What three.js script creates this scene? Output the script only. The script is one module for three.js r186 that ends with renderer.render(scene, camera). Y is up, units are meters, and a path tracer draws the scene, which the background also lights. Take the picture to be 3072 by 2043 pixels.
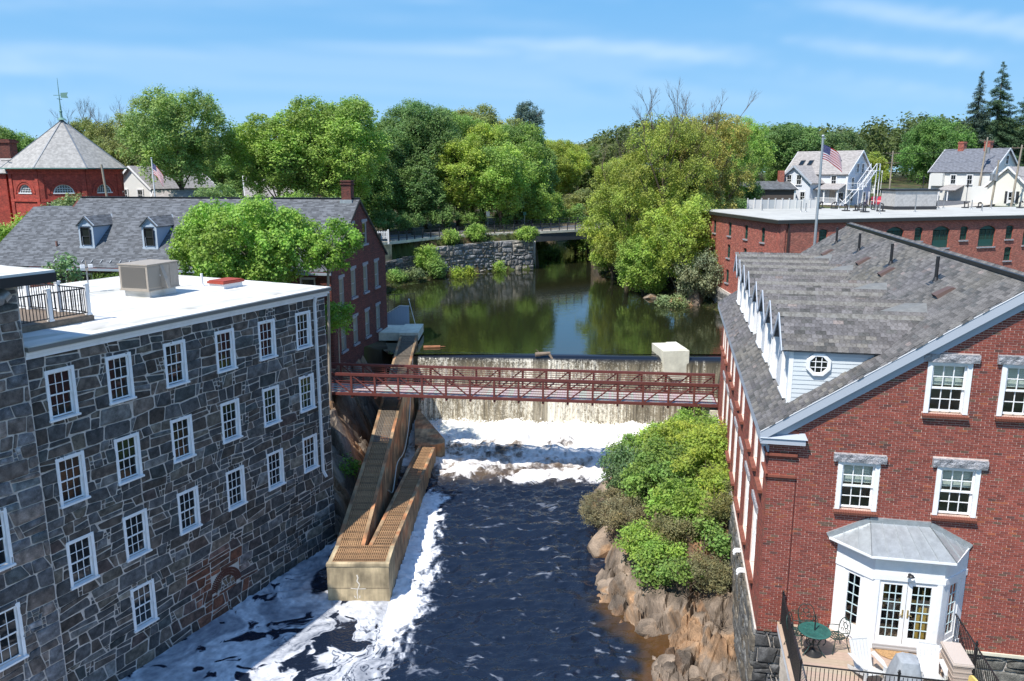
import * as THREE from 'three';
import { mergeGeometries, mergeVertices } from 'three/addons/utils/BufferGeometryUtils.js';

// ---------------------------------------------------------------- camera, sky, sun, exposure
const scene = new THREE.Scene();
const camera = new THREE.PerspectiveCamera(46.3, 1024 / 681, 0.5, 3000);
camera.position.set(0, 18.5, 0);
camera.rotation.set(-12.0 * Math.PI / 180, 0, 0);
const renderer = new THREE.WebGLRenderer({ antialias: true });
renderer.toneMapping = THREE.LinearToneMapping;
renderer.toneMappingExposure = 1.7;
renderer.shadowMap.enabled = true;

const SUN_AZ = 43 * Math.PI / 180, SUN_EL = 57 * Math.PI / 180;       // behind the viewer, to the left
const sunDir = new THREE.Vector3(-Math.sin(SUN_AZ) * Math.cos(SUN_EL), Math.sin(SUN_EL), Math.cos(SUN_AZ) * Math.cos(SUN_EL));
const sun = new THREE.DirectionalLight(new THREE.Color(1, 0.955, 0.88), 3.7);
sun.position.copy(sunDir).multiplyScalar(150).add(new THREE.Vector3(0, 0, -60));
sun.target.position.set(0, 0, -60);
sun.castShadow = true;
sun.shadow.mapSize.set(4096, 4096);
Object.assign(sun.shadow.camera, { left: -110, right: 110, top: 110, bottom: -110, near: 1, far: 420 });
scene.add(sun, sun.target);

// ---------------------------------------------------------------- small maths
function rngOf(seed) { let a = seed >>> 0; return () => { a |= 0; a = a + 0x6D2B79F5 | 0; let t = Math.imul(a ^ a >>> 15, 1 | a); t = t + Math.imul(t ^ t >>> 7, 61 | t) ^ t; return ((t ^ t >>> 14) >>> 0) / 4294967296; }; }
const PI = Math.PI, rad = d => d * PI / 180, lerp = (a, b, t) => a + (b - a) * t, clamp = (x, a = 0, b = 1) => x < a ? a : x > b ? b : x;
const smooth = (a, b, x) => { const t = clamp((x - a) / (b - a)); return t * t * (3 - 2 * t); };
function h2(h) { h = Math.imul(h ^ h >>> 13, 1274126177); h = Math.imul(h ^ h >>> 16, 2246822519); return ((h ^ h >>> 15) >>> 0) / 4294967296; }
function hash2(x, y, s = 0) { let h = Math.imul(x, 374761393) + Math.imul(y, 668265263) + Math.imul(s, 2147483647) | 0; h = Math.imul(h ^ h >>> 13, 1274126177); h = Math.imul(h ^ h >>> 16, 2246822519); return ((h ^ h >>> 15) >>> 0) / 4294967296; }
function vn(x, y, s = 0, px = 0, py = 0) {            // value noise 0..1, optional period
  const xi = Math.floor(x), yi = Math.floor(y), fx = x - xi, fy = y - yi;
  const u = fx * fx * (3 - 2 * fx), v = fy * fy * (3 - 2 * fy);
  let x0 = xi, x1 = xi + 1, y0 = yi, y1 = yi + 1;
  if (px) { x0 = ((x0 % px) + px) % px; x1 = x0 + 1 === px ? 0 : x0 + 1; } if (py) { y0 = ((y0 % py) + py) % py; y1 = y0 + 1 === py ? 0 : y0 + 1; }
  const q = Math.imul(s, 2147483647), ha = Math.imul(x0, 374761393) + q | 0, hb = Math.imul(x1, 374761393) + q | 0, hc = Math.imul(y0, 668265263), hd = Math.imul(y1, 668265263);
  const a = h2(ha + hc | 0), b = h2(hb + hc | 0), c = h2(ha + hd | 0), d = h2(hb + hd | 0), e = a + (b - a) * u;
  return e + (c + (d - c) * u - e) * v;
}
function fbm(x, y, o = 4, s = 0, px = 0, py = 0) { let a = 0, w = 0.5, t = 0; for (let i = 0; i < o; i++) { a += w * vn(x, y, s + i * 17, px, py); t += w; x *= 2; y *= 2; px *= 2; py *= 2; w *= 0.5; } return a / t; }
function vn3(x, y, z, s = 0) { const zi = Math.floor(z), f = z - zi, u = f * f * (3 - 2 * f); return lerp(vn(x, y, s + zi * 101), vn(x, y, s + (zi + 1) * 101), u); }

// sky: clear blue with thin cirrus; computed in directions, the same all round
{
  const W = 1024, Hh = 512, data = new Float32Array(W * Hh * 4);
  for (let j = 0; j < Hh; j++) for (let i = 0; i < W; i++) {
    const el = ((j + 0.5) / Hh - 0.5) * PI, az = (i + 0.5) / W * 2 * PI;
    const y = Math.max(0, Math.sin(el)), k = (j * W + i) * 4;
    const t = Math.pow(y, 0.55);
    let r = lerp(0.31, 0.055, clamp(t * 1.8)), g = lerp(0.50, 0.185, clamp(t * 1.5)), b = lerp(0.66, 0.46, clamp(t * 1.35));
    if (y > 0.005) {                                    // cirrus laid on a high flat layer, long thin streaks
      const q = 1 / (y + 0.12), X = Math.cos(az) * Math.cos(el) * q, Z = Math.sin(az) * Math.cos(el) * q;
      const warp = fbm(X * 0.35 + 3, Z * 0.35 + 9, 4, 5);
      const a = fbm(X * 0.7 + warp * 2.6, Z * 4.2 + warp * 2.6 + X * 0.9, 6, 11);
      const c = fbm(X * 0.3 + 21, Z * 0.3 + 4, 3, 31);
      const cov = clamp(smooth(0.42, 0.74, a) * smooth(0.26, 0.62, c)) * 0.62 * smooth(0.0, 0.10, y) + 0.16 * smooth(0.40, 0.72, fbm(X * 0.9 + 2 * warp, Z * 2.2 + X * 0.4, 5, 41)) * smooth(0.02, 0.12, y);
      r = lerp(r, 0.50, cov); g = lerp(g, 0.60, cov); b = lerp(b, 0.70, cov);
    }
    data[k] = r; data[k + 1] = g; data[k + 2] = b; data[k + 3] = 1;
  }
  const t = new THREE.DataTexture(data, W, Hh, THREE.RGBAFormat, THREE.FloatType);
  t.mapping = THREE.EquirectangularReflectionMapping; t.magFilter = t.minFilter = THREE.LinearFilter; t.needsUpdate = true;
  scene.background = t; scene.environment = t;
  scene.backgroundIntensity = 1; scene.environmentIntensity = 1;
}

// ---------------------------------------------------------------- builders
const used = new Set(), counts = {};
function numbered(n) { if (!used.has(n)) { used.add(n); return n; } let k = counts[n] || 0, m; do { k++; m = n + '_' + String(k).padStart(3, '0'); } while (used.has(m)); counts[n] = k; used.add(m); return m; }
function thing(name, label, category, pos = [0, 0, 0], turn = 0, group) {
  const o = new THREE.Group(); o.name = numbered(name); o.position.set(...pos); o.rotation.y = turn;
  o.userData = { label, category }; if (group) o.userData.group = group; scene.add(o); return o;
}
function mesh(name, geo, mat, parent, kind) {
  const m = new THREE.Mesh(geo, mat); m.name = parent ? name : numbered(name); m.castShadow = m.receiveShadow = true;
  if (kind) m.userData.kind = kind; (parent || scene).add(m); return m;
}
function tagged(name, label, category, geo, mat, group) { const m = mesh(name, geo, mat, null); m.userData = { label, category }; if (group) m.userData.group = group; return m; }
function struct(name, geo, mat, label, category) { const m = mesh(name, geo, mat, null, 'structure'); m.userData.label = label; m.userData.category = category; return m; }
function copy(o, pos, turn, label, group) { const c = o.clone(); c.name = numbered(o.name.replace(/_\d{3}$/, '')); c.position.set(...pos); if (turn !== undefined) c.rotation.y = turn; c.userData = { ...o.userData }; if (label) c.userData.label = label; if (group) c.userData.group = group; scene.add(c); return c; }
function instanced(name, geo, mat, mats, cols, parent, kind) {
  const m = new THREE.InstancedMesh(geo, mat, mats.length); m.name = name; m.castShadow = m.receiveShadow = true;
  mats.forEach((t, i) => { m.setMatrixAt(i, t); if (cols) m.setColorAt(i, cols[i]); });
  if (kind) m.userData.kind = kind; parent.add(m); return m;
}
// geometry in metres: every helper gives position, normal, uv
function bx(w, h, d, x = 0, y = 0, z = 0) {            // box by size and centre, uv in metres
  const g = new THREE.BoxGeometry(w, h, d), u = g.attributes.uv, s = [[d, h], [d, h], [w, d], [w, d], [w, h], [w, h]];
  for (let f = 0; f < 6; f++) for (let k = 0; k < 4; k++) u.setXY(f * 4 + k, u.getX(f * 4 + k) * s[f][0], u.getY(f * 4 + k) * s[f][1]);
  return g.translate(x, y, z);
}
const bb = (x0, x1, y0, y1, z0, z1) => bx(x1 - x0, y1 - y0, z1 - z0, (x0 + x1) / 2, (y0 + y1) / 2, (z0 + z1) / 2);
function bar(a, b, w, h = w, roll = 0) {                 // straight bar of section w x h between two points
  const A = new THREE.Vector3(...a), B = new THREE.Vector3(...b), d = B.clone().sub(A), L = d.length();
  const g = bx(w, h, L); if (roll) g.rotateZ(roll);
  const m = new THREE.Matrix4().lookAt(B, A, Math.abs(d.y) / L > 0.999 ? new THREE.Vector3(0, 0, 1) : new THREE.Vector3(0, 1, 0));
  return g.applyMatrix4(m).translate((a[0] + b[0]) / 2, (a[1] + b[1]) / 2, (a[2] + b[2]) / 2);
}
function rod(a, b, r0, r1 = r0, n = 8) {
  const A = new THREE.Vector3(...a), B = new THREE.Vector3(...b), d = B.clone().sub(A), L = d.length();
  const g = new THREE.CylinderGeometry(r1, r0, L, n); g.applyQuaternion(new THREE.Quaternion().setFromUnitVectors(new THREE.Vector3(0, 1, 0), d.normalize()));
  return g.translate((a[0] + b[0]) / 2, (a[1] + b[1]) / 2, (a[2] + b[2]) / 2);
}
function tube(pts, r, seg = 40, n = 6, closed = false) { return new THREE.TubeGeometry(new THREE.CatmullRomCurve3(pts.map(p => new THREE.Vector3(...p)), closed), seg, r, n, closed); }
function merge(list) { const l = list.filter(Boolean).map(g => { const q = g.index ? g.toNonIndexed() : g; for (const k of Object.keys(q.attributes)) if (!['position', 'normal', 'uv'].includes(k)) q.deleteAttribute(k); return q; }); return mergeGeometries(l, false); }
function poly(pts, holes, depth, z0 = 0) {              // flat outline in x,y with holes, extruded to +z from z0
  const s = new THREE.Shape(pts.map(p => new THREE.Vector2(...p)));
  for (const h of holes || []) s.holes.push(new THREE.Path(h.map(p => new THREE.Vector2(...p))));
  return new THREE.ExtrudeGeometry(s, { depth, bevelEnabled: false, curveSegments: 10 }).translate(0, 0, z0);
}
const rect = (x0, x1, y0, y1) => [[x0, y0], [x1, y0], [x1, y1], [x0, y1]];
function facet(tris) {                                   // list of triangles / quads of points -> flat shaded geometry, uv by dominant plane
  const P = []; for (const f of tris) for (let k = 1; k + 1 < f.length; k++) P.push(f[0], f[k], f[k + 1]);
  const pos = new Float32Array(P.length * 3); P.forEach((p, i) => pos.set(p, i * 3));
  const g = new THREE.BufferGeometry(); g.setAttribute('position', new THREE.BufferAttribute(pos, 3)); g.computeVertexNormals();
  return planarUV(g);
}
function planarUV(g) {
  const p = g.attributes.position, n = g.attributes.normal, uv = new Float32Array(p.count * 2);
  for (let i = 0; i < p.count; i++) {
    const ax = Math.abs(n.getX(i)), ay = Math.abs(n.getY(i)), az = Math.abs(n.getZ(i));
    const x = p.getX(i), y = p.getY(i), z = p.getZ(i);
    if (ay >= ax && ay >= az) { uv[i * 2] = x; uv[i * 2 + 1] = z; } else if (ax > az) { uv[i * 2] = z; uv[i * 2 + 1] = y; } else { uv[i * 2] = x; uv[i * 2 + 1] = y; }
  }
  g.setAttribute('uv', new THREE.BufferAttribute(uv, 2)); return g;
}
function slab(pts, t) {                                  // quad/poly of 3d points (outer face, counter-clockwise from outside) with thickness t inwards; uv laid along its first edge in metres
  const v = pts.map(p => new THREE.Vector3(...p)), n = new THREE.Vector3().crossVectors(v[1].clone().sub(v[0]), v[2].clone().sub(v[0])).normalize();
  const ex = v[1].clone().sub(v[0]).normalize(), ey = new THREE.Vector3().crossVectors(n, ex);
  const s = new THREE.Shape(v.map(p => { const d = p.clone().sub(v[0]); return new THREE.Vector2(d.dot(ex), d.dot(ey)); }));
  const g = new THREE.ExtrudeGeometry(s, { depth: t, bevelEnabled: false }).translate(0, 0, -t);
  return g.applyMatrix4(new THREE.Matrix4().makeBasis(ex, ey, n)).translate(v[0].x, v[0].y, v[0].z);
}

// ---------------------------------------------------------------- textures and materials
function tex(w, h, f, srgb = true, sx = 1, sy = 1) {     // f(u,v) -> [r,g,b] 0..1 or a number; one tile covers sx by sy metres
  const d = new Uint8Array(w * h * 4);
  for (let j = 0; j < h; j++) for (let i = 0; i < w; i++) { const c = f((i + 0.5) / w, (j + 0.5) / h), k = (j * w + i) * 4; if (c.length) { d[k] = clamp(c[0]) * 255; d[k + 1] = clamp(c[1]) * 255; d[k + 2] = clamp(c[2]) * 255; } else d[k] = d[k + 1] = d[k + 2] = clamp(c) * 255; d[k + 3] = 255; }
  const t = new THREE.DataTexture(d, w, h, THREE.RGBAFormat); t.wrapS = t.wrapT = THREE.RepeatWrapping; t.magFilter = THREE.LinearFilter; t.minFilter = THREE.LinearMipmapLinearFilter; t.generateMipmaps = true;
  if (srgb) t.colorSpace = THREE.SRGBColorSpace; t.repeat.set(1 / sx, 1 / sy); t.needsUpdate = true; return t;
}
const rgb = (r, g, b) => new THREE.Color().setRGB(r, g, b);
const std = (o) => new THREE.MeshStandardMaterial(o);
const mottled = (size, base, amp, sc = 8, s = 1) => tex(256, 256, (u, v) => { const n = fbm(u * sc, v * sc, 5, s, sc, sc) - 0.5, m = fbm(u * sc * 4, v * sc * 4, 3, s + 50, sc * 4, sc * 4) - 0.5; return base.map(c => c * (1 + amp * (n * 1.6 + m * 0.8))); }, true, size, size);
const grainBump = tex(256, 256, (u, v) => fbm(u * 32, v * 32, 4, 7, 32, 32), false, 0.5, 0.5);
const M = {};
M.white = std({ color: rgb(0.74, 0.74, 0.74), roughness: 0.5 });
M.trimWhite = std({ map: mottled(3, [0.92, 0.92, 0.92], 0.06), roughness: 0.55 });
M.trimGrey = std({ color: rgb(0.42, 0.46, 0.52), roughness: 0.55 });
M.glass = new THREE.MeshPhysicalMaterial({ color: rgb(0.012, 0.016, 0.018), roughness: 0.04, metalness: 0, ior: 1.6 });
M.pane = new THREE.MeshPhysicalMaterial({ color: rgb(0.95, 0.97, 0.96), roughness: 0.02, transmission: 1, thickness: 0, ior: 1.5 });
M.room = std({ color: rgb(0.42, 0.40, 0.36), roughness: 0.9 });
M.blind = std({ color: rgb(0.55, 0.6, 0.55), roughness: 0.7 });
M.black = std({ color: rgb(0.018, 0.018, 0.02), roughness: 0.45 });
M.darkMetal = std({ color: rgb(0.03, 0.03, 0.034), roughness: 0.5 });
M.greyMetal = std({ color: rgb(0.3, 0.31, 0.32), roughness: 0.45, metalness: 0.5 });
M.galv = std({ map: mottled(1.2, [0.66, 0.68, 0.69], 0.12), roughness: 0.42, metalness: 0.45 });
M.hvac = std({ map: mottled(2, [0.62, 0.58, 0.53], 0.07), roughness: 0.6 });
M.hvacDark = std({ color: rgb(0.2, 0.18, 0.155), roughness: 0.7 });
M.mortar = std({ map: mottled(2, [0.86, 0.76, 0.70], 0.14), roughness: 0.95 });
M.mortarGrey = std({ map: mottled(2, [0.77, 0.735, 0.70], 0.18), roughness: 0.95, bumpMap: grainBump, bumpScale: 0.01 });
M.rubber = std({ map: tex(512, 512, (u, v) => { const n = fbm(u * 5, v * 5, 5, 4, 5, 5), s = smooth(0.52, 0.74, fbm(u * 3, v * 14, 5, 14, 3, 14)), p = smooth(0.60, 0.66, fbm(u * 6, v * 6, 4, 24, 6, 6)), t = 0.84 + 0.08 * (n - 0.5) - 0.12 * s - 0.08 * p; return [t, t * 0.985, t * (0.955 - 0.02 * s)]; }, true, 9, 9), roughness: 0.8 });
M.granite = std({ map: tex(256, 256, (u, v) => { const n = fbm(u * 24, v * 24, 4, 3, 24, 24), s = vn(u * 120, v * 120, 9, 120, 120); const c = 0.46 + 0.34 * n + 0.14 * (s - 0.5); return [c, c, c * 1.03]; }, true, 1.2, 1.2), roughness: 0.9, bumpMap: grainBump, bumpScale: 0.03 });
const stoneGrain = tex(512, 512, (u, v) => { const n = fbm(u * 10, v * 10, 6, 21, 10, 10), s = vn(u * 160, v * 160, 4, 160, 160); const c = 0.62 + 0.62 * (n - 0.35) + 0.20 * (s - 0.5); return [c, c, c]; }, true, 1.6, 1.6);
M.brickSolid = std({ map: tex(128, 128, (u, v) => { const n = fbm(u * 8, v * 8, 4, 2, 8, 8); const c = 0.86 + 0.26 * (n - 0.5); return [c, c, c]; }, true, 0.4, 0.4), roughness: 0.9 });
function brickTex(cols, mort, seed) {                    // 8 x 24 bricks, tile 1.706 x 1.625 m, for walls too far to tell bricks apart
  const NX = 8, NY = 24;
  const cell = (u, v) => { const row = Math.floor(v * NY), x = u * NX + (row % 2) * 0.5, col = Math.floor(x), fx = x - col, fy = v * NY - row; const inn = fx > 0.05 && fx < 0.95 && fy > 0.15 && fy < 0.85; return [((col % NX) + NX) % NX, row, inn]; };
  const map = tex(512, 1024, (u, v) => { const [c, r, i] = cell(u, v), n = fbm(u * 24, v * 24, 3, seed, 24, 24) - 0.5, big = fbm(u * 4, v * 4, 3, seed + 5, 4, 4) - 0.5; if (!i) return mort.map(k => k * (1 + 0.25 * n)); const h = hash2(c, r, seed), col = cols[Math.floor(h * cols.length)]; const t = 1 + 0.22 * (hash2(c, r, seed + 3) - 0.5) + 0.25 * n + 0.25 * big; return col.map(k => k * t); }, true, 1.706, 1.625);
  const bump = tex(512, 1024, (u, v) => cell(u, v)[2] ? 0.8 + 0.2 * vn(u * 60, v * 120, 3, 60, 120) : 0.2, false, 1.706, 1.625);
  return std({ map, bumpMap: bump, bumpScale: 0.008, roughness: 0.92 });
}
M.brickMill = brickTex([[0.66, 0.31, 0.25], [0.62, 0.27, 0.22], [0.69, 0.36, 0.29], [0.57, 0.25, 0.21], [0.72, 0.40, 0.33], [0.52, 0.24, 0.21]], [0.66, 0.50, 0.44], 3);
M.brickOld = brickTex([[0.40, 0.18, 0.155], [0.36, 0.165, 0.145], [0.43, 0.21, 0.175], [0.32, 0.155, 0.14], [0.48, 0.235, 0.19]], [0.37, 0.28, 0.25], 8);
M.brickRed = brickTex([[0.66, 0.26, 0.21], [0.62, 0.24, 0.20], [0.69, 0.29, 0.23]], [0.60, 0.30, 0.26], 14);
function shingleTex(base, amp, seed, tabs = 8, rows = 14) {
  return tex(512, 512, (u, v) => { const row = Math.floor(v * rows), off = hash2(row, 3, seed), x = u * tabs + off, c = Math.floor(x), h = hash2(((c % tabs) + tabs) % tabs, row, seed), n = fbm(u * 40, v * 40, 3, seed, 40, 40) - 0.5; const t = 1 + amp * (h - 0.5) + 0.22 * n; return base.map(k => k * t); }, true, tabs * 0.3, rows * 0.143);
}
M.shingleFar = std({ map: shingleTex([0.36, 0.37, 0.385], 0.42, 4), roughness: 0.95, bumpMap: tex(64, 512, (u, v) => 1 - ((v * 14) % 1), false, 2.4, 2.0), bumpScale: 0.012 });
M.shingleHouse = std({ map: shingleTex([0.60, 0.58, 0.57], 0.2, 9), roughness: 0.95 });
M.shingleWarm = std({ map: mottled(1, [0.94, 0.93, 0.91], 0.35, 16, 3), roughness: 0.95 });
M.slate = std({ map: tex(256, 512, (u, v) => { const rows = 24, row = Math.floor(v * rows), x = u * 10 + (row % 2) * 0.5, h = hash2(((Math.floor(x) % 10) + 10) % 10, row, 8), n = fbm(u * 20, v * 20, 3, 2, 20, 20) - 0.5; const t = 0.60 * (1 + 0.16 * (h - 0.5) + 0.14 * n); return [t * 1.02, t, t * 0.97]; }, true, 2.5, 4.8), roughness: 0.75, bumpMap: tex(64, 512, (u, v) => 1 - ((v * 24) % 1), false, 2.5, 4.8), bumpScale: 0.015 });
M.lapFar = (c) => std({ color: c, roughness: 0.6, bumpMap: lapBump, bumpScale: 0.02 });
const lapBump = tex(16, 256, (u, v) => 1 - ((v * 8) % 1), false, 1, 1.04);
M.concrete = std({ map: tex(512, 512, (u, v) => { const n = fbm(u * 6, v * 6, 6, 31, 6, 6), s = fbm(u * 30, v * 6, 4, 77, 30, 6); const c = 0.66 + 0.5 * (n - 0.5) + 0.25 * (s - 0.5); return [c, c * 0.90, c * 0.72]; }, true, 4, 4), roughness: 0.92, bumpMap: grainBump, bumpScale: 0.006 });
M.concreteRust = std({ map: tex(512, 512, (u, v) => { const n = fbm(u * 6, v * 6, 6, 41, 6, 6), s = fbm(u * 26, v * 5, 4, 87, 26, 5); const c = 0.56 + 0.55 * (n - 0.5) + 0.3 * (s - 0.5), q = smooth(0.42, 0.62, fbm(u * 4, v * 4, 4, 12, 4, 4)); return [c * lerp(1.05, 1.10, q), c * lerp(0.87, 0.76, q), c * lerp(0.66, 0.52, q)]; }, true, 4, 4), roughness: 0.9, bumpMap: grainBump, bumpScale: 0.006 });
M.concretePale = std({ map: mottled(3, [0.84, 0.82, 0.74], 0.12, 6, 6), roughness: 0.9 });
M.rustSteel = std({ map: mottled(1.7, [0.61, 0.48, 0.35], 0.36, 10, 9), roughness: 0.8, metalness: 0.2 });
M.bridgeRed = std({ map: mottled(2, [0.41, 0.225, 0.205], 0.14, 8, 5), roughness: 0.5 });
M.deckGrey = std({ map: mottled(2, [0.70, 0.68, 0.66], 0.14, 8, 3), roughness: 0.85 });
M.deckTan = std({ map: mottled(1.4, [0.70, 0.62, 0.55], 0.08, 6, 4), roughness: 0.7 });
M.asphalt = std({ map: mottled(6, [0.36, 0.36, 0.37], 0.2, 8, 4), roughness: 0.95 });
M.pavement = std({ map: mottled(4, [0.74, 0.71, 0.66], 0.1, 8, 4), roughness: 0.95 });
M.wood = std({ map: mottled(2, [0.50, 0.44, 0.38], 0.25, 8, 2), roughness: 0.9 });
M.copperGreen = std({ color: rgb(0.14, 0.27, 0.23), roughness: 0.6 });
M.rustGrey = std({ map: mottled(1, [0.46, 0.42, 0.37], 0.22, 10, 9), roughness: 0.8, metalness: 0.2 });
M.chairWhite = std({ color: rgb(0.60, 0.60, 0.59), roughness: 0.5 });
// ---------------------------------------------------------------- windows
const gcache = new Map();
const cached = (key, f) => { if (!gcache.has(key)) gcache.set(key, f()); return gcache.get(key); };
// double-hung window; origin at the bottom centre of the opening, in the plane of the wall, facing +z
function addWindow(parent, pos, turn, w, h, o = {}) {
  const { cols = 3, rows = 2, casing = 0.09, proud = 0.04, deep = 0.16, rail = 0.05, muntin = 0.022, mat = M.white, glass = M.glass, sill = 0.05, sillMat = mat, head = 0, headMat = mat, panes = true, blind = 0, room = false, name = 'window', sillH = 0.07 } = o;
  const key = ['win', w, h, cols, rows, casing, proud, deep, rail, muntin, head].join();
  const G = cached(key, () => {
    const f = [], c = casing, W = w / 2, mid = h * 0.5;
    f.push(bb(-W - c, -W, -c * 0.3, h + c, -deep, proud), bb(W, W + c, -c * 0.3, h + c, -deep, proud), bb(-W, W, h, h + c, -deep, proud));
    const panes = [];
    for (const [y0, y1, z] of [[mid - rail / 2, h, -0.055], [0, mid + rail / 2, -0.10]]) {
      f.push(bb(-W, -W + rail, y0, y1, z - 0.02, z + 0.02), bb(W - rail, W, y0, y1, z - 0.02, z + 0.02), bb(-W + rail, W - rail, y0, y0 + rail, z - 0.02, z + 0.02), bb(-W + rail, W - rail, y1 - rail, y1, z - 0.02, z + 0.02));
      const px0 = -W + rail, px1 = W - rail, py0 = y0 + rail, py1 = y1 - rail;
      for (let i = 1; i < cols; i++) { const x = lerp(px0, px1, i / cols); f.push(bb(x - muntin / 2, x + muntin / 2, py0, py1, z - 0.016, z + 0.014)); }
      for (let j = 1; j < rows; j++) { const y = lerp(py0, py1, j / rows); f.push(bb(px0, px1, y - muntin / 2, y + muntin / 2, z - 0.015, z + 0.013)); }
      for (let i = 0; i < cols; i++) for (let j = 0; j < rows; j++) panes.push([lerp(px0, px1, (i + 0.5) / cols), lerp(py0, py1, (j + 0.5) / rows), z - 0.006, (px1 - px0) / cols, (py1 - py0) / rows]);
    }
    return { frame: merge(f), panes };
  });
  const win = mesh(name, G.frame, mat, parent); win.position.set(...pos); win.rotation.y = turn;
  const rg = rngOf(Math.floor((pos[0] * 91 + pos[1] * 37 + pos[2] * 53) * 100));
  for (const [x, y, z, pw, ph] of G.panes) {
    const p = mesh('pane', cached(['pane', pw.toFixed(3), ph.toFixed(3)].join(), () => bx(pw, ph, 0.006)), glass, win);
    p.position.set(x, y, z); p.rotation.set((rg() - 0.5) * 0.012, (rg() - 0.5) * 0.012, 0);
  }
  if (sill) { const s = mesh('sill', cached(['sill', w, casing, sill, sillH].join(), () => bb(-w / 2 - casing - 0.03, w / 2 + casing + 0.03, -casing * 0.3 - sillH, -casing * 0.3, -0.1, proud + sill)), sillMat, win); }
  if (blind) {
    const bl = mesh('blind', cached(['blind', w, h, blind].join(), () => { const l = []; const y0 = h * (1 - blind); for (let y = y0; y < h - 0.04; y += 0.05) l.push(bx(w - 0.06, 0.044, 0.006, 0, y + 0.02, 0).rotateX(0).translate(0, 0, 0)); return merge(l); }), M.blind, win); bl.position.z = -0.17;
  }
  if (room) mesh('interior', cached(['room', w, h].join(), () => { const l = [bb(-w / 2 - 0.2, w / 2 + 0.2, -0.2, h + 0.2, -1.55, -1.5), bb(-w / 2 - 0.25, -w / 2 - 0.2, -0.2, h + 0.2, -1.5, -0.18), bb(w / 2 + 0.2, w / 2 + 0.25, -0.2, h + 0.2, -1.5, -0.18), bb(-w / 2 - 0.2, w / 2 + 0.2, -0.25, -0.2, -1.5, -0.18), bb(-w / 2 - 0.2, w / 2 + 0.2, h + 0.2, h + 0.25, -1.5, -0.18)]; return merge(l); }), M.room, win);
  return win;
}

// ---------------------------------------------------------------- rubble masonry
function clipHalf(p, a, b, c) {                          // keep a*x+b*y<=c
  const o = []; for (let i = 0; i < p.length; i++) { const P = p[i], Q = p[(i + 1) % p.length], d = a * P[0] + b * P[1] - c, e = a * Q[0] + b * Q[1] - c; if (d <= 0) o.push(P); if (d * e < 0) { const t = d / (d - e); o.push([lerp(P[0], Q[0], t), lerp(P[1], Q[1], t)]); } } return o;
}
const area = p => { let s = 0; for (let i = 0; i < p.length; i++) { const q = p[(i + 1) % p.length]; s += p[i][0] * q[1] - q[0] * p[i][1]; } return s / 2; };
function inset(p, g) {
  const n = p.length, L = []; for (let i = 0; i < n; i++) { const A = p[i], B = p[(i + 1) % n], dx = B[0] - A[0], dy = B[1] - A[1], l = Math.hypot(dx, dy) || 1e-6; L.push([dy / l, -dx / l, (dy * A[0] - dx * A[1]) / l - g]); }
  let q = p; for (const [a, b, c] of L) { q = clipHalf(q, a, b, c); if (q.length < 3) return []; } return q;
}
function cutCorners(p, f) { const o = []; for (let i = 0; i < p.length; i++) { const A = p[(i + p.length - 1) % p.length], B = p[i], C = p[(i + 1) % p.length]; o.push([lerp(B[0], A[0], f), lerp(B[1], A[1], f)], [lerp(B[0], C[0], f), lerp(B[1], C[1], f)]); } return o; }
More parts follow.
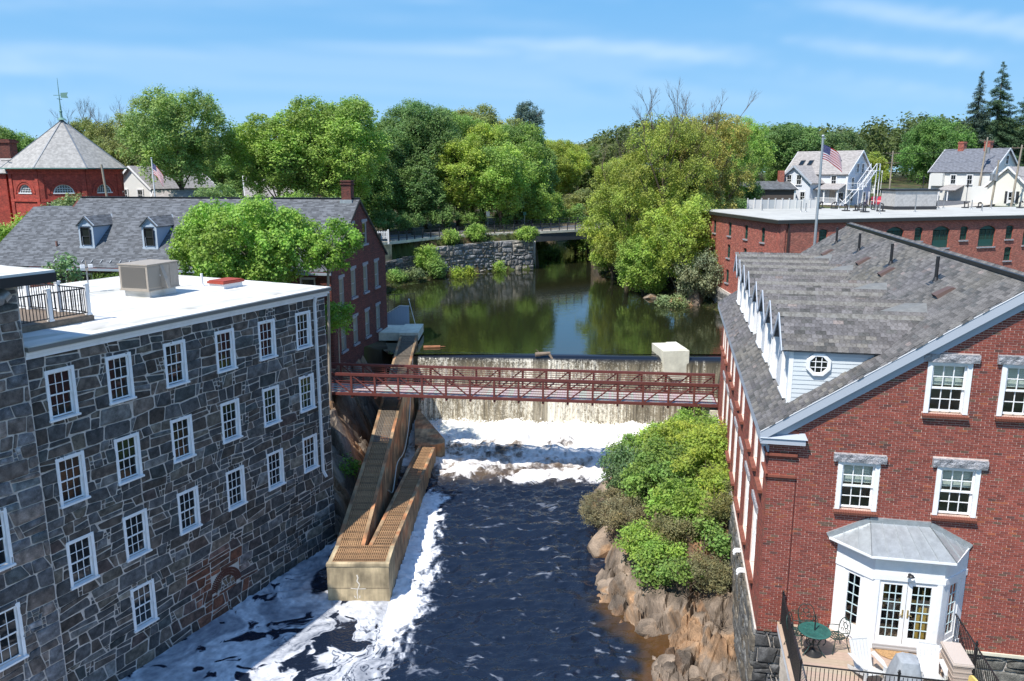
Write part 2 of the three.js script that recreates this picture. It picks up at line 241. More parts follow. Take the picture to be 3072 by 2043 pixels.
function rubble(x0, x1, y0, y1, holes, seed, { rowMin = 0.26, rowMax = 0.6, wMin = 0.32, wMax = 1.15, gap = 0.019, wob = 0.06 } = {}) {
  const R = rngOf(seed), out = []; let y = y0 - 0.2, k = 0; const ys = []; while (y < y1 + 0.6) { ys.push(y); y += lerp(rowMin, rowMax, R()); }
  const yb = (i, x) => ys[i] + (vn(x * 0.9, i * 7.3, seed) - 0.5) * 2 * wob + (vn(x * 2.6, i * 3.1, seed + 9) - 0.5) * wob;
  for (let i = 0; i + 1 < ys.length; i++) {
    let x = x0 - R() * 0.6, tiltL = 0;
    while (x < x1) {
      const hrow = ys[i + 1] - ys[i], chip = R() < 0.20, w = chip ? lerp(0.10, 0.2, R()) : lerp(wMin, wMax, Math.pow(R(), 1.5)) * lerp(0.75, 1.2, hrow / rowMax), tR = (R() - 0.5) * 0.15;
      const a = x - tiltL, b = x + w - tR, c = x + w + tR, d = x + tiltL, mb = lerp(a, b, 0.3 + 0.4 * R()), mt = lerp(d, c, 0.3 + 0.4 * R());
      const cell = [[a, yb(i, a)], [mb, yb(i, mb) - 0.02 * R()], [b, yb(i, b)], [c, yb(i + 1, c)], [mt, yb(i + 1, mt) + 0.02 * R()], [d, yb(i + 1, d)]];
      const parts = [];
      if (!chip && hrow > 0.36 && R() < 0.32) { const ym = lerp(ys[i], ys[i + 1], 0.35 + 0.35 * R()), sl = (R() - 0.5) * 0.3; parts.push(clipHalf(cell, -sl, 1, ym - sl * (x + w / 2)), clipHalf(cell, sl, -1, -ym + sl * (x + w / 2))); }
      else if (chip && R() < 0.8) { const n = 2 + Math.floor(R() * 2); let rest = cell; for (let q = 1; q < n; q++) { const ym = lerp(ys[i], ys[i + 1], q / n + (R() - 0.5) * 0.15); parts.push(clipHalf(rest, 0, 1, ym)); rest = clipHalf(rest, 0, -1, -ym); } parts.push(rest); }
      else if (!chip && w > 0.5 && R() < 0.16) { const s = R() < 0.5 ? 1 : -1, c0 = s * (x + w * 0.5 + s * w * 0.22) + 0.5 * (ys[i] + hrow * 0.75); parts.push(clipHalf(cell, s, 0.5, c0), clipHalf(cell, -s, -0.5, -c0)); }
      else parts.push(cell);
      for (let p of parts) {
        let list = [p];
        for (const [hx0, hx1, hy0, hy1] of holes) { const nx = []; for (const q of list) { if (q.length < 3) continue; const xs = q.map(v => v[0]), yy = q.map(v => v[1]); if (Math.max(...xs) < hx0 || Math.min(...xs) > hx1 || Math.max(...yy) < hy0 || Math.min(...yy) > hy1) { nx.push(q); continue; } nx.push(clipHalf(q, 1, 0, hx0), clipHalf(q, -1, 0, -hx1)); const m = clipHalf(clipHalf(q, -1, 0, -hx0), 1, 0, hx1); nx.push(clipHalf(m, 0, 1, hy0), clipHalf(m, 0, -1, -hy1)); } list = nx; }
        for (let q of list) {
          q = clipHalf(clipHalf(clipHalf(clipHalf(q, -1, 0, -x0), 1, 0, x1), 0, -1, -y0), 0, 1, y1);
          if (q.length < 3) continue; q = inset(q, gap * (0.7 + 0.7 * R())); if (q.length < 3 || area(q) < 0.004) continue;
          q = cutCorners(q, 0.05 + 0.11 * R() * R()); q = q.map(v => [v[0] + (R() - 0.5) * 0.016, v[1] + (R() - 0.5) * 0.016]);
          out.push(q);
        }
      }
      x += w; tiltL = tR;
    }
  }
  return out;
}
function stoneGeo(p, R, proud = 0.03, back = -0.03) {
  const n = p.length; let cx = 0, cy = 0; for (const v of p) { cx += v[0] / n; cy += v[1] / n; }
  const tx = (R() - 0.5) * 0.05, ty = (R() - 0.5) * 0.05, P = [], U = [], I = [];
  const put = (x, y, z) => { P.push(x, y, z); U.push(x + 0.7 * z, y + 0.7 * z); };
  const pr = proud * (0.55 + 0.8 * R());
  for (const v of p) put(v[0], v[1], back);
  for (const v of p) put(lerp(v[0], cx, 0.03), lerp(v[1], cy, 0.03), pr * 0.45 + tx * (v[0] - cx) + ty * (v[1] - cy));
  for (const v of p) { const f = 0.22 + 0.1 * R(); put(lerp(v[0], cx, f), lerp(v[1], cy, f), pr * (0.8 + 0.4 * R()) + tx * (v[0] - cx) + ty * (v[1] - cy)); }
  put(cx, cy, pr * (0.85 + 0.4 * R()));
  for (let r = 0; r < 2; r++) for (let i = 0; i < n; i++) { const j = (i + 1) % n, a = r * n + i, b = r * n + j, c = (r + 1) * n + j, d = (r + 1) * n + i; I.push(a, b, c, a, c, d); }
  for (let i = 0; i < n; i++) I.push(2 * n + i, 2 * n + (i + 1) % n, 3 * n);
  const g = new THREE.BufferGeometry(); g.setAttribute('position', new THREE.Float32BufferAttribute(P, 3)); g.setAttribute('uv', new THREE.Float32BufferAttribute(U, 2)); g.setIndex(I); g.computeVertexNormals(); return g;
}
// lay stones on a thing: the largest `nParts` as parts, the rest joined into one mass
function layStones(parent, polys, matOf, seed, nParts, proud, place, weight, name = 'stone') {
  const R = rngOf(seed), L = polys.map(p => { const g = stoneGeo(p, R, proud); if (place) g.applyMatrix4(place); let cx = 0, cy = 0; for (const v of p) { cx += v[0] / p.length; cy += v[1] / p.length; } return { g, cx, cy, a: Math.abs(area(p)) * (weight ? weight(cx, cy) : 1), c: matOf(cx, cy, R) }; });
  L.sort((a, b) => b.a - a.a);
  const mats = new Map(), rest = [];
  L.forEach((s, i) => {
    if (i < nParts) { const k = s.c.map(v => Math.round(v * 40) / 40 || 0.0125), id = k.join(); if (!mats.has(id)) mats.set(id, std({ map: stoneGrain, color: rgb(...s.c), roughness: 0.88, bumpMap: grainBump, bumpScale: 0.02 })); mesh(name, s.g, mats.get(id), parent); }
    else { const q = s.g.toNonIndexed(), n = q.attributes.position.count, col = new Float32Array(n * 3); for (let j = 0; j < n; j++) col.set(s.c, j * 3); q.setAttribute('color', new THREE.BufferAttribute(col, 3)); rest.push(q); }
  });
  if (rest.length) mesh('small_' + name + 's', mergeGeometries(rest), M.stoneVar, parent, 'stuff');
}
M.stoneVar = std({ map: stoneGrain, vertexColors: true, roughness: 0.88, bumpMap: grainBump, bumpScale: 0.02 });
const darkStone = (x, y, R) => { const h = R(), t = 0.105 + 0.24 * R() * R() + 0.05 * R(); return h < 0.42 ? [t * 1.0, t, t * 1.01] : h < 0.80 ? [t * 1.22, t * 1.0, t * 0.84] : h < 0.9 ? [t * 0.86, t * 0.98, t * 0.98] : h < 0.96 ? [t * 1.7, t * 1.5, t * 1.2] : [t * 2.0, t * 1.95, t * 1.85]; };

// ---------------------------------------------------------------- stone mill (left, near)
const stoneTurn = rad(64);
{
  const o = thing('stone_mill', 'dark rubble stone mill with white sash windows and flat white roof beside the river', 'building', [-9.0, 0, -37.75], stoneTurn);
  const cols = [-13.62, -11.4, -8.95, -6.42, -4.0, -1.62], ww = 0.86, wh = 1.52, holes = [];
  const wins = [];
  cols.forEach((c, i) => { [10.52, 7.5, 4.5].forEach((y) => wins.push([c, y])); });
  wins.push([-11.4, 1.62]);
  for (const [c, y] of wins) holes.push([c - ww / 2 - 0.02, c + ww / 2 + 0.02, y - 0.05, y + wh + 0.02]);
  const holePaths = holes.map(([a, b, c, d]) => rect(a, b, c, d));
  // mortar core of the river wall, then the end wall and the back walls
  const core = mesh('wall', poly(rect(-14.72, 0, -2, 12.72), holePaths, 0.42, -0.42), M.mortarGrey, o);
  mesh('end_wall', bb(-0.42, -0.01, -2, 12.7, -12.2, -0.43), M.mortarGrey, o);
  mesh('back_wall', bb(-14.7, -0.43, -2, 12.68, -12.19, -11.8), M.mortarGrey, o);
  // the walled-up arch and its stain of iron low on the wall
  const ax = -7.35, ay = 1.15;
  const archHole = [ax - 0.78, ax + 0.78, ay - 0.1, ay + 0.78];
  const col = (x, y, R) => { const c = darkStone(x, y, R), d = Math.hypot((x - ax + 0.6) / 2.6, (y - ay - 0.3) / 2.2), q = (1 - smooth(0.5, 1.0, d + (vn(x * 1.3, y * 1.3, 6) - 0.5) * 0.5)); return [c[0] * (1 + 0.9 * q), c[1] * (1 - 0.12 * q), c[2] * (1 - 0.42 * q)]; };
  layStones(o, rubble(-14.7, 0.0, -1.2, 12.66, [...holes, archHole], 11), col, 5, 300, 0.035, null, (x, y) => 1 / Math.pow(26 + (x + 14.7) * 1.0, 2));
  layStones(o, rubble(ax - 0.6, ax + 0.6, ay - 0.1, ay + 0.42, [], 77, { rowMin: 0.16, rowMax: 0.26, wMin: 0.15, wMax: 0.4 }), (x, y, R) => { const c = darkStone(x, y, R); return [c[0] * 1.3, c[1], c[2] * 0.8]; }, 8, 0, 0.02, null);
  const brickArch = []; for (let ring = 0; ring < 3; ring++) { const r = 0.55 + ring * 0.12, n = Math.floor(PI * r / 0.085); for (let k = 0; k < n; k++) { const a = PI * (k + 0.5) / n; brickArch.push(bx(0.06, 0.105, 0.06).rotateZ(a - PI / 2).translate(ax + Math.cos(a) * r, ay + Math.sin(a) * r * 0.95, 0.005)); } }
  mesh('brick_arch', merge(brickArch), std({ map: M.brickSolid.map, color: rgb(0.2, 0.075, 0.05), roughness: 0.9 }), o);
  for (const [c, y] of wins) addWindow(o, [c, y, 0.0], 0, ww - 0.04, wh, { cols: 3, rows: 2, casing: 0.11, proud: 0.05, sill: 0.06, mat: M.trimWhite });
  // dressed granite lintels on the wall above some windows read as part of the rubble; cornice, gutter and roof
  mesh('cornice', merge([bb(-14.72, 0.12, 12.66, 12.80, -0.2, 0.10), bb(-14.72, 0.16, 12.80, 12.90, -0.2, 0.17)]), M.trimWhite, o);
  const gut = new THREE.Shape(); gut.moveTo(0, 0); gut.quadraticCurveTo(0.11, 0, 0.13, 0.12); gut.lineTo(0.11, 0.12); gut.quadraticCurveTo(0.10, 0.02, 0, 0.02);
  mesh('gutter', new THREE.ExtrudeGeometry(gut, { depth: 14.95, bevelEnabled: false, curveSegments: 5 }).rotateY(-PI / 2).rotateY(PI).scale(1, 1, 1).translate(-14.72, 12.78, 0.17), M.white, o);
  mesh('roof_edge', merge([bb(-14.72, 0.2, 12.93, 13.06, 0.0, 0.30), bb(0.02, 0.22, 12.93, 13.08, -12.3, 0.0)]), std({ color: rgb(0.2, 0.19, 0.17), roughness: 0.6, metalness: 0.2 }), o);
  mesh('roof', merge([bb(-14.7, 0.18, 12.9, 13.10, -12.25, 0.27)]), M.rubber, o);
  // seams of the membrane
  mesh('roof_seam', merge([-2.2, -4.3, -6.4, -8.5, -10.6, -12.7].map(x => bb(x - 0.06, x + 0.06, 13.1, 13.106, -12.2, 0.2))), std({ color: rgb(0.62, 0.62, 0.61), roughness: 0.8 }), o);
  // downspout near the far corner
  mesh('downspout', merge([bb(-0.92, -0.80, 4.1, 12.45, 0.07, 0.17), bar([-0.86, 12.45, 0.12], [-0.86, 12.74, 0.2], 0.11), bar([-0.86, 4.1, 0.12], [-0.80, 3.8, 0.26], 0.11), ...[5.5, 7.6, 9.7, 11.6].map(y => bb(-0.94, -0.78, y, y + 0.05, 0.0, 0.18))]), M.white, o);
}
// the taller stair block at its near end
{
  const o = thing('stone_stair_block', 'taller grey stone block with overhanging dark edged roof adjoining the stone mill', 'building', [-9.0, 0, -37.75], stoneTurn);
  const wins = [[-16.55, 3.1], [-16.55, 6.35], [-18.9, 3.1], [-18.9, 6.35]], ww = 0.95, wh = 1.75;
  const holes = wins.map(([c, y]) => [c - ww / 2 - 0.02, c + ww / 2 + 0.02, y - 0.05, y + wh + 0.02]);
  mesh('wall', merge([poly(rect(-21, -14.74, -2, 15.0), holes.map(([a, b, c, d]) => rect(a, b, c, d)), 0.42, -0.27), bb(-15.16, -14.75, -2, 15.0, -6, -0.28)]), M.mortarGrey, o);
  const pale = (x, y, R) => { const c = darkStone(x, y, R), t = 1.5 + 0.5 * R(); return [c[0] * t, c[1] * t, c[2] * t * 1.04]; };
  layStones(o, rubble(-21, -14.76, -1.2, 14.95, holes, 23, { rowMin: 0.34, rowMax: 0.62, wMin: 0.4, wMax: 1.3, gap: 0.016 }), pale, 15, 120, 0.045, new THREE.Matrix4().makeTranslation(0, 0, 0.15), (x) => (x > -17.5 ? 1 : 0.01));
  layStones(o, rubble(0.3, 6, 12.5, 14.95, [], 29, { rowMin: 0.34, rowMax: 0.62, wMin: 0.4, wMax: 1.3, gap: 0.016 }), pale, 16, 0, 0.04, new THREE.Matrix4().makeRotationY(PI / 2).setPosition(-14.75, 0, 0));
  for (const [c, y] of wins) addWindow(o, [c, y, 0.15], 0, ww - 0.04, wh, { cols: 3, rows: 2, casing: 0.11, proud: 0.05, sill: 0.06, mat: M.trimWhite });
  mesh('roof', bb(-21.5, -14.0, 15.42, 15.5, -7, 0.98), M.rubber, o);
  mesh('fascia', bb(-21.52, -13.98, 15.12, 15.42, -7.02, 1.0), M.black, o);
  mesh('scupper', merge([rod([-16.6, 14.75, 0.35], [-15.4, 14.75, 0.35], 0.22, 0.22, 14), rod([-15.4, 14.75, 0.35], [-15.2, 14.9, 0.35], 0.22, 0.2, 14)]), M.greyMetal, o);
}
// things on the white roof: local frame of the mill
const millFrame = new THREE.Matrix4().makeRotationY(stoneTurn).setPosition(-9.0, 0, -37.75);
const onMill = (x, y, z) => new THREE.Vector3(x, y, z).applyMatrix4(millFrame).toArray();
{
  const inv = millFrame.clone().invert(), toMill = (x, z) => { const v = new THREE.Vector3(x, 0, z).applyMatrix4(inv); return [v.x, v.z]; };
  { // rooftop air conditioner
    const [x, z] = toMill(-16.15, -35.3), a = thing('rooftop_air_conditioner', 'large tan rooftop air conditioner on the white roof', 'air conditioner', onMill(x, 13.1, z), stoneTurn + rad(8));
    a.scale.set(0.54, 0.74, 0.66);
    mesh('curb', bx(3.0, 0.42, 2.0, 0, 0.21, 0), M.rubber, a);
    mesh('cabinet', merge([bb(-1.75, 1.75, 0.46, 1.92, -1.15, 1.15), bb(-1.82, 1.82, 1.92, 1.97, -1.22, 1.22), bb(-1.8, 1.8, 0.40, 0.46, -1.2, 1.2)]), M.hvac, a);
    mesh('side_panel', bb(-1.66, -0.1, 0.6, 1.82, 1.15, 1.17), std({ color: rgb(0.27, 0.24, 0.20), roughness: 0.7 }), a);
    mesh('access_panel', merge([bb(0.75, 1.66, 0.52, 1.86, 1.15, 1.175), bb(0.02, 0.68, 1.2, 1.86, 1.15, 1.175), bb(0.02, 0.68, 0.52, 1.12, 1.15, 1.175)]), M.hvac, a);
    mesh('intake_grille', merge([bb(-1.77, -1.75, 0.58, 1.82, -1.0, 1.0), ...Array.from({ length: 22 }, (_, i) => bb(-1.80, -1.765, 0.62 + i * 0.055, 0.64 + i * 0.055, -0.98, 0.98))]), M.hvacDark, a);
    mesh('weather_hood', facet([[[-0.35, 1.88, 1.17], [-0.35, 0.5, 1.17], [-0.35, 0.5, 1.72]], [[0.0, 1.88, 1.17], [0.0, 0.5, 1.72], [0.0, 0.5, 1.17]], [[-0.35, 1.88, 1.17], [-0.35, 0.5, 1.72], [0, 0.5, 1.72], [0, 1.88, 1.17]]]), M.hvac, a);
    mesh('label_plate', bb(-0.42, -0.36, 1.2, 1.3, 1.17, 1.176), M.white, a);
  }
  { const [x, z] = toMill(-13.6, -37.6), a = thing('roof_hatch', 'low red topped hatch box on the white roof', 'roof hatch', onMill(x, 13.1, z), stoneTurn);
    a.scale.set(0.95, 0.85, 0.95);
    mesh('curb', bx(1.25, 0.28, 0.95, 0, 0.14, 0), M.white, a); mesh('lid', merge([bx(1.4, 0.12, 1.1, 0, 0.34, 0), bx(1.28, 0.05, 0.98, 0, 0.425, 0)]), std({ map: mottled(1, [0.62, 0.26, 0.20], 0.12), roughness: 0.6 }), a); }
  { const [x, z] = toMill(-14.85, -37.9); tagged('vent_pipe', 'short white vent pipe on the white roof between air conditioner and red hatch', 'vent pipe', merge([rod([0, 0, 0], [0, 0.62, 0], 0.06, 0.06, 12), rod([0, 0, 0], [0, 0.1, 0], 0.14, 0.08, 12)]), M.white).position.set(...onMill(x, 13.1, z)); }
  { const [x, z] = toMill(-19.3, -36.0), a = thing('floodlight_mast', 'small mast with floodlights and camera on the white roof', 'floodlight', onMill(x, 13.1, z), 0.6);
    mesh('pole', rod([0, 0, 0], [0, 1.15, 0], 0.03), M.greyMetal, a); mesh('lamp_head', merge([bx(0.18, 0.14, 0.2, -0.16, 1.2, 0.08), bx(0.18, 0.14, 0.2, 0.16, 1.2, 0.08)]), M.white, a); mesh('camera_head', merge([bx(0.1, 0.1, 0.2, 0, 1.05, 0.12), rod([0, 1.2, 0], [0, 1.42, 0], 0.02)]), M.hvac, a); }
  { // roof deck with railing
    const a = thing('roof_deck', 'small timber roof deck behind black and white railing on the white roof', 'deck', onMill(-14.7, 13.1, -2.0), stoneTurn);
    const boards = cached('rdeck', () => bx(4.0, 0.035, 0.13)); for (let k = 0; k < 27; k++) { const b = mesh('plank', boards, M.wood, a); b.position.set(2.0, 0.2, -0.08 - k * 0.14); }
    mesh('rim', merge([bb(0, 4.03, 0, 0.18, -0.06, 0.0), bb(3.98, 4.03, 0, 0.18, -3.8, -0.06)]), M.wood, a); }
  { const a = thing('roof_railing', 'black balustrade with white posts around the small roof deck', 'railing', onMill(-14.7, 13.32, -2.0), stoneTurn);
    const P = [[2.42, -0.1], [3.9, -0.1], [3.86, -1.65], [3.7, -3.25]]; const pg = cached('rpost', () => merge([bx(0.13, 1.12, 0.13, 0, 0.56, 0), bx(0.18, 0.05, 0.18, 0, 1.14, 0), bx(0.18, 0.06, 0.18, 0, 0.03, 0)]));
    for (const [x, z] of P) mesh('post', pg, M.white, a).position.set(x, 0, z);
    const bal = cached('rbal', () => bx(0.022, 0.9, 0.022, 0, 0.52, 0)); const runs = [[[0, -0.1], P[0]], [P[0], P[1]], [P[1], P[2]], [P[2], P[3]], [P[3], [3.55, -4.6]]];
    for (const [A, B] of runs) { mesh('rail', merge([bar([A[0], 0.99, A[1]], [B[0], 0.99, B[1]], 0.04), bar([A[0], 0.1, A[1]], [B[0], 0.1, B[1]], 0.035)]), M.black, a); const L = Math.hypot(B[0] - A[0], B[1] - A[1]), n = Math.floor(L / 0.12); for (let k = 1; k < n; k++) mesh('baluster', bal, M.black, a).position.set(lerp(A[0], B[0], k / n), 0, lerp(A[1], B[1], k / n)); } }
}
// ---------------------------------------------------------------- brick building with dormers (right, near)
const RT = rad(-11.3), RP = [7.57, 0, -22.23];
const rbFrame = new THREE.Matrix4().makeRotationY(RT).setPosition(...RP);
const onRB = (x, y, z) => new THREE.Vector3(x, y, z).applyMatrix4(rbFrame).toArray();
const brickGeo = (() => { const g = new THREE.BoxGeometry(0.203, 0.0565, 0.03), idx = Array.from(g.index.array).filter((_, i) => !(i >= 30)); g.setIndex(idx); g.clearGroups(); const u = g.attributes.uv; for (let i = 0; i < u.count; i++) u.setXY(i, u.getX(i) * 0.2, u.getY(i) * 0.06); return g; })();
const headGeo = brickGeo.clone().scale(0.5, 1, 1);
function brickColor(R) { const h = R(), t = 0.8 + 0.45 * R(); return h < 0.74 ? rgb(0.34 * t, 0.086 * t, 0.058 * t) : h < 0.90 ? rgb(0.285 * t, 0.073 * t, 0.052 * t) : h < 0.945 ? rgb(0.21 * t, 0.12 * t, 0.078 * t) : h < 0.97 ? rgb(0.17 * t, 0.075 * t, 0.06 * t) : rgb(0.40 * t, 0.115 * t, 0.055 * t); }
// bricks over a wall in x,y with openings; inside(x,y) tells the outline. The nearest ones become parts.
function layBricks(parent, x0, x1, y0, y1, inside, holes, seed, place, partTest, nParts, half = 0.1) {
  const R = rngOf(seed), cw = 0.2135, ch = 0.0682, mats = [], cols = []; let parts = 0;
  const brickMats = cached('brickMats', () => { const q = rngOf(4); return Array.from({ length: 14 }, () => std({ map: M.brickSolid.map, color: brickColor(q), roughness: 0.9 })); });
  for (let r = 0, y = y0; y < y1; y += ch, r++) for (let x = x0 - (r % 2) * cw / 2; x < x1; x += cw) {
    const cx = x + cw / 2, cy = y + ch / 2; if (cx + 0.1 < x0 + 0.03 || cx - 0.1 > x1 - 0.03) continue;
    if (!inside(Math.max(cx - 0.1, x0), cy + 0.035) || !inside(Math.min(cx + 0.1, x1), cy + 0.035)) continue;
    // what is left of the brick between the openings and the ends of the wall
    let seg = [[Math.max(cx - 0.1015, x0), Math.min(cx + 0.1015, x1)]]; let whole = true;
    for (const [a, b, c, d] of holes) if (cy + 0.026 > c && cy - 0.026 < d) { const n = []; for (const [p, q] of seg) { if (q <= a || p >= b) { n.push([p, q]); continue; } whole = false; if (p < a - 0.012) n.push([p, a - 0.006]); if (q > b + 0.012) n.push([b + 0.006, q]); } seg = n; }
    for (const [p, q] of seg) {
      if (q - p < 0.025) continue; const full = whole && q - p > 0.2;
      const m = place.clone().multiply(new THREE.Matrix4().makeTranslation((p + q) / 2 + (full ? (R() - 0.5) * 0.005 : 0), cy + (R() - 0.5) * 0.003, -0.011 + 0.004 * R()).multiply(new THREE.Matrix4().makeScale((q - p) / 0.203, 1, 1)));
      if (full && parts < nParts && partTest(cx, cy)) { const k = mesh('brick', brickGeo, brickMats[Math.floor(R() * 14)], parent); k.applyMatrix4(m); parts++; }
      else { const c = brickColor(R), w = 0.84 + 0.34 * fbm(cx * 0.45 + seed, cy * 0.3, 4, 7); mats.push(m); cols.push(c.multiplyScalar(w)); }
    }
  }
  return instanced('brickwork', brickGeo, M.brickSolid, mats, cols, parent, 'stuff');
}
// shingles on a slope: local frame x along the eave, y up the slope, z out of it
const shingleGeo = cached('shg', () => { const g = bx(0.292, 0.20, 0.012, 0, 0.05, 0.006); return g.rotateX(0.05); });
function shingleColor(R, x, y) { const t = 0.10 + 0.10 * R(), w = fbm(x * 0.35, y * 0.35, 3, 12) - 0.5, h = R(); return h < 0.03 ? rgb(t * 1.4, t * 1.2, t * 1.16) : h < 0.2 ? rgb(t * 0.72, t * 0.72, t * 0.72) : rgb(t * (1.05 + 0.1 * w), t * (1.0 + 0.06 * w), t * (0.98 - 0.25 * w)); }
const shingleMats = () => cached('shm', () => { const q = rngOf(8); return Array.from({ length: 12 }, () => std({ map: M.shingleWarm.map, color: shingleColor(q, q() * 9, q() * 9), roughness: 0.95 })); });
function layShingles(parent, frame, w, h, inside, seed, partTest, nParts, name = 'shingling') {
  const R = rngOf(seed), mats = [], cols = [], ex = 0.143, tw = 0.30; let parts = 0;
  for (let r = 0, y = 0.0; y < h - 0.02; y += ex, r++) { const off = R() * tw; for (let x = -off; x < w; x += tw) {
    const cx = x + tw / 2; if (cx < 0.02 || cx > w - 0.02 || !inside(cx, y + 0.07)) continue;
    const sx = Math.min(1, (Math.min(w, x + tw) - Math.max(0, x)) / tw);
    const m = frame.clone().multiply(new THREE.Matrix4().makeTranslation(cx, y + 0.05 + (R() - 0.5) * 0.006, 0.004 + 0.004 * R())).multiply(new THREE.Matrix4().makeScale(sx * (0.985 + 0.015 * R()), 1, 1));
    if (parts < nParts && partTest(cx, y)) { const b = mesh('shingle', shingleGeo, shingleMats()[Math.floor(R() * 12)], parent); b.applyMatrix4(m); parts++; }
    else { mats.push(m); cols.push(shingleColor(R, cx, y)); }
  } }
  return instanced(name, shingleGeo, M.shingleWarm, mats, cols, parent, 'stuff');
}
function basis(o, ex, ey, p) { const a = new THREE.Vector3(...ex).normalize(), b = new THREE.Vector3(...ey).normalize(), c = new THREE.Vector3().crossVectors(a, b); return new THREE.Matrix4().makeBasis(a, b, c).setPosition(...p); }
{
  const o = thing('brick_mill_house', 'red brick gabled building with grey shingle roof, dormers and white bay', 'building', RP, RT);
  const Wd = 13.0, apex = Wd / 2, yE = 11.25, pitch = 0.667, base = 4.62, Ln = 23.0;
  const top = x => yE + pitch * Math.min(x, Wd - x);
  // openings of the gable wall: x0 x1 y0 y1
  const gw = [[1.98, 8.86], [4.62, 8.9], [4.08, 11.92], [5.95, 11.94], [7.9, 11.94], [7.4, 8.92], [10, 8.92]].map(([x, y]) => ({ x: x + 0.52, y, w: 1.0, h: 1.42 }));
  const gh = gw.map(q => [q.x - q.w / 2 - 0.02, q.x + q.w / 2 + 0.02, q.y - 0.05, q.y + q.h + 0.02]);
  const bayHole = [2.35, 5.15, 5.0, 7.5];
  mesh('gable_wall', poly([[0, base], [Wd, base], [Wd, yE], [apex, top(apex)], [0, yE]], [...gh, bayHole].map(([a, b, c, d]) => rect(a, b, c, d)), 0.35, -0.352), M.mortar, o);
  layBricks(o, 0, Wd, base, 16.2, (x, y) => x > -0.02 && x < Wd + 0.02 && y < top(x) - 0.02, [...gh.map(([a, b, c, d]) => [a - 0.04, b + 0.04, c - 0.02, d + 0.02]), ...gw.map(q => [q.x - 0.71, q.x + 0.71, q.y + q.h + 0.02, q.y + q.h + 0.258]), ...gw.map(q => [q.x - 0.6, q.x + 0.6, q.y - 0.15, q.y - 0.03]), [2.12, 5.38, 4.9, 7.9]], 51, new THREE.Matrix4().makeTranslation(0, 0, 0.0), (x, y) => x > 0.1 && x < 3.2 && y > 8.0 && y < 10.6, 150);
  for (const q of gw) {
    const w = addWindow(o, [q.x, q.y, 0.0], 0, q.w - 0.12, q.h - 0.06, { cols: 3, rows: 2, casing: 0.13, proud: 0.035, deep: 0.15, mat: M.trimWhite, glass: M.pane, sill: 0, blind: 0.42 + 0.05 * (q.x % 1), room: true });
    const li = mesh('lintel', cached('lint', () => { const g = new THREE.BoxGeometry(1.42, 0.235, 0.2, 30, 6, 4), p = g.attributes.position; for (let i = 0; i < p.count; i++) { const x = p.getX(i), y = p.getY(i), z = p.getZ(i); if (z > 0.05) p.setXYZ(i, x, y, z + (fbm(x * 9, y * 9, 3, 3) - 0.5) * 0.09); } g.computeVertexNormals(); return planarUV(g); }), M.granite, o); li.position.set(q.x, q.y + q.h + 0.14, 0.01);
    const sb = cached('sillb', () => bx(0.058, 0.075, 0.2)); for (let k = 0; k < 18; k++) { const b = mesh('sill_brick', sb, cached('sillm', () => std({ map: M.brickSolid.map, color: rgb(0.30, 0.095, 0.06), roughness: 0.9 })), o); b.position.set(q.x - 0.567 + k * 0.0667, q.y - 0.10, 0.045); b.rotation.x = 0.18; }
  }
  // corner pier with corbelled brick bands under the eave return
  const pier = (x0, s) => { const l = []; for (const [y, p, h] of [[9.62, 0.03, 0.06], [9.68, 0.075, 0.07], [10.28, 0.05, 0.07], [10.35, 0.10, 0.075], [10.66, 0.06, 0.07], [10.73, 0.09, 0.07], [10.9, 0.05, 0.22]]) l.push(bb(x0 - 0.06, x0 + 0.78, y, y + h, 0.004, p + 0.01), bb(x0 - p - 0.01, x0 - 0.006, y, y + h, -1.0, p + 0.01)); return merge(l); };
  mesh('corbel_band', pier(0), cached('corb', () => std({ map: M.brickSolid.map, color: rgb(0.33, 0.10, 0.065), roughness: 0.9 })), o);
  mesh('corner_joint', bb(0.79, 0.815, base, 9.6, 0.0035, 0.0095), std({ color: rgb(0.05, 0.008, 0.008), roughness: 0.9 }), o);
  // river wall (faces left): local frame x along the wall towards the viewer
  const LW = new THREE.Matrix4().makeRotationY(-PI / 2).setPosition(0, 0, -Ln);
  const up = [1.5, 3.4, 5.3, 8.5, 10.4, 13.6, 15.5, 18.4, 20.2, 21.6].map(x => ({ x: Ln - x, y: 8.9, w: 0.95, h: 1.75 })), lo = [];
  [2.4, 5.2, 8.0, 10.8, 13.6, 16.4, 19.2].forEach((x, i) => lo.push({ x: Ln - x, y: 5.45, w: 1.25, h: 2.3, arch: i % 2 === 1 }));
  const lwh = [...up, ...lo].map(q => [q.x - q.w / 2 - 0.02, q.x + q.w / 2 + 0.02, q.y - 0.05, q.y + q.h + 0.02]);
  const wl = mesh('river_wall', poly(rect(0.0, Ln - 0.36, base, yE + 0.02), lwh.map(([a, b, c, d]) => rect(a, b, c, d)), 0.34, -0.342).applyMatrix4(LW), M.mortar, o);
  layBricks(o, 0, Ln, base, yE, (x, y) => y < yE - 0.02, lwh.map(([a, b, c, d]) => [a - 0.02, b + 0.02, c - 0.02, d + 0.02]), 52, LW, (x, y) => x > Ln - 2.4 && y > 8.2, 150);
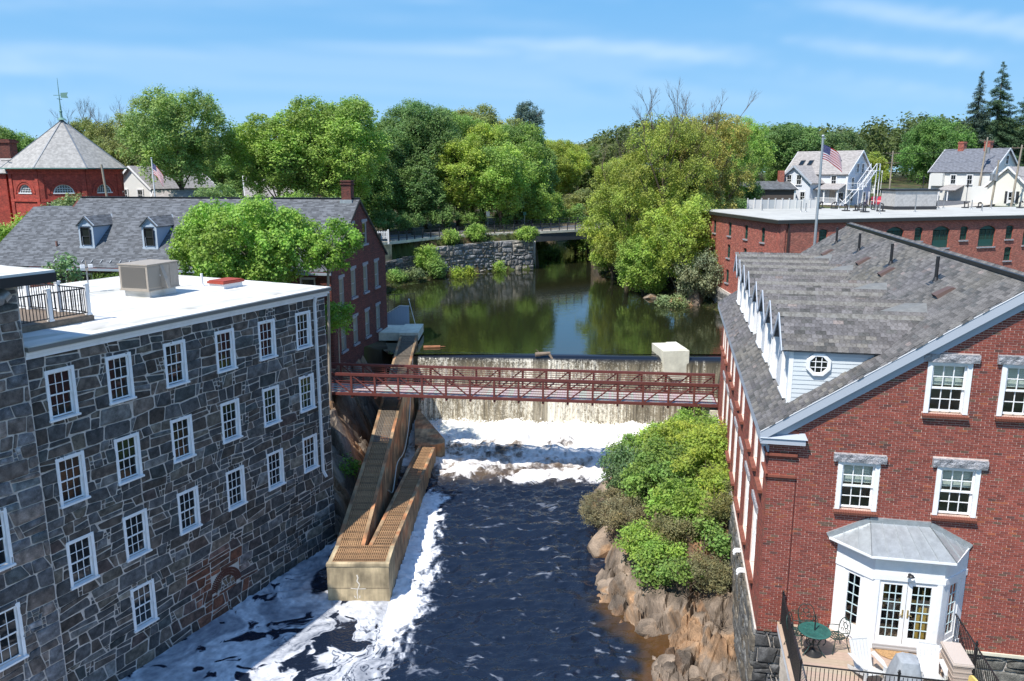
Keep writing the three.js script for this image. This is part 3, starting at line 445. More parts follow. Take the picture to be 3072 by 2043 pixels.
  for (const q of [...up, ...lo]) { const p = new THREE.Vector3(q.x, q.y, -0.06).applyMatrix4(LW); addWindow(o, p.toArray(), -PI / 2, q.w - 0.1, q.h - 0.06, { cols: 3, rows: 2, casing: 0.1, proud: 0.03, mat: M.trimWhite, sill: 0 });
    const s = mesh('window_sill', cached('wsb' + q.w, () => bx(q.w + 0.2, 0.1, 0.24)), cached('sillm', () => 0), o); s.position.set(-0.03, q.y - 0.11, p.z); s.rotation.set(0, -PI / 2, 0);
    const l = mesh('window_head', cached('wha' + q.w, () => bx(q.w + 0.3, 0.2, 0.16)), q.h > 2 ? M.granite : cached('corb', () => 0), o); l.position.set(0.01, q.y + q.h + 0.1, p.z); l.rotation.y = -PI / 2; }
  // other two walls and stone foundation
  mesh('back_wall', merge([bb(Wd - 0.35, Wd, base, yE, -Ln, -0.36), poly([[0.36, base], [Wd, base], [Wd, yE], [apex, top(apex)], [0.36, yE]], [], 0.34, -Ln - 0.34)]), M.brickMill, o);
  // foundation of squared granite under the river wall and the gable
  mesh('foundation', merge([bb(-0.06, Wd, -2, base - 0.003, -Ln - 0.3, -0.07)]), M.mortarGrey, o);
  const fnd = (x, y, R) => { const t = 0.22 + 0.16 * R(), b = R(); return b < 0.6 ? [t * 1.03, t, t * 0.93] : [t * 1.2, t * 1.02, t * 0.78]; };
  layStones(o, rubble(0.0, Ln, -1.6, base - 0.02, [], 61, { rowMin: 0.3, rowMax: 0.62, wMin: 0.5, wMax: 1.6, gap: 0.014, wob: 0.05 }), fnd, 3, 60, 0.06, new THREE.Matrix4().makeTranslation(-0.06, 0, 0).multiply(LW), x => x > 8 ? 1 : 0.05, 'foundation_stone');
  layStones(o, rubble(-0.06, 0.75, -1.6, base - 0.02, [], 63, { rowMin: 0.35, rowMax: 0.55, wMin: 0.4, wMax: 0.9, gap: 0.012, wob: 0.03 }), (x, y, R) => { const t = 0.13 + 0.08 * R(); return [t, t, t * 1.02]; }, 4, 20, 0.07, new THREE.Matrix4().makeTranslation(0, 0, -0.06), null, 'foundation_stone');
  layStones(o, rubble(5.4, 12.9, 3.0, base - 0.04, [], 64, { rowMin: 0.3, rowMax: 0.5, wMin: 0.4, wMax: 1.1, gap: 0.016 }), (x, y, R) => { const t = 0.2 + 0.2 * R(); return [t, t * 0.97, t * 0.86]; }, 9, 20, 0.06, new THREE.Matrix4().makeTranslation(0, 0, -0.06), null, 'foundation_stone');
  mesh('water_table', bb(5.5, 12.95, base, base + 0.09, -0.05, 0.06), M.concretePale, o);
  // roof: two slopes with boarding, rake boards, eaves
  const ov = 0.32, sl = Math.hypot(1, pitch), eX = -ov, eY = yE - pitch * ov + 0.08, rY = top(apex) + 0.08, z0 = 0.24, z1 = -Ln - 0.6;
  mesh('roof_deck', slab([[eX, eY, z1], [eX, eY, z0], [apex, rY, z0], [apex, rY, z1]], 0.1), M.shingleFar, o);
  mesh('roof_far_slope', slab([[Wd + ov, eY, z0], [Wd + ov, eY, z1], [apex + 0.001, rY, z1], [apex + 0.001, rY, z0]], 0.1), M.shingleFar, o);
  mesh('rake_board', merge([slab([[eX, eY - 0.015, z0 + 0.03], [eX, eY - 0.30, z0 + 0.03], [apex, rY - 0.30, z0 + 0.03], [apex, rY - 0.015, z0 + 0.03]].map(p => p), 0.03).translate(0, 0, 0), slab([[eX + 0.1, eY - 0.24, 0.10], [eX + 0.1, eY - 0.52, 0.10], [apex, rY - 0.58, 0.10], [apex, rY - 0.24, 0.10]], 0.09), slab([[apex, rY - 0.015, z0 + 0.03], [apex, rY - 0.3, z0 + 0.03], [Wd + ov, eY - 0.3, z0 + 0.03], [Wd + ov, eY - 0.015, z0 + 0.03]], 0.03), slab([[apex, rY - 0.24, 0.10], [apex, rY - 0.58, 0.10], [Wd + ov, eY - 0.52, 0.10], [Wd + ov, eY - 0.24, 0.10]], 0.09)]), M.trimGrey, o);
  mesh('drip_edge', merge([bar([eX, eY + 0.01, z0 + 0.035], [apex, rY + 0.01, z0 + 0.035], 0.02), bar([apex, rY + 0.01, z0 + 0.035], [Wd + ov, eY + 0.01, z0 + 0.035], 0.02)]), M.white, o);
  mesh('eave_board', merge([bb(eX + 0.02, eX + 0.05, eY - 0.34, eY - 0.04, z1, z0), bb(eX + 0.05, 0.0, eY - 0.34, eY - 0.30, z1, z0), bb(-0.06, -0.012, eY - 0.7, eY - 0.34, z1, 0.0)]), M.trimGrey, o);
  mesh('eave_return', merge([bb(eX + 0.02, 0.95, eY - 0.36, eY - 0.18, -0.0, 0.26), facet([[[eX, eY - 0.18, 0.30], [1.0, eY - 0.18, 0.30], [0.95, eY - 0.06, 0.02], [eX + 0.02, eY - 0.06, 0.02]], [[1.0, eY - 0.18, 0.30], [1.0, eY - 0.18, 0.02], [0.95, eY - 0.06, 0.02]]])]), M.trimGrey, o);
  // dormers
  const groups = [2.0, 6.75, 12.45, 17.25].map(d => -(d - 0.15)), roofY = x => eY + pitch * (x - eX);
  const inDormer = (x, z) => groups.some(g => z < g + 1.05 && z > g - 2.4 - 1.05 && x > 0.42 && x < 4.1 - 0.9 * 0);
  const SF = basis(o, [0, 0, 1], [apex - eX, rY - eY, 0], [eX, eY, z1]), SL = Math.hypot(apex - eX, rY - eY), WL = z0 - z1;
  // frame check: x runs towards the viewer, y up the slope; z = x cross y must point outwards
  const SFo = basis(o, [0, 0, 1], [apex - eX, rY - eY, 0], [eX, eY, z1]);
  const cs = (apex - eX) / SL;
  const hid = (sx, sy) => { const X = eX + sy * cs, Z = z1 + sx; return groups.some(g => { const ya = roofY(X); return Z < g + 0.98 && Z > g - 3.38 && X > 0.55 && ya < 13.4; }); };
  layShingles(o, SFo, WL, SL - 0.05, (x, y) => !hid(x, y), 71, (x, y) => x > WL - 4.2 && y < 4.6, 150);
  { // ridge caps
    const cap = cached('capg', () => merge([bx(0.16, 0.012, 0.24, 0.075, 0, 0).rotateZ(-0.55), bx(0.16, 0.012, 0.24, -0.075, 0, 0).rotateZ(0.55)])), R = rngOf(5); mesh('ridge_vent', bb(apex - 0.2, apex + 0.2, rY - 0.06, rY + 0.05, z1, z0), M.black, o);
    for (let z = z0 - 0.1, k = 0; z > z1; z -= 0.19, k++) { const c = mesh('ridge_cap', cap, shingleMats()[k % 12], o); c.position.set(apex, rY + 0.10, z); c.rotation.x = 0.04; } }
  let di = 0;
  for (const g of groups) for (let k = 0; k < 1; k++) {
    const F = 0.52, yb = roofY(F), ye = 13.42, yr = 14.25, hw = 1.03;   // front plane x=F
    const zc = [g, g - 2.4], zn = g + 0.95, zf = g - 2.4 - 0.95, xr = (y) => eX + (y - eY) / pitch;
    // front wall with two windows
    const fw = [], hh = 1.22, wv = 0.86;
    const Ff = new THREE.Matrix4().makeRotationY(-PI / 2).setPosition(F, 0, 0);
    const dorm = mesh('dormer', merge([poly([[zf, yb - 0.1], [zn, yb - 0.1], [zn, ye], [zc[0], yr - 0.06], [(zc[0] + zc[1]) / 2, ye], [zc[1], yr - 0.06], [zf, ye]], zc.map(z => rect(z - wv / 2, z + wv / 2, yb + 0.16, yb + 0.16 + hh)), 0.1, -0.1).applyMatrix4(new THREE.Matrix4().makeRotationY(-PI / 2).setPosition(F, 0, 0))]), M.trimWhite, o);
    for (const z of zc) addWindow(o, [F - 0.0, yb + 0.16, z], -PI / 2, wv - 0.02, hh, { cols: 1, rows: 1, casing: 0.12, proud: 0.05, mat: M.trimWhite, sill: 0.05 });
    // cheek walls of lapped boards
    const board = (z, s) => { const l = []; for (let y = yb - 0.05; y < ye - 0.2; y += 0.135) { const x1 = xr(y + 0.06) + 0.12; if (x1 > F + 0.05) l.push([y, x1]); } return l; };
    for (const [z, s] of [[zn, 1], [zf, -1]]) {
      mesh('cheek', facet(s > 0 ? [[[F, yb, z - 0.02], [xr(ye) + 0.1, ye, z - 0.02], [F, ye, z - 0.02]]] : [[[F, yb, z + 0.02], [F, ye, z + 0.02], [xr(ye) + 0.1, ye, z + 0.02]]]), M.trimWhite, o);
      for (const [y, x1] of board(z, s)) { const b = mesh('siding_board', cached('sb' + Math.round((x1 - F) * 20), () => bx(Math.round((x1 - F) * 20) / 20, 0.15, 0.02)), cached('sidm', () => std({ color: rgb(0.60, 0.64, 0.66), roughness: 0.6 })), o); b.position.set(F + 0.04 + Math.round((x1 - F) * 20) / 40, y + 0.07, z + s * 0.002); b.rotation.x = -s * 0.11; }
      mesh('corner_board', bb(F - 0.03, F + 0.10, yb - 0.05, ye, z - 0.03 * (s > 0 ? 1 : 0.6), z + 0.03 * (s > 0 ? 0.8 : 1)), M.trimWhite, o);
      mesh('frieze', bb(F + 0.09, xr(ye) - 0.3, ye - 0.24, ye - 0.06, z + (s > 0 ? 0.0 : -0.04), z + (s > 0 ? 0.04 : 0)), cached('frz', () => std({ color: rgb(0.45, 0.5, 0.55), roughness: 0.6 })), o);
    }
    // octagonal window in the near cheek of the nearest dormer
    if (di === 0) { const oc = mesh('octagon_window', (() => { const s = new THREE.Shape(), r = 0.36, h = new THREE.Path(), q = 0.27; for (let a = 0; a < 8; a++) { const t = PI / 8 + a * PI / 4; s[a ? 'lineTo' : 'moveTo'](Math.cos(t) * r, Math.sin(t) * r); h[a ? 'lineTo' : 'moveTo'](Math.cos(t) * q, Math.sin(t) * q); } s.holes.push(h); return merge([new THREE.ExtrudeGeometry(s, { depth: 0.07, bevelEnabled: true, bevelSize: 0.01, bevelThickness: 0.01, bevelSegments: 1 }), ...[-0.085, 0.085].flatMap(t => [bb(t - 0.01, t + 0.01, -0.26, 0.26, 0.02, 0.05), bb(-0.26, 0.26, t - 0.01, t + 0.01, 0.02, 0.048)])]); })(), M.trimWhite, o); oc.position.set(1.32, 12.93, zn + 0.02);
      mesh('pane', new THREE.CylinderGeometry(0.29, 0.29, 0.01, 8).rotateY(PI / 8).rotateX(PI / 2).translate(0, 0, 0.02), M.glass, oc); }
    // gable roofs, one for each window
    zc.forEach((z, zi) => {
      const xb = xr(yr) + 0.1, xe = xr(ye - 0.1) + 0.1, xf = F - 0.28, yl = ye - 0.08, hwN = 1.12, y2 = yr + 0.02;
      const near = [[xf, yl, z + hwN], [xe, yl, z + hwN], [xb, y2, z], [xf, y2, z]], farS = [[xe, yl, z - hwN], [xf, yl, z - hwN], [xf, y2, z], [xb, y2, z]];
      mesh('dormer_roof', merge([slab(near, 0.05), slab(farS, 0.05)]), M.shingleFar, o);
      const fr = basis(o, [1, 0, 0], [0, y2 - yl, -hwN], [xf, yl, z + hwN]), L = Math.hypot(y2 - yl, hwN), wv2 = xb - xf;
      layShingles(o, fr, wv2, L, (x, y) => x < (xe - xf) + (xb - xe) * (y / L) + 0.05, 80 + di * 2 + zi, (x, y) => di === 0 && zi === 0, 40, 'dormer_shingling');
      mesh('barge_board', merge([bar([xf - 0.005, yl - 0.06, z + hwN], [xf - 0.005, y2 - 0.05, z], 0.03, 0.16), bar([xf - 0.005, yl - 0.06, z - hwN], [xf - 0.005, y2 - 0.05, z], 0.03, 0.16)]), M.trimGrey, o);
      mesh('dormer_ridge_cap', (() => { const k = (y2 - yl) / hwN * 0.14, a = xf, b = xb - 0.15, y = y2 + 0.035; return facet([[[a, y - k, z + 0.14], [b, y - k, z + 0.14], [b, y, z], [a, y, z]], [[b, y - k, z - 0.14], [a, y - k, z - 0.14], [a, y, z], [b, y, z]]]); })(), cached('rcm', () => std({ map: M.shingleWarm.map, color: rgb(0.2, 0.195, 0.185), roughness: 0.95 })), o);
    });
    // rubber cricket in the valley between the two gables
    const R1 = [xr(yr) + 0.05, yr + 0.06, zc[0] + 0.05], R2 = [xr(yr) + 0.05, yr + 0.06, zc[1] - 0.05], V = [1.9, ye + 0.22, (zc[0] + zc[1]) / 2], A = [xr(yr) + 0.35, roofY(xr(yr) + 0.35) + 0.03, (zc[0] + zc[1]) / 2];
    mesh('cricket', facet([[R1, A, V], [A, R2, V], [V, [V[0], V[1] - 0.2, V[2]], R1], [R2, [V[0], V[1] - 0.2, V[2]], V]]), cached('crk', () => std({ map: mottled(1, [0.46, 0.46, 0.45], 0.14), roughness: 0.85 })), o);
    di++;
  }
  // pipes and box vents on the slope
  for (const [x, d] of [[5.48, 5.07], [5.4, 10.4], [5.38, 15.96], [5.29, 20.75]]) { const z = -(d - 0.15), y = roofY(x); mesh('vent_stack', merge([rod([x, y - 0.05, z], [x, y + 0.8, z], 0.055, 0.055, 10), slab([[x - 0.25, roofY(x - 0.25) + 0.03, z - 0.2], [x - 0.25, roofY(x - 0.25) + 0.03, z + 0.2], [x + 0.22, roofY(x + 0.22) + 0.03, z + 0.2], [x + 0.22, roofY(x + 0.22) + 0.03, z - 0.2]], 0.012), rod([x, y - 0.02, z], [x, y + 0.12, z], 0.11, 0.06, 10)]), M.black, o); }
  for (const [x, d] of [[5.15, 3.28], [4.98, 9.45], [4.97, 13.3], [4.6, 19.46]]) { const z = -(d - 0.15), f = basis(o, [0, 0, 1], [apex - eX, rY - eY, 0], [x, roofY(x) + 0.02, z]); mesh('box_vent', merge([facet([[[-0.22, -0.2, 0.12], [0.22, -0.2, 0.12], [0.18, 0.3, 0.09], [-0.18, 0.3, 0.09]], [[-0.22, -0.2, 0.12], [-0.18, 0.3, 0.09], [-0.18, 0.42, 0.0], [-0.24, -0.2, 0.0]], [[0.22, -0.2, 0.12], [0.24, -0.2, 0], [0.18, 0.42, 0], [0.18, 0.3, 0.09]], [[-0.18, 0.3, 0.09], [0.18, 0.3, 0.09], [0.18, 0.42, 0], [-0.18, 0.42, 0]], [[-0.22, -0.2, 0.12], [-0.2, -0.16, 0.0], [0.2, -0.16, 0.0], [0.22, -0.2, 0.12]]])]).applyMatrix4(f), cached('bxv', () => std({ color: rgb(0.11, 0.07, 0.06), roughness: 0.7 })), o); }
  // the white bay with a standing seam roof
  const bx0 = 2.12, bx1 = 5.38, fx0 = 2.98, fx1 = 4.82, bd = 0.86, by0 = 5.0, by1 = 7.92;
  const side = Math.hypot(fx0 - bx0, bd), sa = Math.atan2(bd, fx0 - bx0);
  const sideWall = (pts, holes) => poly(pts, holes, 0.1, -0.1);
  mesh('bay_front', poly(rect(0, fx1 - fx0, by0, by1), [rect(0.17, fx1 - fx0 - 0.17, by0 + 0.14, by0 + 2.12)], 0.1, -0.1).translate(fx0, 0, bd), M.trimWhite, o);
  const fl = new THREE.Matrix4().makeRotationY(-sa).setPosition(bx0, 0, 0), fr2 = new THREE.Matrix4().makeRotationY(sa).setPosition(fx1, 0, bd);
  for (const [m, nm] of [[fl, 'bay_side'], [fr2, 'bay_side']]) mesh(nm, sideWall(rect(0, side, by0, by1), [rect(0.3, side - 0.3, by0 + 0.22, by0 + 2.08)]).applyMatrix4(m), M.trimWhite, o);
  mesh('bay_trim', merge([bb(fx0 - 0.04, fx1 + 0.04, by0 + 2.14, by0 + 2.32, bd, bd + 0.03), bb(fx0 + 0.02, fx0 + 0.16, by0, by0 + 2.14, bd, bd + 0.025), bb(fx1 - 0.16, fx1 - 0.02, by0, by0 + 2.14, bd, bd + 0.025), bb(fx0, fx1, by0 - 0.16, by0 + 0.02, bd - 0.1, bd + 0.04), bb(0, side, by0 + 2.1, by0 + 2.28, 0, 0.03).applyMatrix4(fl), bb(0, side, by0 + 2.1, by0 + 2.28, 0, 0.03).applyMatrix4(fr2), bb(0, side, by0 - 0.1, by0 + 0.06, 0, 0.04).applyMatrix4(fl), bb(0, side, by0 - 0.1, by0 + 0.06, 0, 0.04).applyMatrix4(fr2)]), M.trimWhite, o);
  mesh('bay_step', merge([bb(fx0 + 0.12, fx1 - 0.12, by0 + 0.02, by0 + 0.07, bd, bd + 0.12), bb(fx0 + 0.12, fx1 - 0.12, by0 + 0.07, by0 + 0.13, bd, bd + 0.06)]), std({ color: rgb(0.36, 0.34, 0.33), roughness: 0.6 }), o);
  const muntT = std({ color: rgb(0.55, 0.68, 0.70), roughness: 0.5 });
  const leaf = (w, h, nx, ny) => { const s = 0.12, l = [bb(0, s, 0, h, -0.05, 0), bb(w - s, w, 0, h, -0.05, 0), bb(s, w - s, 0, 0.2, -0.05, 0), bb(s, w - s, h - 0.1, h, -0.05, 0)]; return [merge(l), [s, w - s, 0.2, h - 0.1]]; };
  const doors = (m, name, w, h, nx, ny, handleX) => { const [g, [a, b, c, d]] = leaf(w, h, nx, ny); const dd = mesh(name, g.applyMatrix4(m), M.trimWhite, o); const ms = []; for (let i = 1; i < nx; i++) ms.push(bb(lerp(a, b, i / nx) - 0.011, lerp(a, b, i / nx) + 0.011, c, d, -0.04, -0.012)); for (let j = 1; j < ny; j++) ms.push(bb(a, b, lerp(c, d, j / ny) - 0.011, lerp(c, d, j / ny) + 0.011, -0.039, -0.013)); mesh('muntin', merge(ms).applyMatrix4(m), muntT, dd);
    for (let i = 0; i < nx; i++) for (let j = 0; j < ny; j++) { const p = mesh('pane', cached(['dp', nx, ny, w].join(), () => bx((b - a) / nx, (d - c) / ny, 0.006)), M.pane, dd); p.applyMatrix4(m.clone().multiply(new THREE.Matrix4().makeTranslation(lerp(a, b, (i + 0.5) / nx), lerp(c, d, (j + 0.5) / ny), -0.026))); }
    if (handleX !== undefined) mesh('handle', merge([bb(handleX - 0.02, handleX + 0.02, 0.85, 1.1, 0, 0.02), rod([handleX, 0.96, 0.03], [handleX + (handleX > w / 2 ? -0.1 : 0.1), 0.94, 0.05], 0.012)]).applyMatrix4(m), std({ color: rgb(0.55, 0.42, 0.18), roughness: 0.3, metalness: 0.7 }), dd); };
  const dw = (fx1 - fx0 - 0.34) / 2;
  doors(new THREE.Matrix4().makeTranslation(fx0 + 0.17, by0 + 0.15, bd - 0.02), 'french_door', dw - 0.01, 1.95, 3, 6, dw - 0.07);
  doors(new THREE.Matrix4().makeTranslation(fx0 + 0.18 + dw, by0 + 0.15, bd - 0.02), 'french_door', dw - 0.01, 1.95, 3, 6, 0.06);
  doors(fl.clone().multiply(new THREE.Matrix4().makeTranslation(0.3, by0 + 0.22, -0.02)), 'bay_window', side - 0.6, 1.86, 2, 5);
  doors(fr2.clone().multiply(new THREE.Matrix4().makeTranslation(0.3, by0 + 0.22, -0.02)), 'bay_window', side - 0.6, 1.86, 2, 5);
  mesh('bay_interior', merge([bb(3.02, 4.78, 4.96, 5.0, -3.0, 0.74), bb(2.0, 5.5, 5.0, 7.6, -3.05, -3.0), bb(1.95, 2.0, 5.0, 7.6, -3, -0.4), bb(5.5, 5.55, 5, 7.6, -3, -0.4), bb(2.0, 5.5, 7.6, 7.65, -3, -0.36), bb(3.02, 4.78, 7.6, 7.65, -0.36, 0.74)]), std({ map: mottled(2, [0.36, 0.30, 0.24], 0.2), roughness: 0.8 }), o);
  mesh('curtain', merge([bb(4.35, 4.7, 5.05, 6.1, 0.3, 0.36), bb(3.2, 3.9, 5.3, 6.0, -1.6, -1.0)]), std({ color: rgb(0.42, 0.28, 0.05), roughness: 0.9 }), o);
  { // roof of the bay
    const q0 = [1.86, 7.93, 0.03], q1 = [2.8, 7.93, 1.1], q2 = [5.0, 7.93, 1.1], q3 = [5.64, 7.93, 0.03], t0 = [2.95, 8.5, 0.03], t1 = [4.55, 8.5, 0.03];
    mesh('bay_roof', merge([facet([[q0, q1, t0], [q1, q2, t1, t0], [q2, q3, t1]])]), M.galv, o); mesh('bay_soffit', merge([facet([[q0, q3, q2, q1].map(p => [p[0], p[1] - 0.012, p[2]])]), bar([1.86, 7.9, 0.05], [2.8, 7.9, 1.08], 0.03, 0.07), bar([2.8, 7.9, 1.09], [5.0, 7.9, 1.09], 0.03, 0.07), bar([5.0, 7.9, 1.08], [5.64, 7.9, 0.05], 0.03, 0.07)]), M.trimWhite, o);
    const seam = (a, b) => bar([a[0], a[1] + 0.012, a[2]], [b[0], b[1] + 0.012, b[2]], 0.015, 0.03), L = []; const mix = (a, b, t) => a.map((v, i) => lerp(v, b[i], t));
    for (let k = 0; k <= 5; k++) L.push(seam(mix(q1, q2, k / 5), mix(t0, t1, k / 5))); for (const t of [0.35, 0.7]) { L.push(seam(mix(q0, q1, t), mix(q0, t0, t)), seam(mix(q3, q2, t), mix(q3, t1, t))); } L.push(seam(q1, t0), seam(q2, t1));
    mesh('standing_seam', merge(L), M.galv, o);
    mesh('flashing', merge([bar([1.8, 7.98, 0.03], [2.93, 8.56, 0.03], 0.06, 0.15), bar([2.93, 8.56, 0.03], [4.57, 8.56, 0.03], 0.06, 0.15), bar([4.57, 8.56, 0.03], [5.7, 7.98, 0.03], 0.06, 0.15)]), M.galv, o);
  }
}
{ const a = thing('wall_lamp', 'small round black wall lamp above the french doors of the bay', 'lamp', onRB(3.9, 7.36, 0.9), RT); mesh('bracket', rod([0, 0, -0.02], [0, 0, 0.1], 0.05, 0.04, 10), M.black, a); mesh('lamp_shade', new THREE.SphereGeometry(0.1, 12, 8, 0, 2 * PI, 0, PI / 2).rotateX(-0.5).translate(0, -0.02, 0.12), M.black, a); mesh('bulb', new THREE.SphereGeometry(0.045, 10, 8).translate(0.03, -0.05, 0.16), M.white, a); }
// ---------------------------------------------------------------- deck and its furniture (frame of the brick building)
{
  const o = thing('timber_deck', 'pale tan board deck in front of the white bay', 'deck', onRB(0.62, 4.97, 0.03), RT);
  const g = cached('deckb', () => { const q = new THREE.BoxGeometry(4.9, 0.028, 0.134); return bx(4.9, 0.028, 0.134); }), R = rngOf(31), ms = Array.from({ length: 5 }, (_, i) => { const m = M.deckTan.clone(); m.color = rgb(0.9 + 0.1 * R(), 0.88 + 0.1 * R(), 0.86 + 0.1 * R()); return m; });
  for (let k = 0; k < 27; k++) { const b = mesh('plank', g, ms[Math.floor(R() * 5)], o); b.position.set(2.45, -0.014 - 0.002 * R(), 0.07 + k * 0.1385); }
  mesh('joist', merge([bb(0.02, 4.88, -0.26, -0.03, 3.66, 3.72), bb(0.0, 0.05, -0.26, -0.03, 0, 3.66), bb(4.85, 4.9, -0.26, -0.03, 0, 3.66), ...[0.9, 1.7, 2.5, 3.3, 4.1].map(x => bb(x - 0.02, x + 0.02, -0.24, -0.03, 0, 3.66))]), M.deckTan, o);
  mesh('fascia', merge([bb(-0.04, -0.002, -0.22, 0.0, 0, 3.76), bb(-0.04, 4.92, -0.22, 0.0, 3.722, 3.76)]), M.trimWhite, o);
  mesh('edge_board', bb(-0.05, 0.1, 0.002, 0.03, 0.0, 3.7), std({ map: M.deckTan.map, color: rgb(1, 0.98, 0.95), roughness: 0.7 }), o);
  for (const [x, z] of [[0.1, 3.6], [2.4, 3.6], [4.8, 3.6]]) mesh('post', bx(0.14, 4.5, 0.14, x, -2.5, z), M.wood, o);
}
{
  const rail = (label, pts, postAt) => {
    const o = thing('deck_railing', label, 'railing', onRB(0, 4.97, 0), RT, undefined);
    const bal = cached('dbal', () => bx(0.016, 0.84, 0.016, 0, 0.5, 0)), pg = cached('dpost', () => merge([bx(0.05, 1.06, 0.05, 0, 0.53, 0), bx(0.075, 0.03, 0.075, 0, 1.04, 0), new THREE.SphereGeometry(0.032, 8, 6).translate(0, 1.1, 0), bx(0.09, 0.04, 0.09, 0, 0.02, 0)]));
    for (let i = 0; i + 1 < pts.length; i++) { const [A, B] = [pts[i], pts[i + 1]]; mesh('rail', merge([bar([A[0], 0.96, A[1]], [B[0], 0.96, B[1]], 0.035, 0.028), bar([A[0], 0.10, A[1]], [B[0], 0.10, B[1]], 0.028, 0.025)]), M.black, o); const L = Math.hypot(B[0] - A[0], B[1] - A[1]), n = Math.round(L / 0.105); for (let k = 1; k < n; k++) mesh('baluster', bal, M.black, o).position.set(lerp(A[0], B[0], k / n), 0, lerp(A[1], B[1], k / n)); }
    for (const p of postAt || pts) mesh('post', pg, M.black, o).position.set(p[0], 0, p[1]);
  };
  rail('black railing along the river side of the tan deck', [[0.68, 0.12], [0.68, 1.9], [0.68, 3.62]]);
  rail('black railing across the front of the tan deck', [[0.74, 3.64], [3.06, 3.64], [5.4, 3.64]], [[3.06, 3.64], [5.46, 3.64]]);
  rail('black railing beside the tan storage box, against the brick wall', [[5.46, 0.15], [5.46, 1.85], [5.46, 3.58]], [[5.46, 0.15], [5.46, 1.85]]);
}
const greenIron = std({ map: mottled(0.6, [0.16, 0.36, 0.33], 0.25, 8, 3), roughness: 0.5 }), darkGreen = std({ color: rgb(0.016, 0.045, 0.038), roughness: 0.5 });
{
  const t = thing('garden_table', 'round green cast metal table with a bare umbrella pole on the deck', 'table', onRB(1.38, 4.98, 1.5), RT);
  mesh('tabletop', new THREE.LatheGeometry([[0, 0.72], [0.05, 0.725], [0.36, 0.72], [0.385, 0.732], [0.43, 0.732], [0.445, 0.72], [0.44, 0.7], [0.42, 0.695], [0, 0.70]].map(p => new THREE.Vector2(...p)), 40), greenIron, t);
  mesh('rim_relief', merge([...Array.from({ length: 10 }, (_, k) => { const a = k * PI / 5; return new THREE.TorusGeometry(0.055, 0.007, 5, 12).rotateX(PI / 2).translate(Math.cos(a) * 0.26, 0.724, Math.sin(a) * 0.26); }), new THREE.TorusGeometry(0.15, 0.008, 5, 24).rotateX(PI / 2).translate(0, 0.724, 0)]), greenIron, t);
  for (let k = 0; k < 3; k++) { const a = k * 2 * PI / 3 + 0.5, c = Math.cos(a), s = Math.sin(a); mesh('leg', tube([[c * 0.3, 0.69, s * 0.3], [c * 0.2, 0.5, s * 0.2], [c * 0.12, 0.32, s * 0.12], [c * 0.22, 0.14, s * 0.22], [c * 0.36, 0.015, s * 0.36]], 0.016, 20, 6), darkGreen, t); }
  mesh('stretcher_ring', merge([new THREE.TorusGeometry(0.17, 0.011, 6, 24).rotateX(PI / 2).translate(0, 0.36, 0), new THREE.TorusGeometry(0.24, 0.011, 6, 24).rotateX(PI / 2).translate(0, 0.6, 0)]), darkGreen, t);
  mesh('umbrella_pole', rod([0, 0.03, 0], [0, 1.22, 0], 0.02), M.black, t); mesh('umbrella_base', new THREE.LatheGeometry([[0, 0.0], [0.26, 0.0], [0.26, 0.03], [0.1, 0.07], [0.04, 0.16], [0, 0.16]].map(p => new THREE.Vector2(...p)), 24), M.black, t);
  const chair = (label, x, z, turn) => {
    const c = thing('garden_chair', label, 'chair', onRB(x, 4.98, z), RT + turn);
    const lat = []; for (let k = 0; k < 6; k++) { const a = -0.2 + k * 0.08; lat.push(bar([a, 0.44, -0.2], [a * 0.8, 0.44, 0.2], 0.012), bar([-0.21, 0.44, a], [0.21, 0.44, a], 0.012)); } lat.push(new THREE.TorusGeometry(0.22, 0.012, 6, 24).rotateX(PI / 2).translate(0, 0.44, 0), ...[[0.1, 0.08], [-0.1, 0.08], [0, -0.1], [0.1, -0.06], [-0.1, -0.06]].map(([a, b]) => new THREE.TorusGeometry(0.055, 0.008, 5, 12).rotateX(PI / 2).translate(a, 0.445, b)));
    mesh('seat', merge(lat), darkGreen, c);
    mesh('backrest', merge([tube([[-0.2, 0.44, -0.2], [-0.23, 0.62, -0.24], [-0.19, 0.82, -0.28], [-0.08, 0.92, -0.3], [0, 0.90, -0.3], [0.08, 0.92, -0.3], [0.19, 0.82, -0.28], [0.23, 0.62, -0.24], [0.2, 0.44, -0.2]], 0.014, 40), new THREE.TorusGeometry(0.085, 0.013, 6, 18).translate(0, 0.72, -0.27), ...[0, 1, 2, 3, 4, 5].map(k => bar([Math.cos(k * PI / 3 + 0.5) * 0.085, 0.72 + Math.sin(k * PI / 3 + 0.5) * 0.085, -0.27], [Math.cos(k * PI / 3 + 0.5) * 0.17, 0.72 + Math.sin(k * PI / 3 + 0.5) * 0.16, -0.27], 0.012)), new THREE.TorusGeometry(0.05, 0.009, 5, 12).translate(-0.1, 0.56, -0.25), new THREE.TorusGeometry(0.05, 0.009, 5, 12).translate(0.1, 0.56, -0.25)]), darkGreen, c);
    for (const s of [-1, 1]) { mesh('leg', tube([[s * 0.19, 0.43, 0.17], [s * 0.21, 0.25, 0.2], [s * 0.19, 0.1, 0.21], [s * 0.23, 0.01, 0.25]], 0.013, 14), darkGreen, c); mesh('leg', tube([[s * 0.19, 0.43, -0.19], [s * 0.2, 0.2, -0.24], [s * 0.22, 0.01, -0.3]], 0.013, 14), darkGreen, c); mesh('armrest', tube([[s * 0.22, 0.62, -0.22], [s * 0.25, 0.65, 0.0], [s * 0.25, 0.63, 0.14], [s * 0.22, 0.5, 0.17], [s * 0.2, 0.43, 0.17]], 0.012, 16), darkGreen, c); }
  };
  chair('ornate green metal chair between the round table and the white bay', 2.05, 1.18, -1.15);
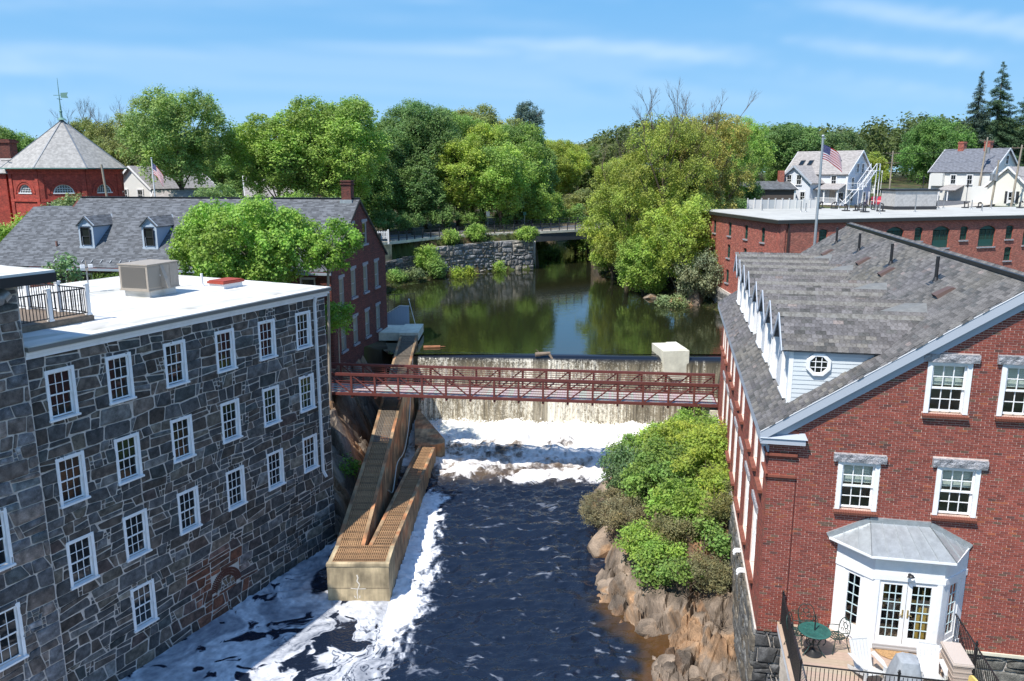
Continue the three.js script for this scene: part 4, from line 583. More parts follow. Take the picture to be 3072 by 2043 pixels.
  chair('ornate green metal chair behind the round table against the brick wall', 1.32, 0.72, 0.05);
  chair('ornate green metal chair beside the river railing, half hidden by the round table', 0.98, 1.2, 1.1);
}
{ // adirondack chairs
  const adi = (label, x, z, turn) => {
    const c = thing('adirondack_chair', label, 'chair', onRB(x, 4.98, z), RT + turn);
    for (let k = 0; k < 6; k++) { const a = (k - 2.5) * 0.092, h = 0.86 - Math.abs(k - 2.5) * 0.045; const s = mesh('back_slat', cached('asl' + Math.abs(k - 2.5), () => bx(0.084, h, 0.02, 0, h / 2, 0)), M.chairWhite, c); s.position.set(a * 0.92, 0.2, -0.16); s.rotation.set(-0.48, 0, -a * 0.22); }
    for (let k = 0; k < 7; k++) { const t = k / 6; const s = mesh('seat_slat', cached('ass', () => bx(0.5, 0.02, 0.072)), M.chairWhite, c); s.position.set(0, lerp(0.22, 0.36, t), lerp(-0.12, 0.38, t)); s.rotation.x = -0.27; }
    for (const s of [-1, 1]) { mesh('armrest', cached('aar' + s, () => poly([[0, -0.36], [s * 0.13, -0.42], [s * 0.14, 0.05], [s * 0.05, 0.36], [0, 0.36]].slice().reverse(), [], 0.024).rotateX(PI / 2)), M.chairWhite, c).position.set(s * 0.255, 0.56, 0.06); mesh('front_leg', bx(0.03, 0.54, 0.12), M.chairWhite, c).position.set(s * 0.28, 0.27, 0.36); mesh('back_leg', bar([s * 0.25, 0.36, 0.4], [s * 0.25, 0.04, -0.5], 0.025, 0.11), M.chairWhite, c); mesh('arm_bracket', bx(0.06, 0.14, 0.02), M.chairWhite, c).position.set(s * 0.31, 0.47, 0.36); }
    mesh('back_brace', merge([bx(0.56, 0.07, 0.02, 0, 0.55, -0.36), bx(0.46, 0.07, 0.02, 0, 0.86, -0.5)]), M.chairWhite, c);
  };
  adi('white slatted adirondack chair nearer the round green table', 2.62, 2.42, 0.32);
  adi('white slatted adirondack chair beside the tan storage box', 4.22, 2.32, -0.08);
}
{ const a = thing('storage_box', 'tan plastic storage box with sloping lid on the deck', 'storage box', onRB(4.98, 4.98, 1.92), RT);
  mesh('box_body', merge([bb(-0.22, 0.22, 0.02, 0.66, -0.5, 0.5), ...[0.14, 0.3, 0.46, 0.6].map(y => bb(-0.235, 0.235, y, y + 0.035, -0.515, 0.515))]), std({ color: rgb(0.43, 0.36, 0.31), roughness: 0.6 }), a); mesh('lid', merge([bb(-0.26, 0.26, 0.66, 0.71, -0.54, 0.54), bb(-0.24, 0.24, 0.71, 0.74, -0.52, 0.52)]), std({ color: rgb(0.52, 0.45, 0.40), roughness: 0.55 }), a); }
{ const g = new THREE.BufferGeometry(), P = [], I = [], n = 20, rings = [[0.0, 0.44], [0.35, 0.41], [0.75, 0.33], [1.08, 0.25], [1.11, 0.22]]; rings.forEach(([y, r], j) => { for (let k = 0; k < n; k++) { const a = k / n * 2 * PI, q = r * (1 + 0.06 * Math.sin(a * 5 + j) + 0.04 * Math.sin(a * 9)), sq = 1 / Math.pow(Math.pow(Math.abs(Math.cos(a)), 6) + Math.pow(Math.abs(Math.sin(a)), 6), 1 / 6); P.push(Math.cos(a) * q * sq, y, Math.sin(a) * q * sq); } }); for (let j = 0; j < 4; j++) for (let k = 0; k < n; k++) { const a = j * n + k, b = j * n + (k + 1) % n; I.push(a, a + n, b + n, a, b + n, b); } P.push(0, 1.13, 0); for (let k = 0; k < n; k++) I.push(4 * n + k, 5 * n, 4 * n + (k + 1) % n); g.setAttribute('position', new THREE.Float32BufferAttribute(P, 3)); g.setIndex(I); g.computeVertexNormals(); planarUV(g);
  const a = thing('covered_fire_pit', 'tall grey fabric cover tapering upward at the front of the deck', 'cover', onRB(3.42, 4.98, 3.02), RT); mesh('cover', g, std({ map: mottled(0.8, [0.60, 0.62, 0.64], 0.1), roughness: 0.8, side: THREE.DoubleSide }), a); mesh('handle', tube([[-0.05, 1.0, 0.21], [-0.03, 0.93, 0.26], [0.06, 0.93, 0.26], [0.1, 1.0, 0.21]], 0.012, 12), std({ color: rgb(0.09, 0.1, 0.11), roughness: 0.8 }), a); }
{ const s = new THREE.Shape(); s.moveTo(-0.45, -0.24); s.lineTo(0.45, -0.24); s.absarc(0, -0.24, 0.45, 0, PI, false); const a = tagged('doormat', 'half round tan doormat below the french doors', 'doormat', new THREE.ExtrudeGeometry(s, { depth: 0.02, bevelEnabled: false, curveSegments: 20 }).rotateX(PI / 2).translate(0, 0.02, 0), std({ map: mottled(0.4, [0.66, 0.52, 0.36], 0.3, 12), roughness: 1 })); a.position.set(...onRB(3.62, 4.985, 1.2)); a.rotation.y = RT; }
{ const a = thing('yellow_stool', 'yellow moulded plastic seat on the deck in front of the storage box', 'seat', onRB(4.75, 4.98, 3.05), RT + 0.2), m = std({ color: rgb(0.72, 0.55, 0.18), roughness: 0.45 }); mesh('seat', merge([bb(-0.34, 0.34, 0.26, 0.31, -0.2, 0.2), bb(-0.32, -0.27, 0, 0.26, -0.17, 0.17), bb(0.27, 0.32, 0, 0.26, -0.17, 0.17)]), m, a); const s = new THREE.Shape(); s.moveTo(-0.2, 0); s.lineTo(0.2, 0); s.lineTo(0.2, 0.25); s.quadraticCurveTo(0.2, 0.4, 0.05, 0.4); s.lineTo(-0.05, 0.4); s.quadraticCurveTo(-0.2, 0.4, -0.2, 0.25); mesh('backrest', new THREE.ExtrudeGeometry(s, { depth: 0.04, bevelEnabled: true, bevelSize: 0.01, bevelThickness: 0.01, bevelSegments: 2 }).rotateY(PI / 2).translate(0.3, 0.31, 0), m, a); }
for (const [z, y, l] of [[-5.6, 4.55, 'pair of white pipe ends on the river foundation wall, upper pair'], [-3.95, 4.6, 'pair of white pipe ends on the river foundation wall, lower pair']]) { const a = thing('wall_pipe', l, 'pipe', onRB(-0.1, y, z), RT); for (const d of [0, 0.2]) mesh('pipe_end', tube([[0.05, 0, d], [-0.1, 0.0, d], [-0.17, -0.04, d], [-0.2, -0.12, d]], 0.05, 12, 9), M.white, a); }
// ---------------------------------------------------------------- red footbridge
{
  const A = [-17.2, 5.0, -48.19], B = [12.12, 5.0, -44.72], L = Math.hypot(B[0] - A[0], B[2] - A[2]), turn = -Math.atan2(B[2] - A[2], B[0] - A[0]);
  const o = thing('footbridge', 'dark red steel truss footbridge crossing in front of the waterfall', 'footbridge', A, turn), n = 20, dx = L / n, H = 1.32, Wd = 2.45;
  const cg = bx(L, 0.16, 0.13), pg = bx(0.12, H, 0.1), xg = bx(0.12, 0.16, Wd);
  for (const z of [0, -Wd]) {
    for (const y of [0.08, H]) mesh('chord', cg, M.bridgeRed, o).position.set(L / 2, y, z);
    for (let k = 0; k <= n; k++) mesh('post', pg, M.bridgeRed, o).position.set(clamp(k * dx, 0.06, L - 0.06), H / 2 + 0.04, z);
    for (let k = 0; k < n; k++) { const lft = k < n / 2, a = [k * dx + 0.05, lft ? H - 0.06 : 0.14, z], b = [(k + 1) * dx - 0.05, lft ? 0.14 : H - 0.06, z]; mesh('diagonal', bar(a, b, 0.07), M.bridgeRed, o); }
    const rz = z + (z === 0 ? -0.075 : 0.075); for (const y of [0.28, 0.43, 0.58, 0.73, 0.88, 1.03, 1.16]) mesh('rail', cached('frail', () => bx(L - 0.1, 0.035, 0.03)), M.bridgeRed, o).position.set(L / 2, y, rz);
  }
  for (let k = 0; k <= n; k++) mesh('cross_beam', xg, M.bridgeRed, o).position.set(clamp(k * dx, 0.06, L - 0.06), -0.09, -Wd / 2);
  const dg = bx(0.142, 0.05, Wd - 0.22), R = rngOf(3), ms = [0, 1, 2, 3].map(i => { const m = M.deckGrey.clone(); m.color = rgb(0.8 + 0.2 * R(), 0.78 + 0.2 * R(), 0.78 + 0.2 * R()); return m; });
  for (let k = 0; k < Math.floor(L / 0.15); k++) mesh('plank', dg, ms[Math.floor(R() * 4)], o).position.set(0.08 + k * 0.15, 0.05 - 0.003 * R(), -Wd / 2);
}
{ const a = thing('bridge_pier', 'weathered timber and stone pier under the right end of the red footbridge', 'pier', [10.9, 0, -46.0], 0); mesh('pile', merge([rod([-0.55, 0, 0.3], [-0.55, 4.85, 0.1], 0.26, 0.22, 9), rod([0.25, 0, 0.4], [0.25, 4.85, 0.2], 0.24, 0.2, 9), rod([0.0, 0, -0.9], [0, 4.85, -0.9], 0.24, 0.2, 9)]), M.wood, a); mesh('abutment', merge([bb(0.7, 1.9, 3.9, 4.8, -1.2, 1.3), bb(0.9, 1.9, 0, 3.9, -1.0, 1.1)]), M.concretePale, a); }

// ---------------------------------------------------------------- concrete fish ladder
{
  const o = thing('fish_ladder', 'tan concrete fish ladder with grated channels climbing beside the dam', 'fish ladder', [0, 0, 0], 0);
  // plan in world metres: the long channel climbs away from the front pool to the dam, the short one drops to its mouth below the falls
  const lerp3 = (a, b, t) => a.map((v, i) => lerp(v, b[i], t));
  const F0 = [-8.06, 1.8, -31.85], F1 = [-5.36, 1.8, -31.85], T = 0.17;
  const longL = [[-8.06, 1.8, -33.6], [-8.12, 3.42, -43.2], [-8.92, 5.75, -62]], longR = [[-6.72, 1.8, -33.6], [-6.86, 3.42, -43.2], [-7.5, 5.75, -62]];
  const wallAlong = (a, b, inner, yb) => { const q = []; const s = inner; const a2 = [a[0] + s * T, a[1], a[2]], b2 = [b[0] + s * T, b[1], b[2]]; const lo = p => [p[0], yb, p[2]]; const L = s > 0 ? [a, b, b2, a2] : [a2, b2, b, a]; q.push([L[0], L[3], L[2], L[1]]); const side = (p, r) => [lo(p), lo(r), r, p]; q.push(side(L[1], L[0]), side(L[3], L[2]), side(L[0], L[3]), side(L[2], L[1])); return q; };
  const walls = [];
  for (let i = 0; i < 2; i++) { walls.push(...wallAlong(longL[i], longL[i + 1], 1, -1.5), ...wallAlong(longR[i], longR[i + 1], -1, -1.5)); }
  mesh('channel_wall', facet(walls), M.concreteRust, o);
  // short channel
  const shL = [[-6.55, 1.8, -33.6], [-6.05, 1.12, -49.0]], shR = [[-5.36, 1.8, -33.6], [-4.95, 1.12, -49.0]];
  mesh('channel_wall', facet([...wallAlong(shL[0], shL[1], 1, -1.5), ...wallAlong(shR[0], shR[1], -1, -1.5)]), M.concreteRust, o);
  // front pool box
  mesh('front_wall', merge([bb(-8.06, -5.36, -1.5, 1.8, -32.05, -31.82), bb(-8.06, -7.88, -1.5, 1.795, -33.62, -32.05), bb(-5.54, -5.36, -1.5, 1.795, -33.62, -32.05)]), M.concrete, o);
  mesh('front_lip', bb(-8.08, -5.34, 1.7, 1.815, -32.02, -31.79), M.concrete, o);
  // the forked white crack and its stains on the front
  const crack = [[-6.76, 1.30], [-6.72, 1.15], [-6.77, 1.0], [-6.66, 0.85], [-6.70, 0.72], [-6.76, 0.62], [-6.78, 0.45], [-6.76, 0.25]], cl = []; for (let i = 0; i + 1 < crack.length; i++) cl.push(bar([...crack[i], -31.815], [...crack[i + 1], -31.815], 0.012, 0.055 - 0.003 * i)); for (const [a, b] of [[[-7.05, 0.66], [-6.78, 0.63]], [[-6.74, 0.63], [-6.4, 0.64]], [[-6.9, 0.3], [-6.86, 0.2]], [[-6.78, 0.3], [-6.77, 0.16]], [[-6.66, 0.31], [-6.68, 0.2]]]) cl.push(bar([...a, -31.815], [...b, -31.815], 0.012, 0.035));
  mesh('mineral_streak', merge(cl), std({ color: rgb(0.7, 0.64, 0.55), roughness: 0.9 }), o);
  mesh('joint_line', bb(-8.07, -5.35, 0.655, 0.67, -31.822, -31.812), std({ color: rgb(0.12, 0.09, 0.06), roughness: 1 }), o);
  // fixed stop at the upper end: the exit slab, and the turning pool at the mouth
  mesh('exit_slab', merge([bb(-8.98, -7.45, 5.3, 5.95, -65.8, -62.0), bb(-11.2, -8.98, 5.25, 5.9, -65.6, -62.3)]), M.concretePale, o);
  mesh('mouth_wall', facet((() => { const y = 1.1, P = [[-7.0, y, -57.2], [-4.45, y, -50.3], [-4.42, y, -49.6], [-5.5, y, -49.0], [-6.3, y, -49.2], [-6.9, y, -54]], q = [P]; q[0] = P.slice(); for (let i = 0; i < P.length; i++) { const a = P[i], b = P[(i + 1) % P.length]; q.push([[a[0], -1.5, a[2]], [b[0], -1.5, b[2]], b, a]); } return q; })()), M.concreteRust, o);
  // gratings: bars of weathered steel along the slope with cross rods
  const grate = (aL, aR, bL, bR, name) => { const l = [], nB = Math.round(Math.hypot(aR[0] - aL[0], 0) / 0.09), len = Math.hypot(bL[1] - aL[1], bL[2] - aL[2]), nC = Math.round(len / 0.3); for (let k = 0; k <= nB; k++) { const t = k / nB; l.push(bar(lerp3(aL, aR, t), lerp3(bL, bR, t), 0.05, 0.03)); } for (let k = 0; k <= nC; k++) { const t = k / nC; const p = lerp3(aL, bL, t), q = lerp3(aR, bR, t); p[1] += 0.012; q[1] += 0.012; l.push(bar(p, q, 0.035, 0.02)); } return merge(l); };
  const inn = (p, d) => [p[0] + d, p[1] - 0.03, p[2]];
  for (let i = 0; i < 2; i++) for (let k = 0; k < 4; k++) { const t0 = k / 4 + 0.004, t1 = (k + 1) / 4 - 0.004; const a = lerp3(longL[i], longL[i + 1], t0), b = lerp3(longL[i], longL[i + 1], t1), c = lerp3(longR[i], longR[i + 1], t0), d = lerp3(longR[i], longR[i + 1], t1); mesh('grating', grate(inn(a, T + 0.01), inn(c, -T - 0.01), inn(b, T + 0.01), inn(d, -T - 0.01)), i ? M.rustGrey : M.rustSteel, o); }
  for (let k = 0; k < 4; k++) { const t0 = k / 4 + 0.004, t1 = (k + 1) / 4 - 0.004; mesh('grating', grate(inn(lerp3(shL[0], shL[1], t0), T), inn(lerp3(shR[0], shR[1], t0), -T), inn(lerp3(shL[0], shL[1], t1), T), inn(lerp3(shR[0], shR[1], t1), -T)), M.rustSteel, o); }
  mesh('grating', grate([-7.86, 1.78, -32.08], [-5.56, 1.78, -32.08], [-7.86, 1.78, -33.58], [-5.56, 1.78, -33.58]), M.rustSteel, o);
  mesh('floor', facet([[[-8, 1.3, -32], [-5.4, 1.3, -32], [-5.4, 1.3, -33.6], [-8, 1.3, -33.6]], [[-8, 1.3, -33.6], [-6.75, 1.3, -33.6], [-6.9, 2.9, -43.2], [-8.08, 2.9, -43.2]], [[-8.08, 2.9, -43.2], [-6.9, 2.9, -43.2], [-7.55, 5.2, -62], [-8.9, 5.2, -62]], [[-6.5, 1.3, -33.6], [-5.4, 1.3, -33.6], [-5, 0.6, -49], [-6, 0.6, -49]]]), M.concreteRust, o);
}

tagged('white_hose', 'pale hose hanging over the inner wall of the fish ladder', 'hose', tube([[-7.35, 5.0, -57.3], [-7.3, 3.2, -55.5], [-7.1, 1.6, -52.5], [-6.85, 1.35, -49], [-6.7, 1.5, -46.5], [-6.72, 1.75, -44], [-6.7, 0.9, -42], [-6.72, 1.6, -40.5]], 0.035, 70, 6), std({ color: rgb(0.55, 0.56, 0.5), roughness: 0.6 }));
// ---------------------------------------------------------------- land and water
const PL = 5.15;                                          // level of the mill pond; the lower river is 0
const pondPoly = [[-9, -59.3], [-9.5, -62], [-10.6, -66], [-12, -76.3], [-13.8, -88], [-13.2, -92.9], [-11.2, -96.3], [-8.1, -103.2], [-3.9, -107.8], [3.0, -110.6], [3.6, -118], [4, -132], [7, -175], [24, -175], [15, -132], [12.6, -118], [11.9, -110], [11.4, -102.6], [14, -96.3], [14.3, -88.2], [16.1, -81.7], [19.3, -79.2], [19.7, -75.4], [20.5, -70], [19, -62], [15.5, -59.3]];
const lowPoly = [[-19, 4], [-17.4, -24], [-10.8, -37.4], [-9.0, -39.5], [-8.5, -41], [-8.4, -50], [-8.9, -58.5], [15.5, -58.5], [13, -54], [9.8, -52.5], [8, -49], [5.9, -44.4], [5.2, -41.7], [5.0, -39.3], [4.9, -37.3], [4.9, -34.4], [4.6, -32.5], [5.1, -30.3], [5.7, -29.4], [6.2, -28.3], [5.9, -27.1], [5.7, -25], [5.6, -18], [6.5, 4]];
function polyDist(P, x, z) { let d = 1e9, ins = false; for (let i = 0, j = P.length - 1; i < P.length; j = i++) { const [ax, az] = P[j], [bx_, bz] = P[i], ux = bx_ - ax, uz = bz - az, t = clamp(((x - ax) * ux + (z - az) * uz) / (ux * ux + uz * uz)); d = Math.min(d, Math.hypot(x - ax - t * ux, z - az - t * uz)); if ((az > z) !== (bz > z) && x < ax + (z - az) / (bz - az) * (bx_ - ax)) ins = !ins; } return ins ? -d : d; }
const bankWall = x => x < -17.5 ? -95.5 : x < -11.2 ? lerp(-95.5, -102.5, (x + 17.5) / 6.3) : x < -2.5 ? lerp(-102.5, -108.9, (x + 11.2) / 8.7) : lerp(-108.9, -110.7, (x + 2.5) / 5.5);
function landAt(x, z) {
  const a = polyDist(pondPoly, x, z), b = polyDist(lowPoly, x, z); let p;
  if (x < 4) p = lerp(6.2, 9.6, smooth(-70, -100, z)); else p = lerp(4.0, lerp(7.4, 13.6, smooth(18, 36, x) * smooth(-72, -104, z)), smooth(-50, -62, z));
  p = lerp(p, 9.75, smooth(30, 12, Math.abs(x)) * smooth(-100, -112, z) * smooth(-150, -128, z)); p += 3.5 * smooth(-130, -260, z) + (fbm(x * 0.05, z * 0.05, 3, 8) - 0.5) * 0.8;
  if (x > -17.5 && x < 3.4 && z < -70 && a > 0 && a < b) { const zw = bankWall(x), low = PL + 0.12 * Math.min(a, 5) + (fbm(x * 0.4, z * 0.4, 3, 4) - 0.5) * 0.3, k = smooth(zw - 0.15, zw - 0.95, z); return lerp(Math.min(low, PL + 0.9), Math.max(p, 9.2), k); }
  if (b < a) { if (b < 0) return -1.6 * smooth(0, -1.2, b) - 0.05; const ledge = x > 0 && z > -55 ? -0.5 : x < 0 && x > -17 && z < -36 && z > -61 ? 0.2 : p; return lerp(-0.05, ledge, smooth(0, x > 0 ? 3.2 : 2.6, b)); }
  if (a < 0) return PL - 1.4 * smooth(0, -1.5, a) - 0.03; return lerp(PL - 0.03, p, smooth(0, x > 4 ? 6.5 : 5.0, a));
}
{
  const xs = [], zs = []; for (let x = -700; x < -70; x += 45) xs.push(x); for (let x = -70; x < -24; x += 2.5) xs.push(x); for (let x = -24; x < 30; x += 0.7) xs.push(x); for (let x = 30; x < 90; x += 2.5) xs.push(x); for (let x = 90; x <= 700; x += 45) xs.push(x);
  for (let z = 60; z > -10; z -= 10) zs.push(z); for (let z = -10; z > -135; z -= 0.8) zs.push(z); for (let z = -135; z > -220; z -= 5) zs.push(z); for (let z = -220; z >= -1500; z -= 80) zs.push(z);
  const P = [], U = [], I = []; for (const z of zs) for (const x of xs) { P.push(x, landAt(x, z), z); U.push(x, z); }
  const nx = xs.length; for (let j = 0; j + 1 < zs.length; j++) for (let i = 0; i + 1 < nx; i++) { const a = j * nx + i; I.push(a, a + 1, a + nx, a + 1, a + nx + 1, a + nx); }
  const g = new THREE.BufferGeometry(); g.setAttribute('position', new THREE.Float32BufferAttribute(P, 3)); g.setAttribute('uv', new THREE.Float32BufferAttribute(U, 2)); g.setIndex(I); g.computeVertexNormals();
  const soil = tex(512, 512, (u, v) => { const n = fbm(u * 10, v * 10, 5, 3, 10, 10), q = smooth(0.42, 0.6, fbm(u * 5, v * 5, 4, 30, 5, 5)), t = 0.7 + 0.7 * (n - 0.5); return [lerp(0.34, 0.44, q) * t, lerp(0.40, 0.37, q) * t, lerp(0.17, 0.25, q) * t]; }, true, 14, 14);
  struct('ground', g, std({ map: soil, roughness: 1, bumpMap: grainBump, bumpScale: 0.03 }), 'grass and soil ground of the river banks', 'ground');
}
// lower river: wave relief is geometry, foam is matter floating on it
const ridge = n => 1 - Math.abs(2 * n - 1);
function foamAt(x, z) {
  const d = -z, w1 = fbm(x * 0.3, z * 0.3, 3, 61) - 0.5, w2 = fbm(x * 0.3 + 9, z * 0.3, 3, 67) - 0.5, wx = x + w1 * 2.6, wz = z + w2 * 2.6;
  const n1 = fbm(wx * 0.8, wz * 0.6, 4, 71), lace = ridge(fbm(wx * 1.7 + w2 * 3, wz * 1.1, 4, 73)), fine = fbm(x * 5.5 + w1 * 6, z * 4.5, 3, 79), mid = fbm(wx * 2.4, wz * 1.7, 4, 75), grit = vn(x * 17, z * 15, 82);
  let f = 0; const put = (cover, soft = 0.16) => { if (cover <= 0) return; const v = mid * 0.40 + lace * 0.26 + fine * 0.26 + grit * 0.08; f = Math.max(f, smooth(0.80 - cover * 0.62, 0.80 - cover * 0.62 + soft, v) * smooth(0, 0.12, cover)); };   // cover 0..1: share of the surface under froth
  put(smooth(48.6, 54.6, d + (n1 - 0.5) * 4.0) * 1.22, 0.34);                                                            // boil under the falls
  put(smooth(45.0, 49, d) * (0.78 + 1.0 * (n1 - 0.45)), 0.36);                                                            // streaks torn from it
  const bc = 46.2 + 0.06 * x + 0.5 * Math.sin(x * 0.55); put(Math.exp(-Math.pow((d - bc) / 1.3, 2)) * smooth(-2.5, 1.5, x) * 1.0 * (0.6 + 0.8 * n1), 0.26);
  put(Math.exp(-Math.pow((d - 47.4) / 1.2, 2) - Math.pow((x + 3.3) / 1.5, 2)) * 1.05, 0.3);
  const xr = -5.2 + (d - 33) * 0.02, k = x - xr, wid = (d < 37 ? 2.0 : 1.5) + (n1 - 0.5) * 2.6; if (k > -0.15) put(smooth(wid + 0.9, wid * 0.15, k) * smooth(46, 42.5, d + 2 * (n1 - 0.5)) * smooth(25, 31, d) * 0.98, 0.26);
  // drifting mat of froth in the slack water between the stone wall and the stream
  const edge = -4.5 + (n1 - 0.5) * 2.0 + (mid - 0.5) * 1.2, mat = clamp(smooth(edge + 0.55, edge - 0.35, x) * smooth(33.5, 31.4, d) + (x < -8.0 ? 1 : 0) * smooth(40.5, 39, d));
  if (mat > 0) { const sw = fbm(wx * 0.5 + 2.2 * w2, wz * 0.5, 4, 97), a = fbm(wx * 1.5 + 2.6 * fbm(x * 0.7, z * 0.7, 3, 91), wz * 1.5 + 2.6 * fbm(x * 0.7 + 5, z * 0.7, 3, 93), 5, 99), open = smooth(-11.5, -5.5, x + (sw - 0.5) * 7) * smooth(32.2, 29, d), hole = smooth(0.72 - 0.17 * open, 0.66 - 0.17 * open, a), vein = lerp(1, smooth(0.002, 0.03, Math.abs(a - 0.42)), open * 0.9), pond = smooth(0.23, 0.32, sw + 0.16 * (1 - open)); f = Math.max(f, mat * hole * vein * lerp(1, pond, open) * (0.86 + 0.2 * (fine - 0.5) - 0.34 * smooth(0.45, 0.75, fbm(wx * 0.9 + 3 * w1, wz * 0.45, 5, 95)))); }
  const hx = x + 8.7, hz = z + 33.6; f *= smooth(0.75, 1.1, Math.hypot(hx / 0.5, hz / 1.5) + (mid - 0.5) * 1.2);
  f = Math.max(f, smooth(0.70, 0.80, fbm(wx * 1.5 + 7, wz * 3.6, 5, 83)) * 0.32 * (0.4 + 1.2 * fine));                  // flecks
  return clamp(f * (0.90 + 0.35 * (fine - 0.5)));
}
{
  const x0 = -16, x1 = 15.6, za = -57.4, zb = -14, nx = 316, nz = 434;
  const P = [], U = [], I = [];
  for (let j = 0; j <= nz; j++) for (let i = 0; i <= nx; i++) {
    const x = lerp(x0, x1, i / nx), z = lerp(za, zb, j / nz), d = -z;
    const calm = smooth(-4.2, -5.2, x) * smooth(32.5, 31, d), boil = smooth(47, 54, d), rapid = smooth(42, 47, d);
    const dx = x + 0.35 * z * 0.2, c1 = 1 - Math.abs(2 * vn(dx * 0.55 + 3, z * 1.15, 41) - 1), c2 = 1 - Math.abs(2 * vn(dx * 1.3, z * 2.7 + 0.3 * x, 43) - 1), c3 = vn(dx * 3.4, z * 6.2, 47), c4 = vn(dx * 7.5, z * 11, 49);
    let y = (c1 - 0.5) * 0.13 + (c2 - 0.5) * 0.16 + (c3 - 0.5) * 0.10 + (c4 - 0.5) * 0.03; y *= (1 - 0.93 * calm) * (1 + 0.7 * rapid);
    y += boil * (0.1 + (fbm(x * 0.8, z * 0.8, 4, 53) - 0.5) * 0.36 + (fbm(x * 3, z * 3, 3, 57) - 0.5) * 0.35);
    P.push(x, y, z); U.push(i / nx, j / nz);
  }
  for (let j = 0; j < nz; j++) for (let i = 0; i < nx; i++) { const a = j * (nx + 1) + i; I.push(a, a + nx + 1, a + 1, a + 1, a + nx + 1, a + nx + 2); }
  const g = new THREE.BufferGeometry(); g.setAttribute('position', new THREE.Float32BufferAttribute(P, 3)); g.setAttribute('uv', new THREE.Float32BufferAttribute(U, 2)); g.setIndex(I); g.computeVertexNormals();
  const TW = 1200, TH = 1640, F = new Float32Array(TW * TH);
  for (let j = 0; j < TH; j++) for (let i = 0; i < TW; i++) F[j * TW + i] = foamAt(lerp(x0, x1, (i + 0.5) / TW), lerp(za, zb, (j + 0.5) / TH));
  const at = (u, v) => F[Math.min(TH - 1, Math.floor(v * TH)) * TW + Math.min(TW - 1, Math.floor(u * TW))];
  const map = tex(TW, TH, (u, v) => { const x = lerp(x0, x1, u), z = lerp(za, zb, v), f = at(u, v), brown = smooth(44, 47.5, -z) * (0.5 + 0.5 * vn(x * 0.6, z * 0.9, 5)), shal = smooth(2.1, 0.2, -polyDist(lowPoly, x, z) + (vn(x * 1.7, z * 1.7, 8) - 0.5) * 1.3) * (x > 0 ? 1 : 0) * smooth(33, 31, -z) ; const w = [lerp(lerp(0.095, 0.42, brown), 0.38, shal * 0.8), lerp(lerp(0.13, 0.35, brown), 0.26, shal * 0.8), lerp(lerp(0.195, 0.28, brown), 0.13, shal * 0.8)]; const t = Math.pow(f, 0.8), warm = smooth(46, 52, -z) * 0.5; return [lerp(w[0], 0.95, t), lerp(w[1], 0.95 - 0.02 * warm, t), lerp(w[2], 0.96 - 0.07 * warm, t)]; }, true);
  const ripple = tex(512, 512, (u, v) => 0.6 * ridge(fbm(u * 10, v * 22, 4, 5, 10, 22)) + 0.4 * vn(u * 60, v * 90, 9, 60, 90), false); ripple.repeat.set(8, 11);
  const rough = tex(TW / 2, TH / 2, (u, v) => 0.07 + 0.75 * at(u, v), false); for (const t of [map, rough]) t.wrapS = t.wrapT = THREE.ClampToEdgeWrapping;
  struct('river_water', g, new THREE.MeshPhysicalMaterial({ map, roughnessMap: rough, roughness: 1, ior: 1.333, bumpMap: ripple, bumpScale: 0.025 }), 'dark rippled river with white foam below the falls', 'river');
}
// mill pond
{
  const s = new THREE.Shape([[-9.2, -57.9], ...pondPoly.slice(1, -1).map(([x, z]) => [x + (x < 0 ? -1.5 : z < -100 ? (x < 8 ? -1.5 : 1.5) : 1.5), z]), [16, -57.9]].map(p => new THREE.Vector2(p[0], -p[1])));
  const nrm = tex(512, 512, (u, v) => { const h = (a, b) => fbm(a * 12, b * 20, 4, 5, 12, 20) + 0.35 * fbm(a * 48, b * 70, 2, 15, 48, 70), e = 1 / 512, c = h(u, v), dx = (h(u + e, v) - c) / e * 0.012, dy = (h(u, v + e) - c) / e * 0.012; return [0.5 - dx * 0.5, 0.5 - dy * 0.5, 1]; }, false, 9, 7);
  struct('pond_water', new THREE.ShapeGeometry(s).rotateX(-PI / 2).translate(0, PL, 0), new THREE.MeshPhysicalMaterial({ color: rgb(0.016, 0.018, 0.008), roughness: 0.02, ior: 1.5, normalMap: nrm, normalScale: new THREE.Vector2(0.05, 0.05) }), 'still dark mill pond mirroring the trees above the dam', 'pond');
}
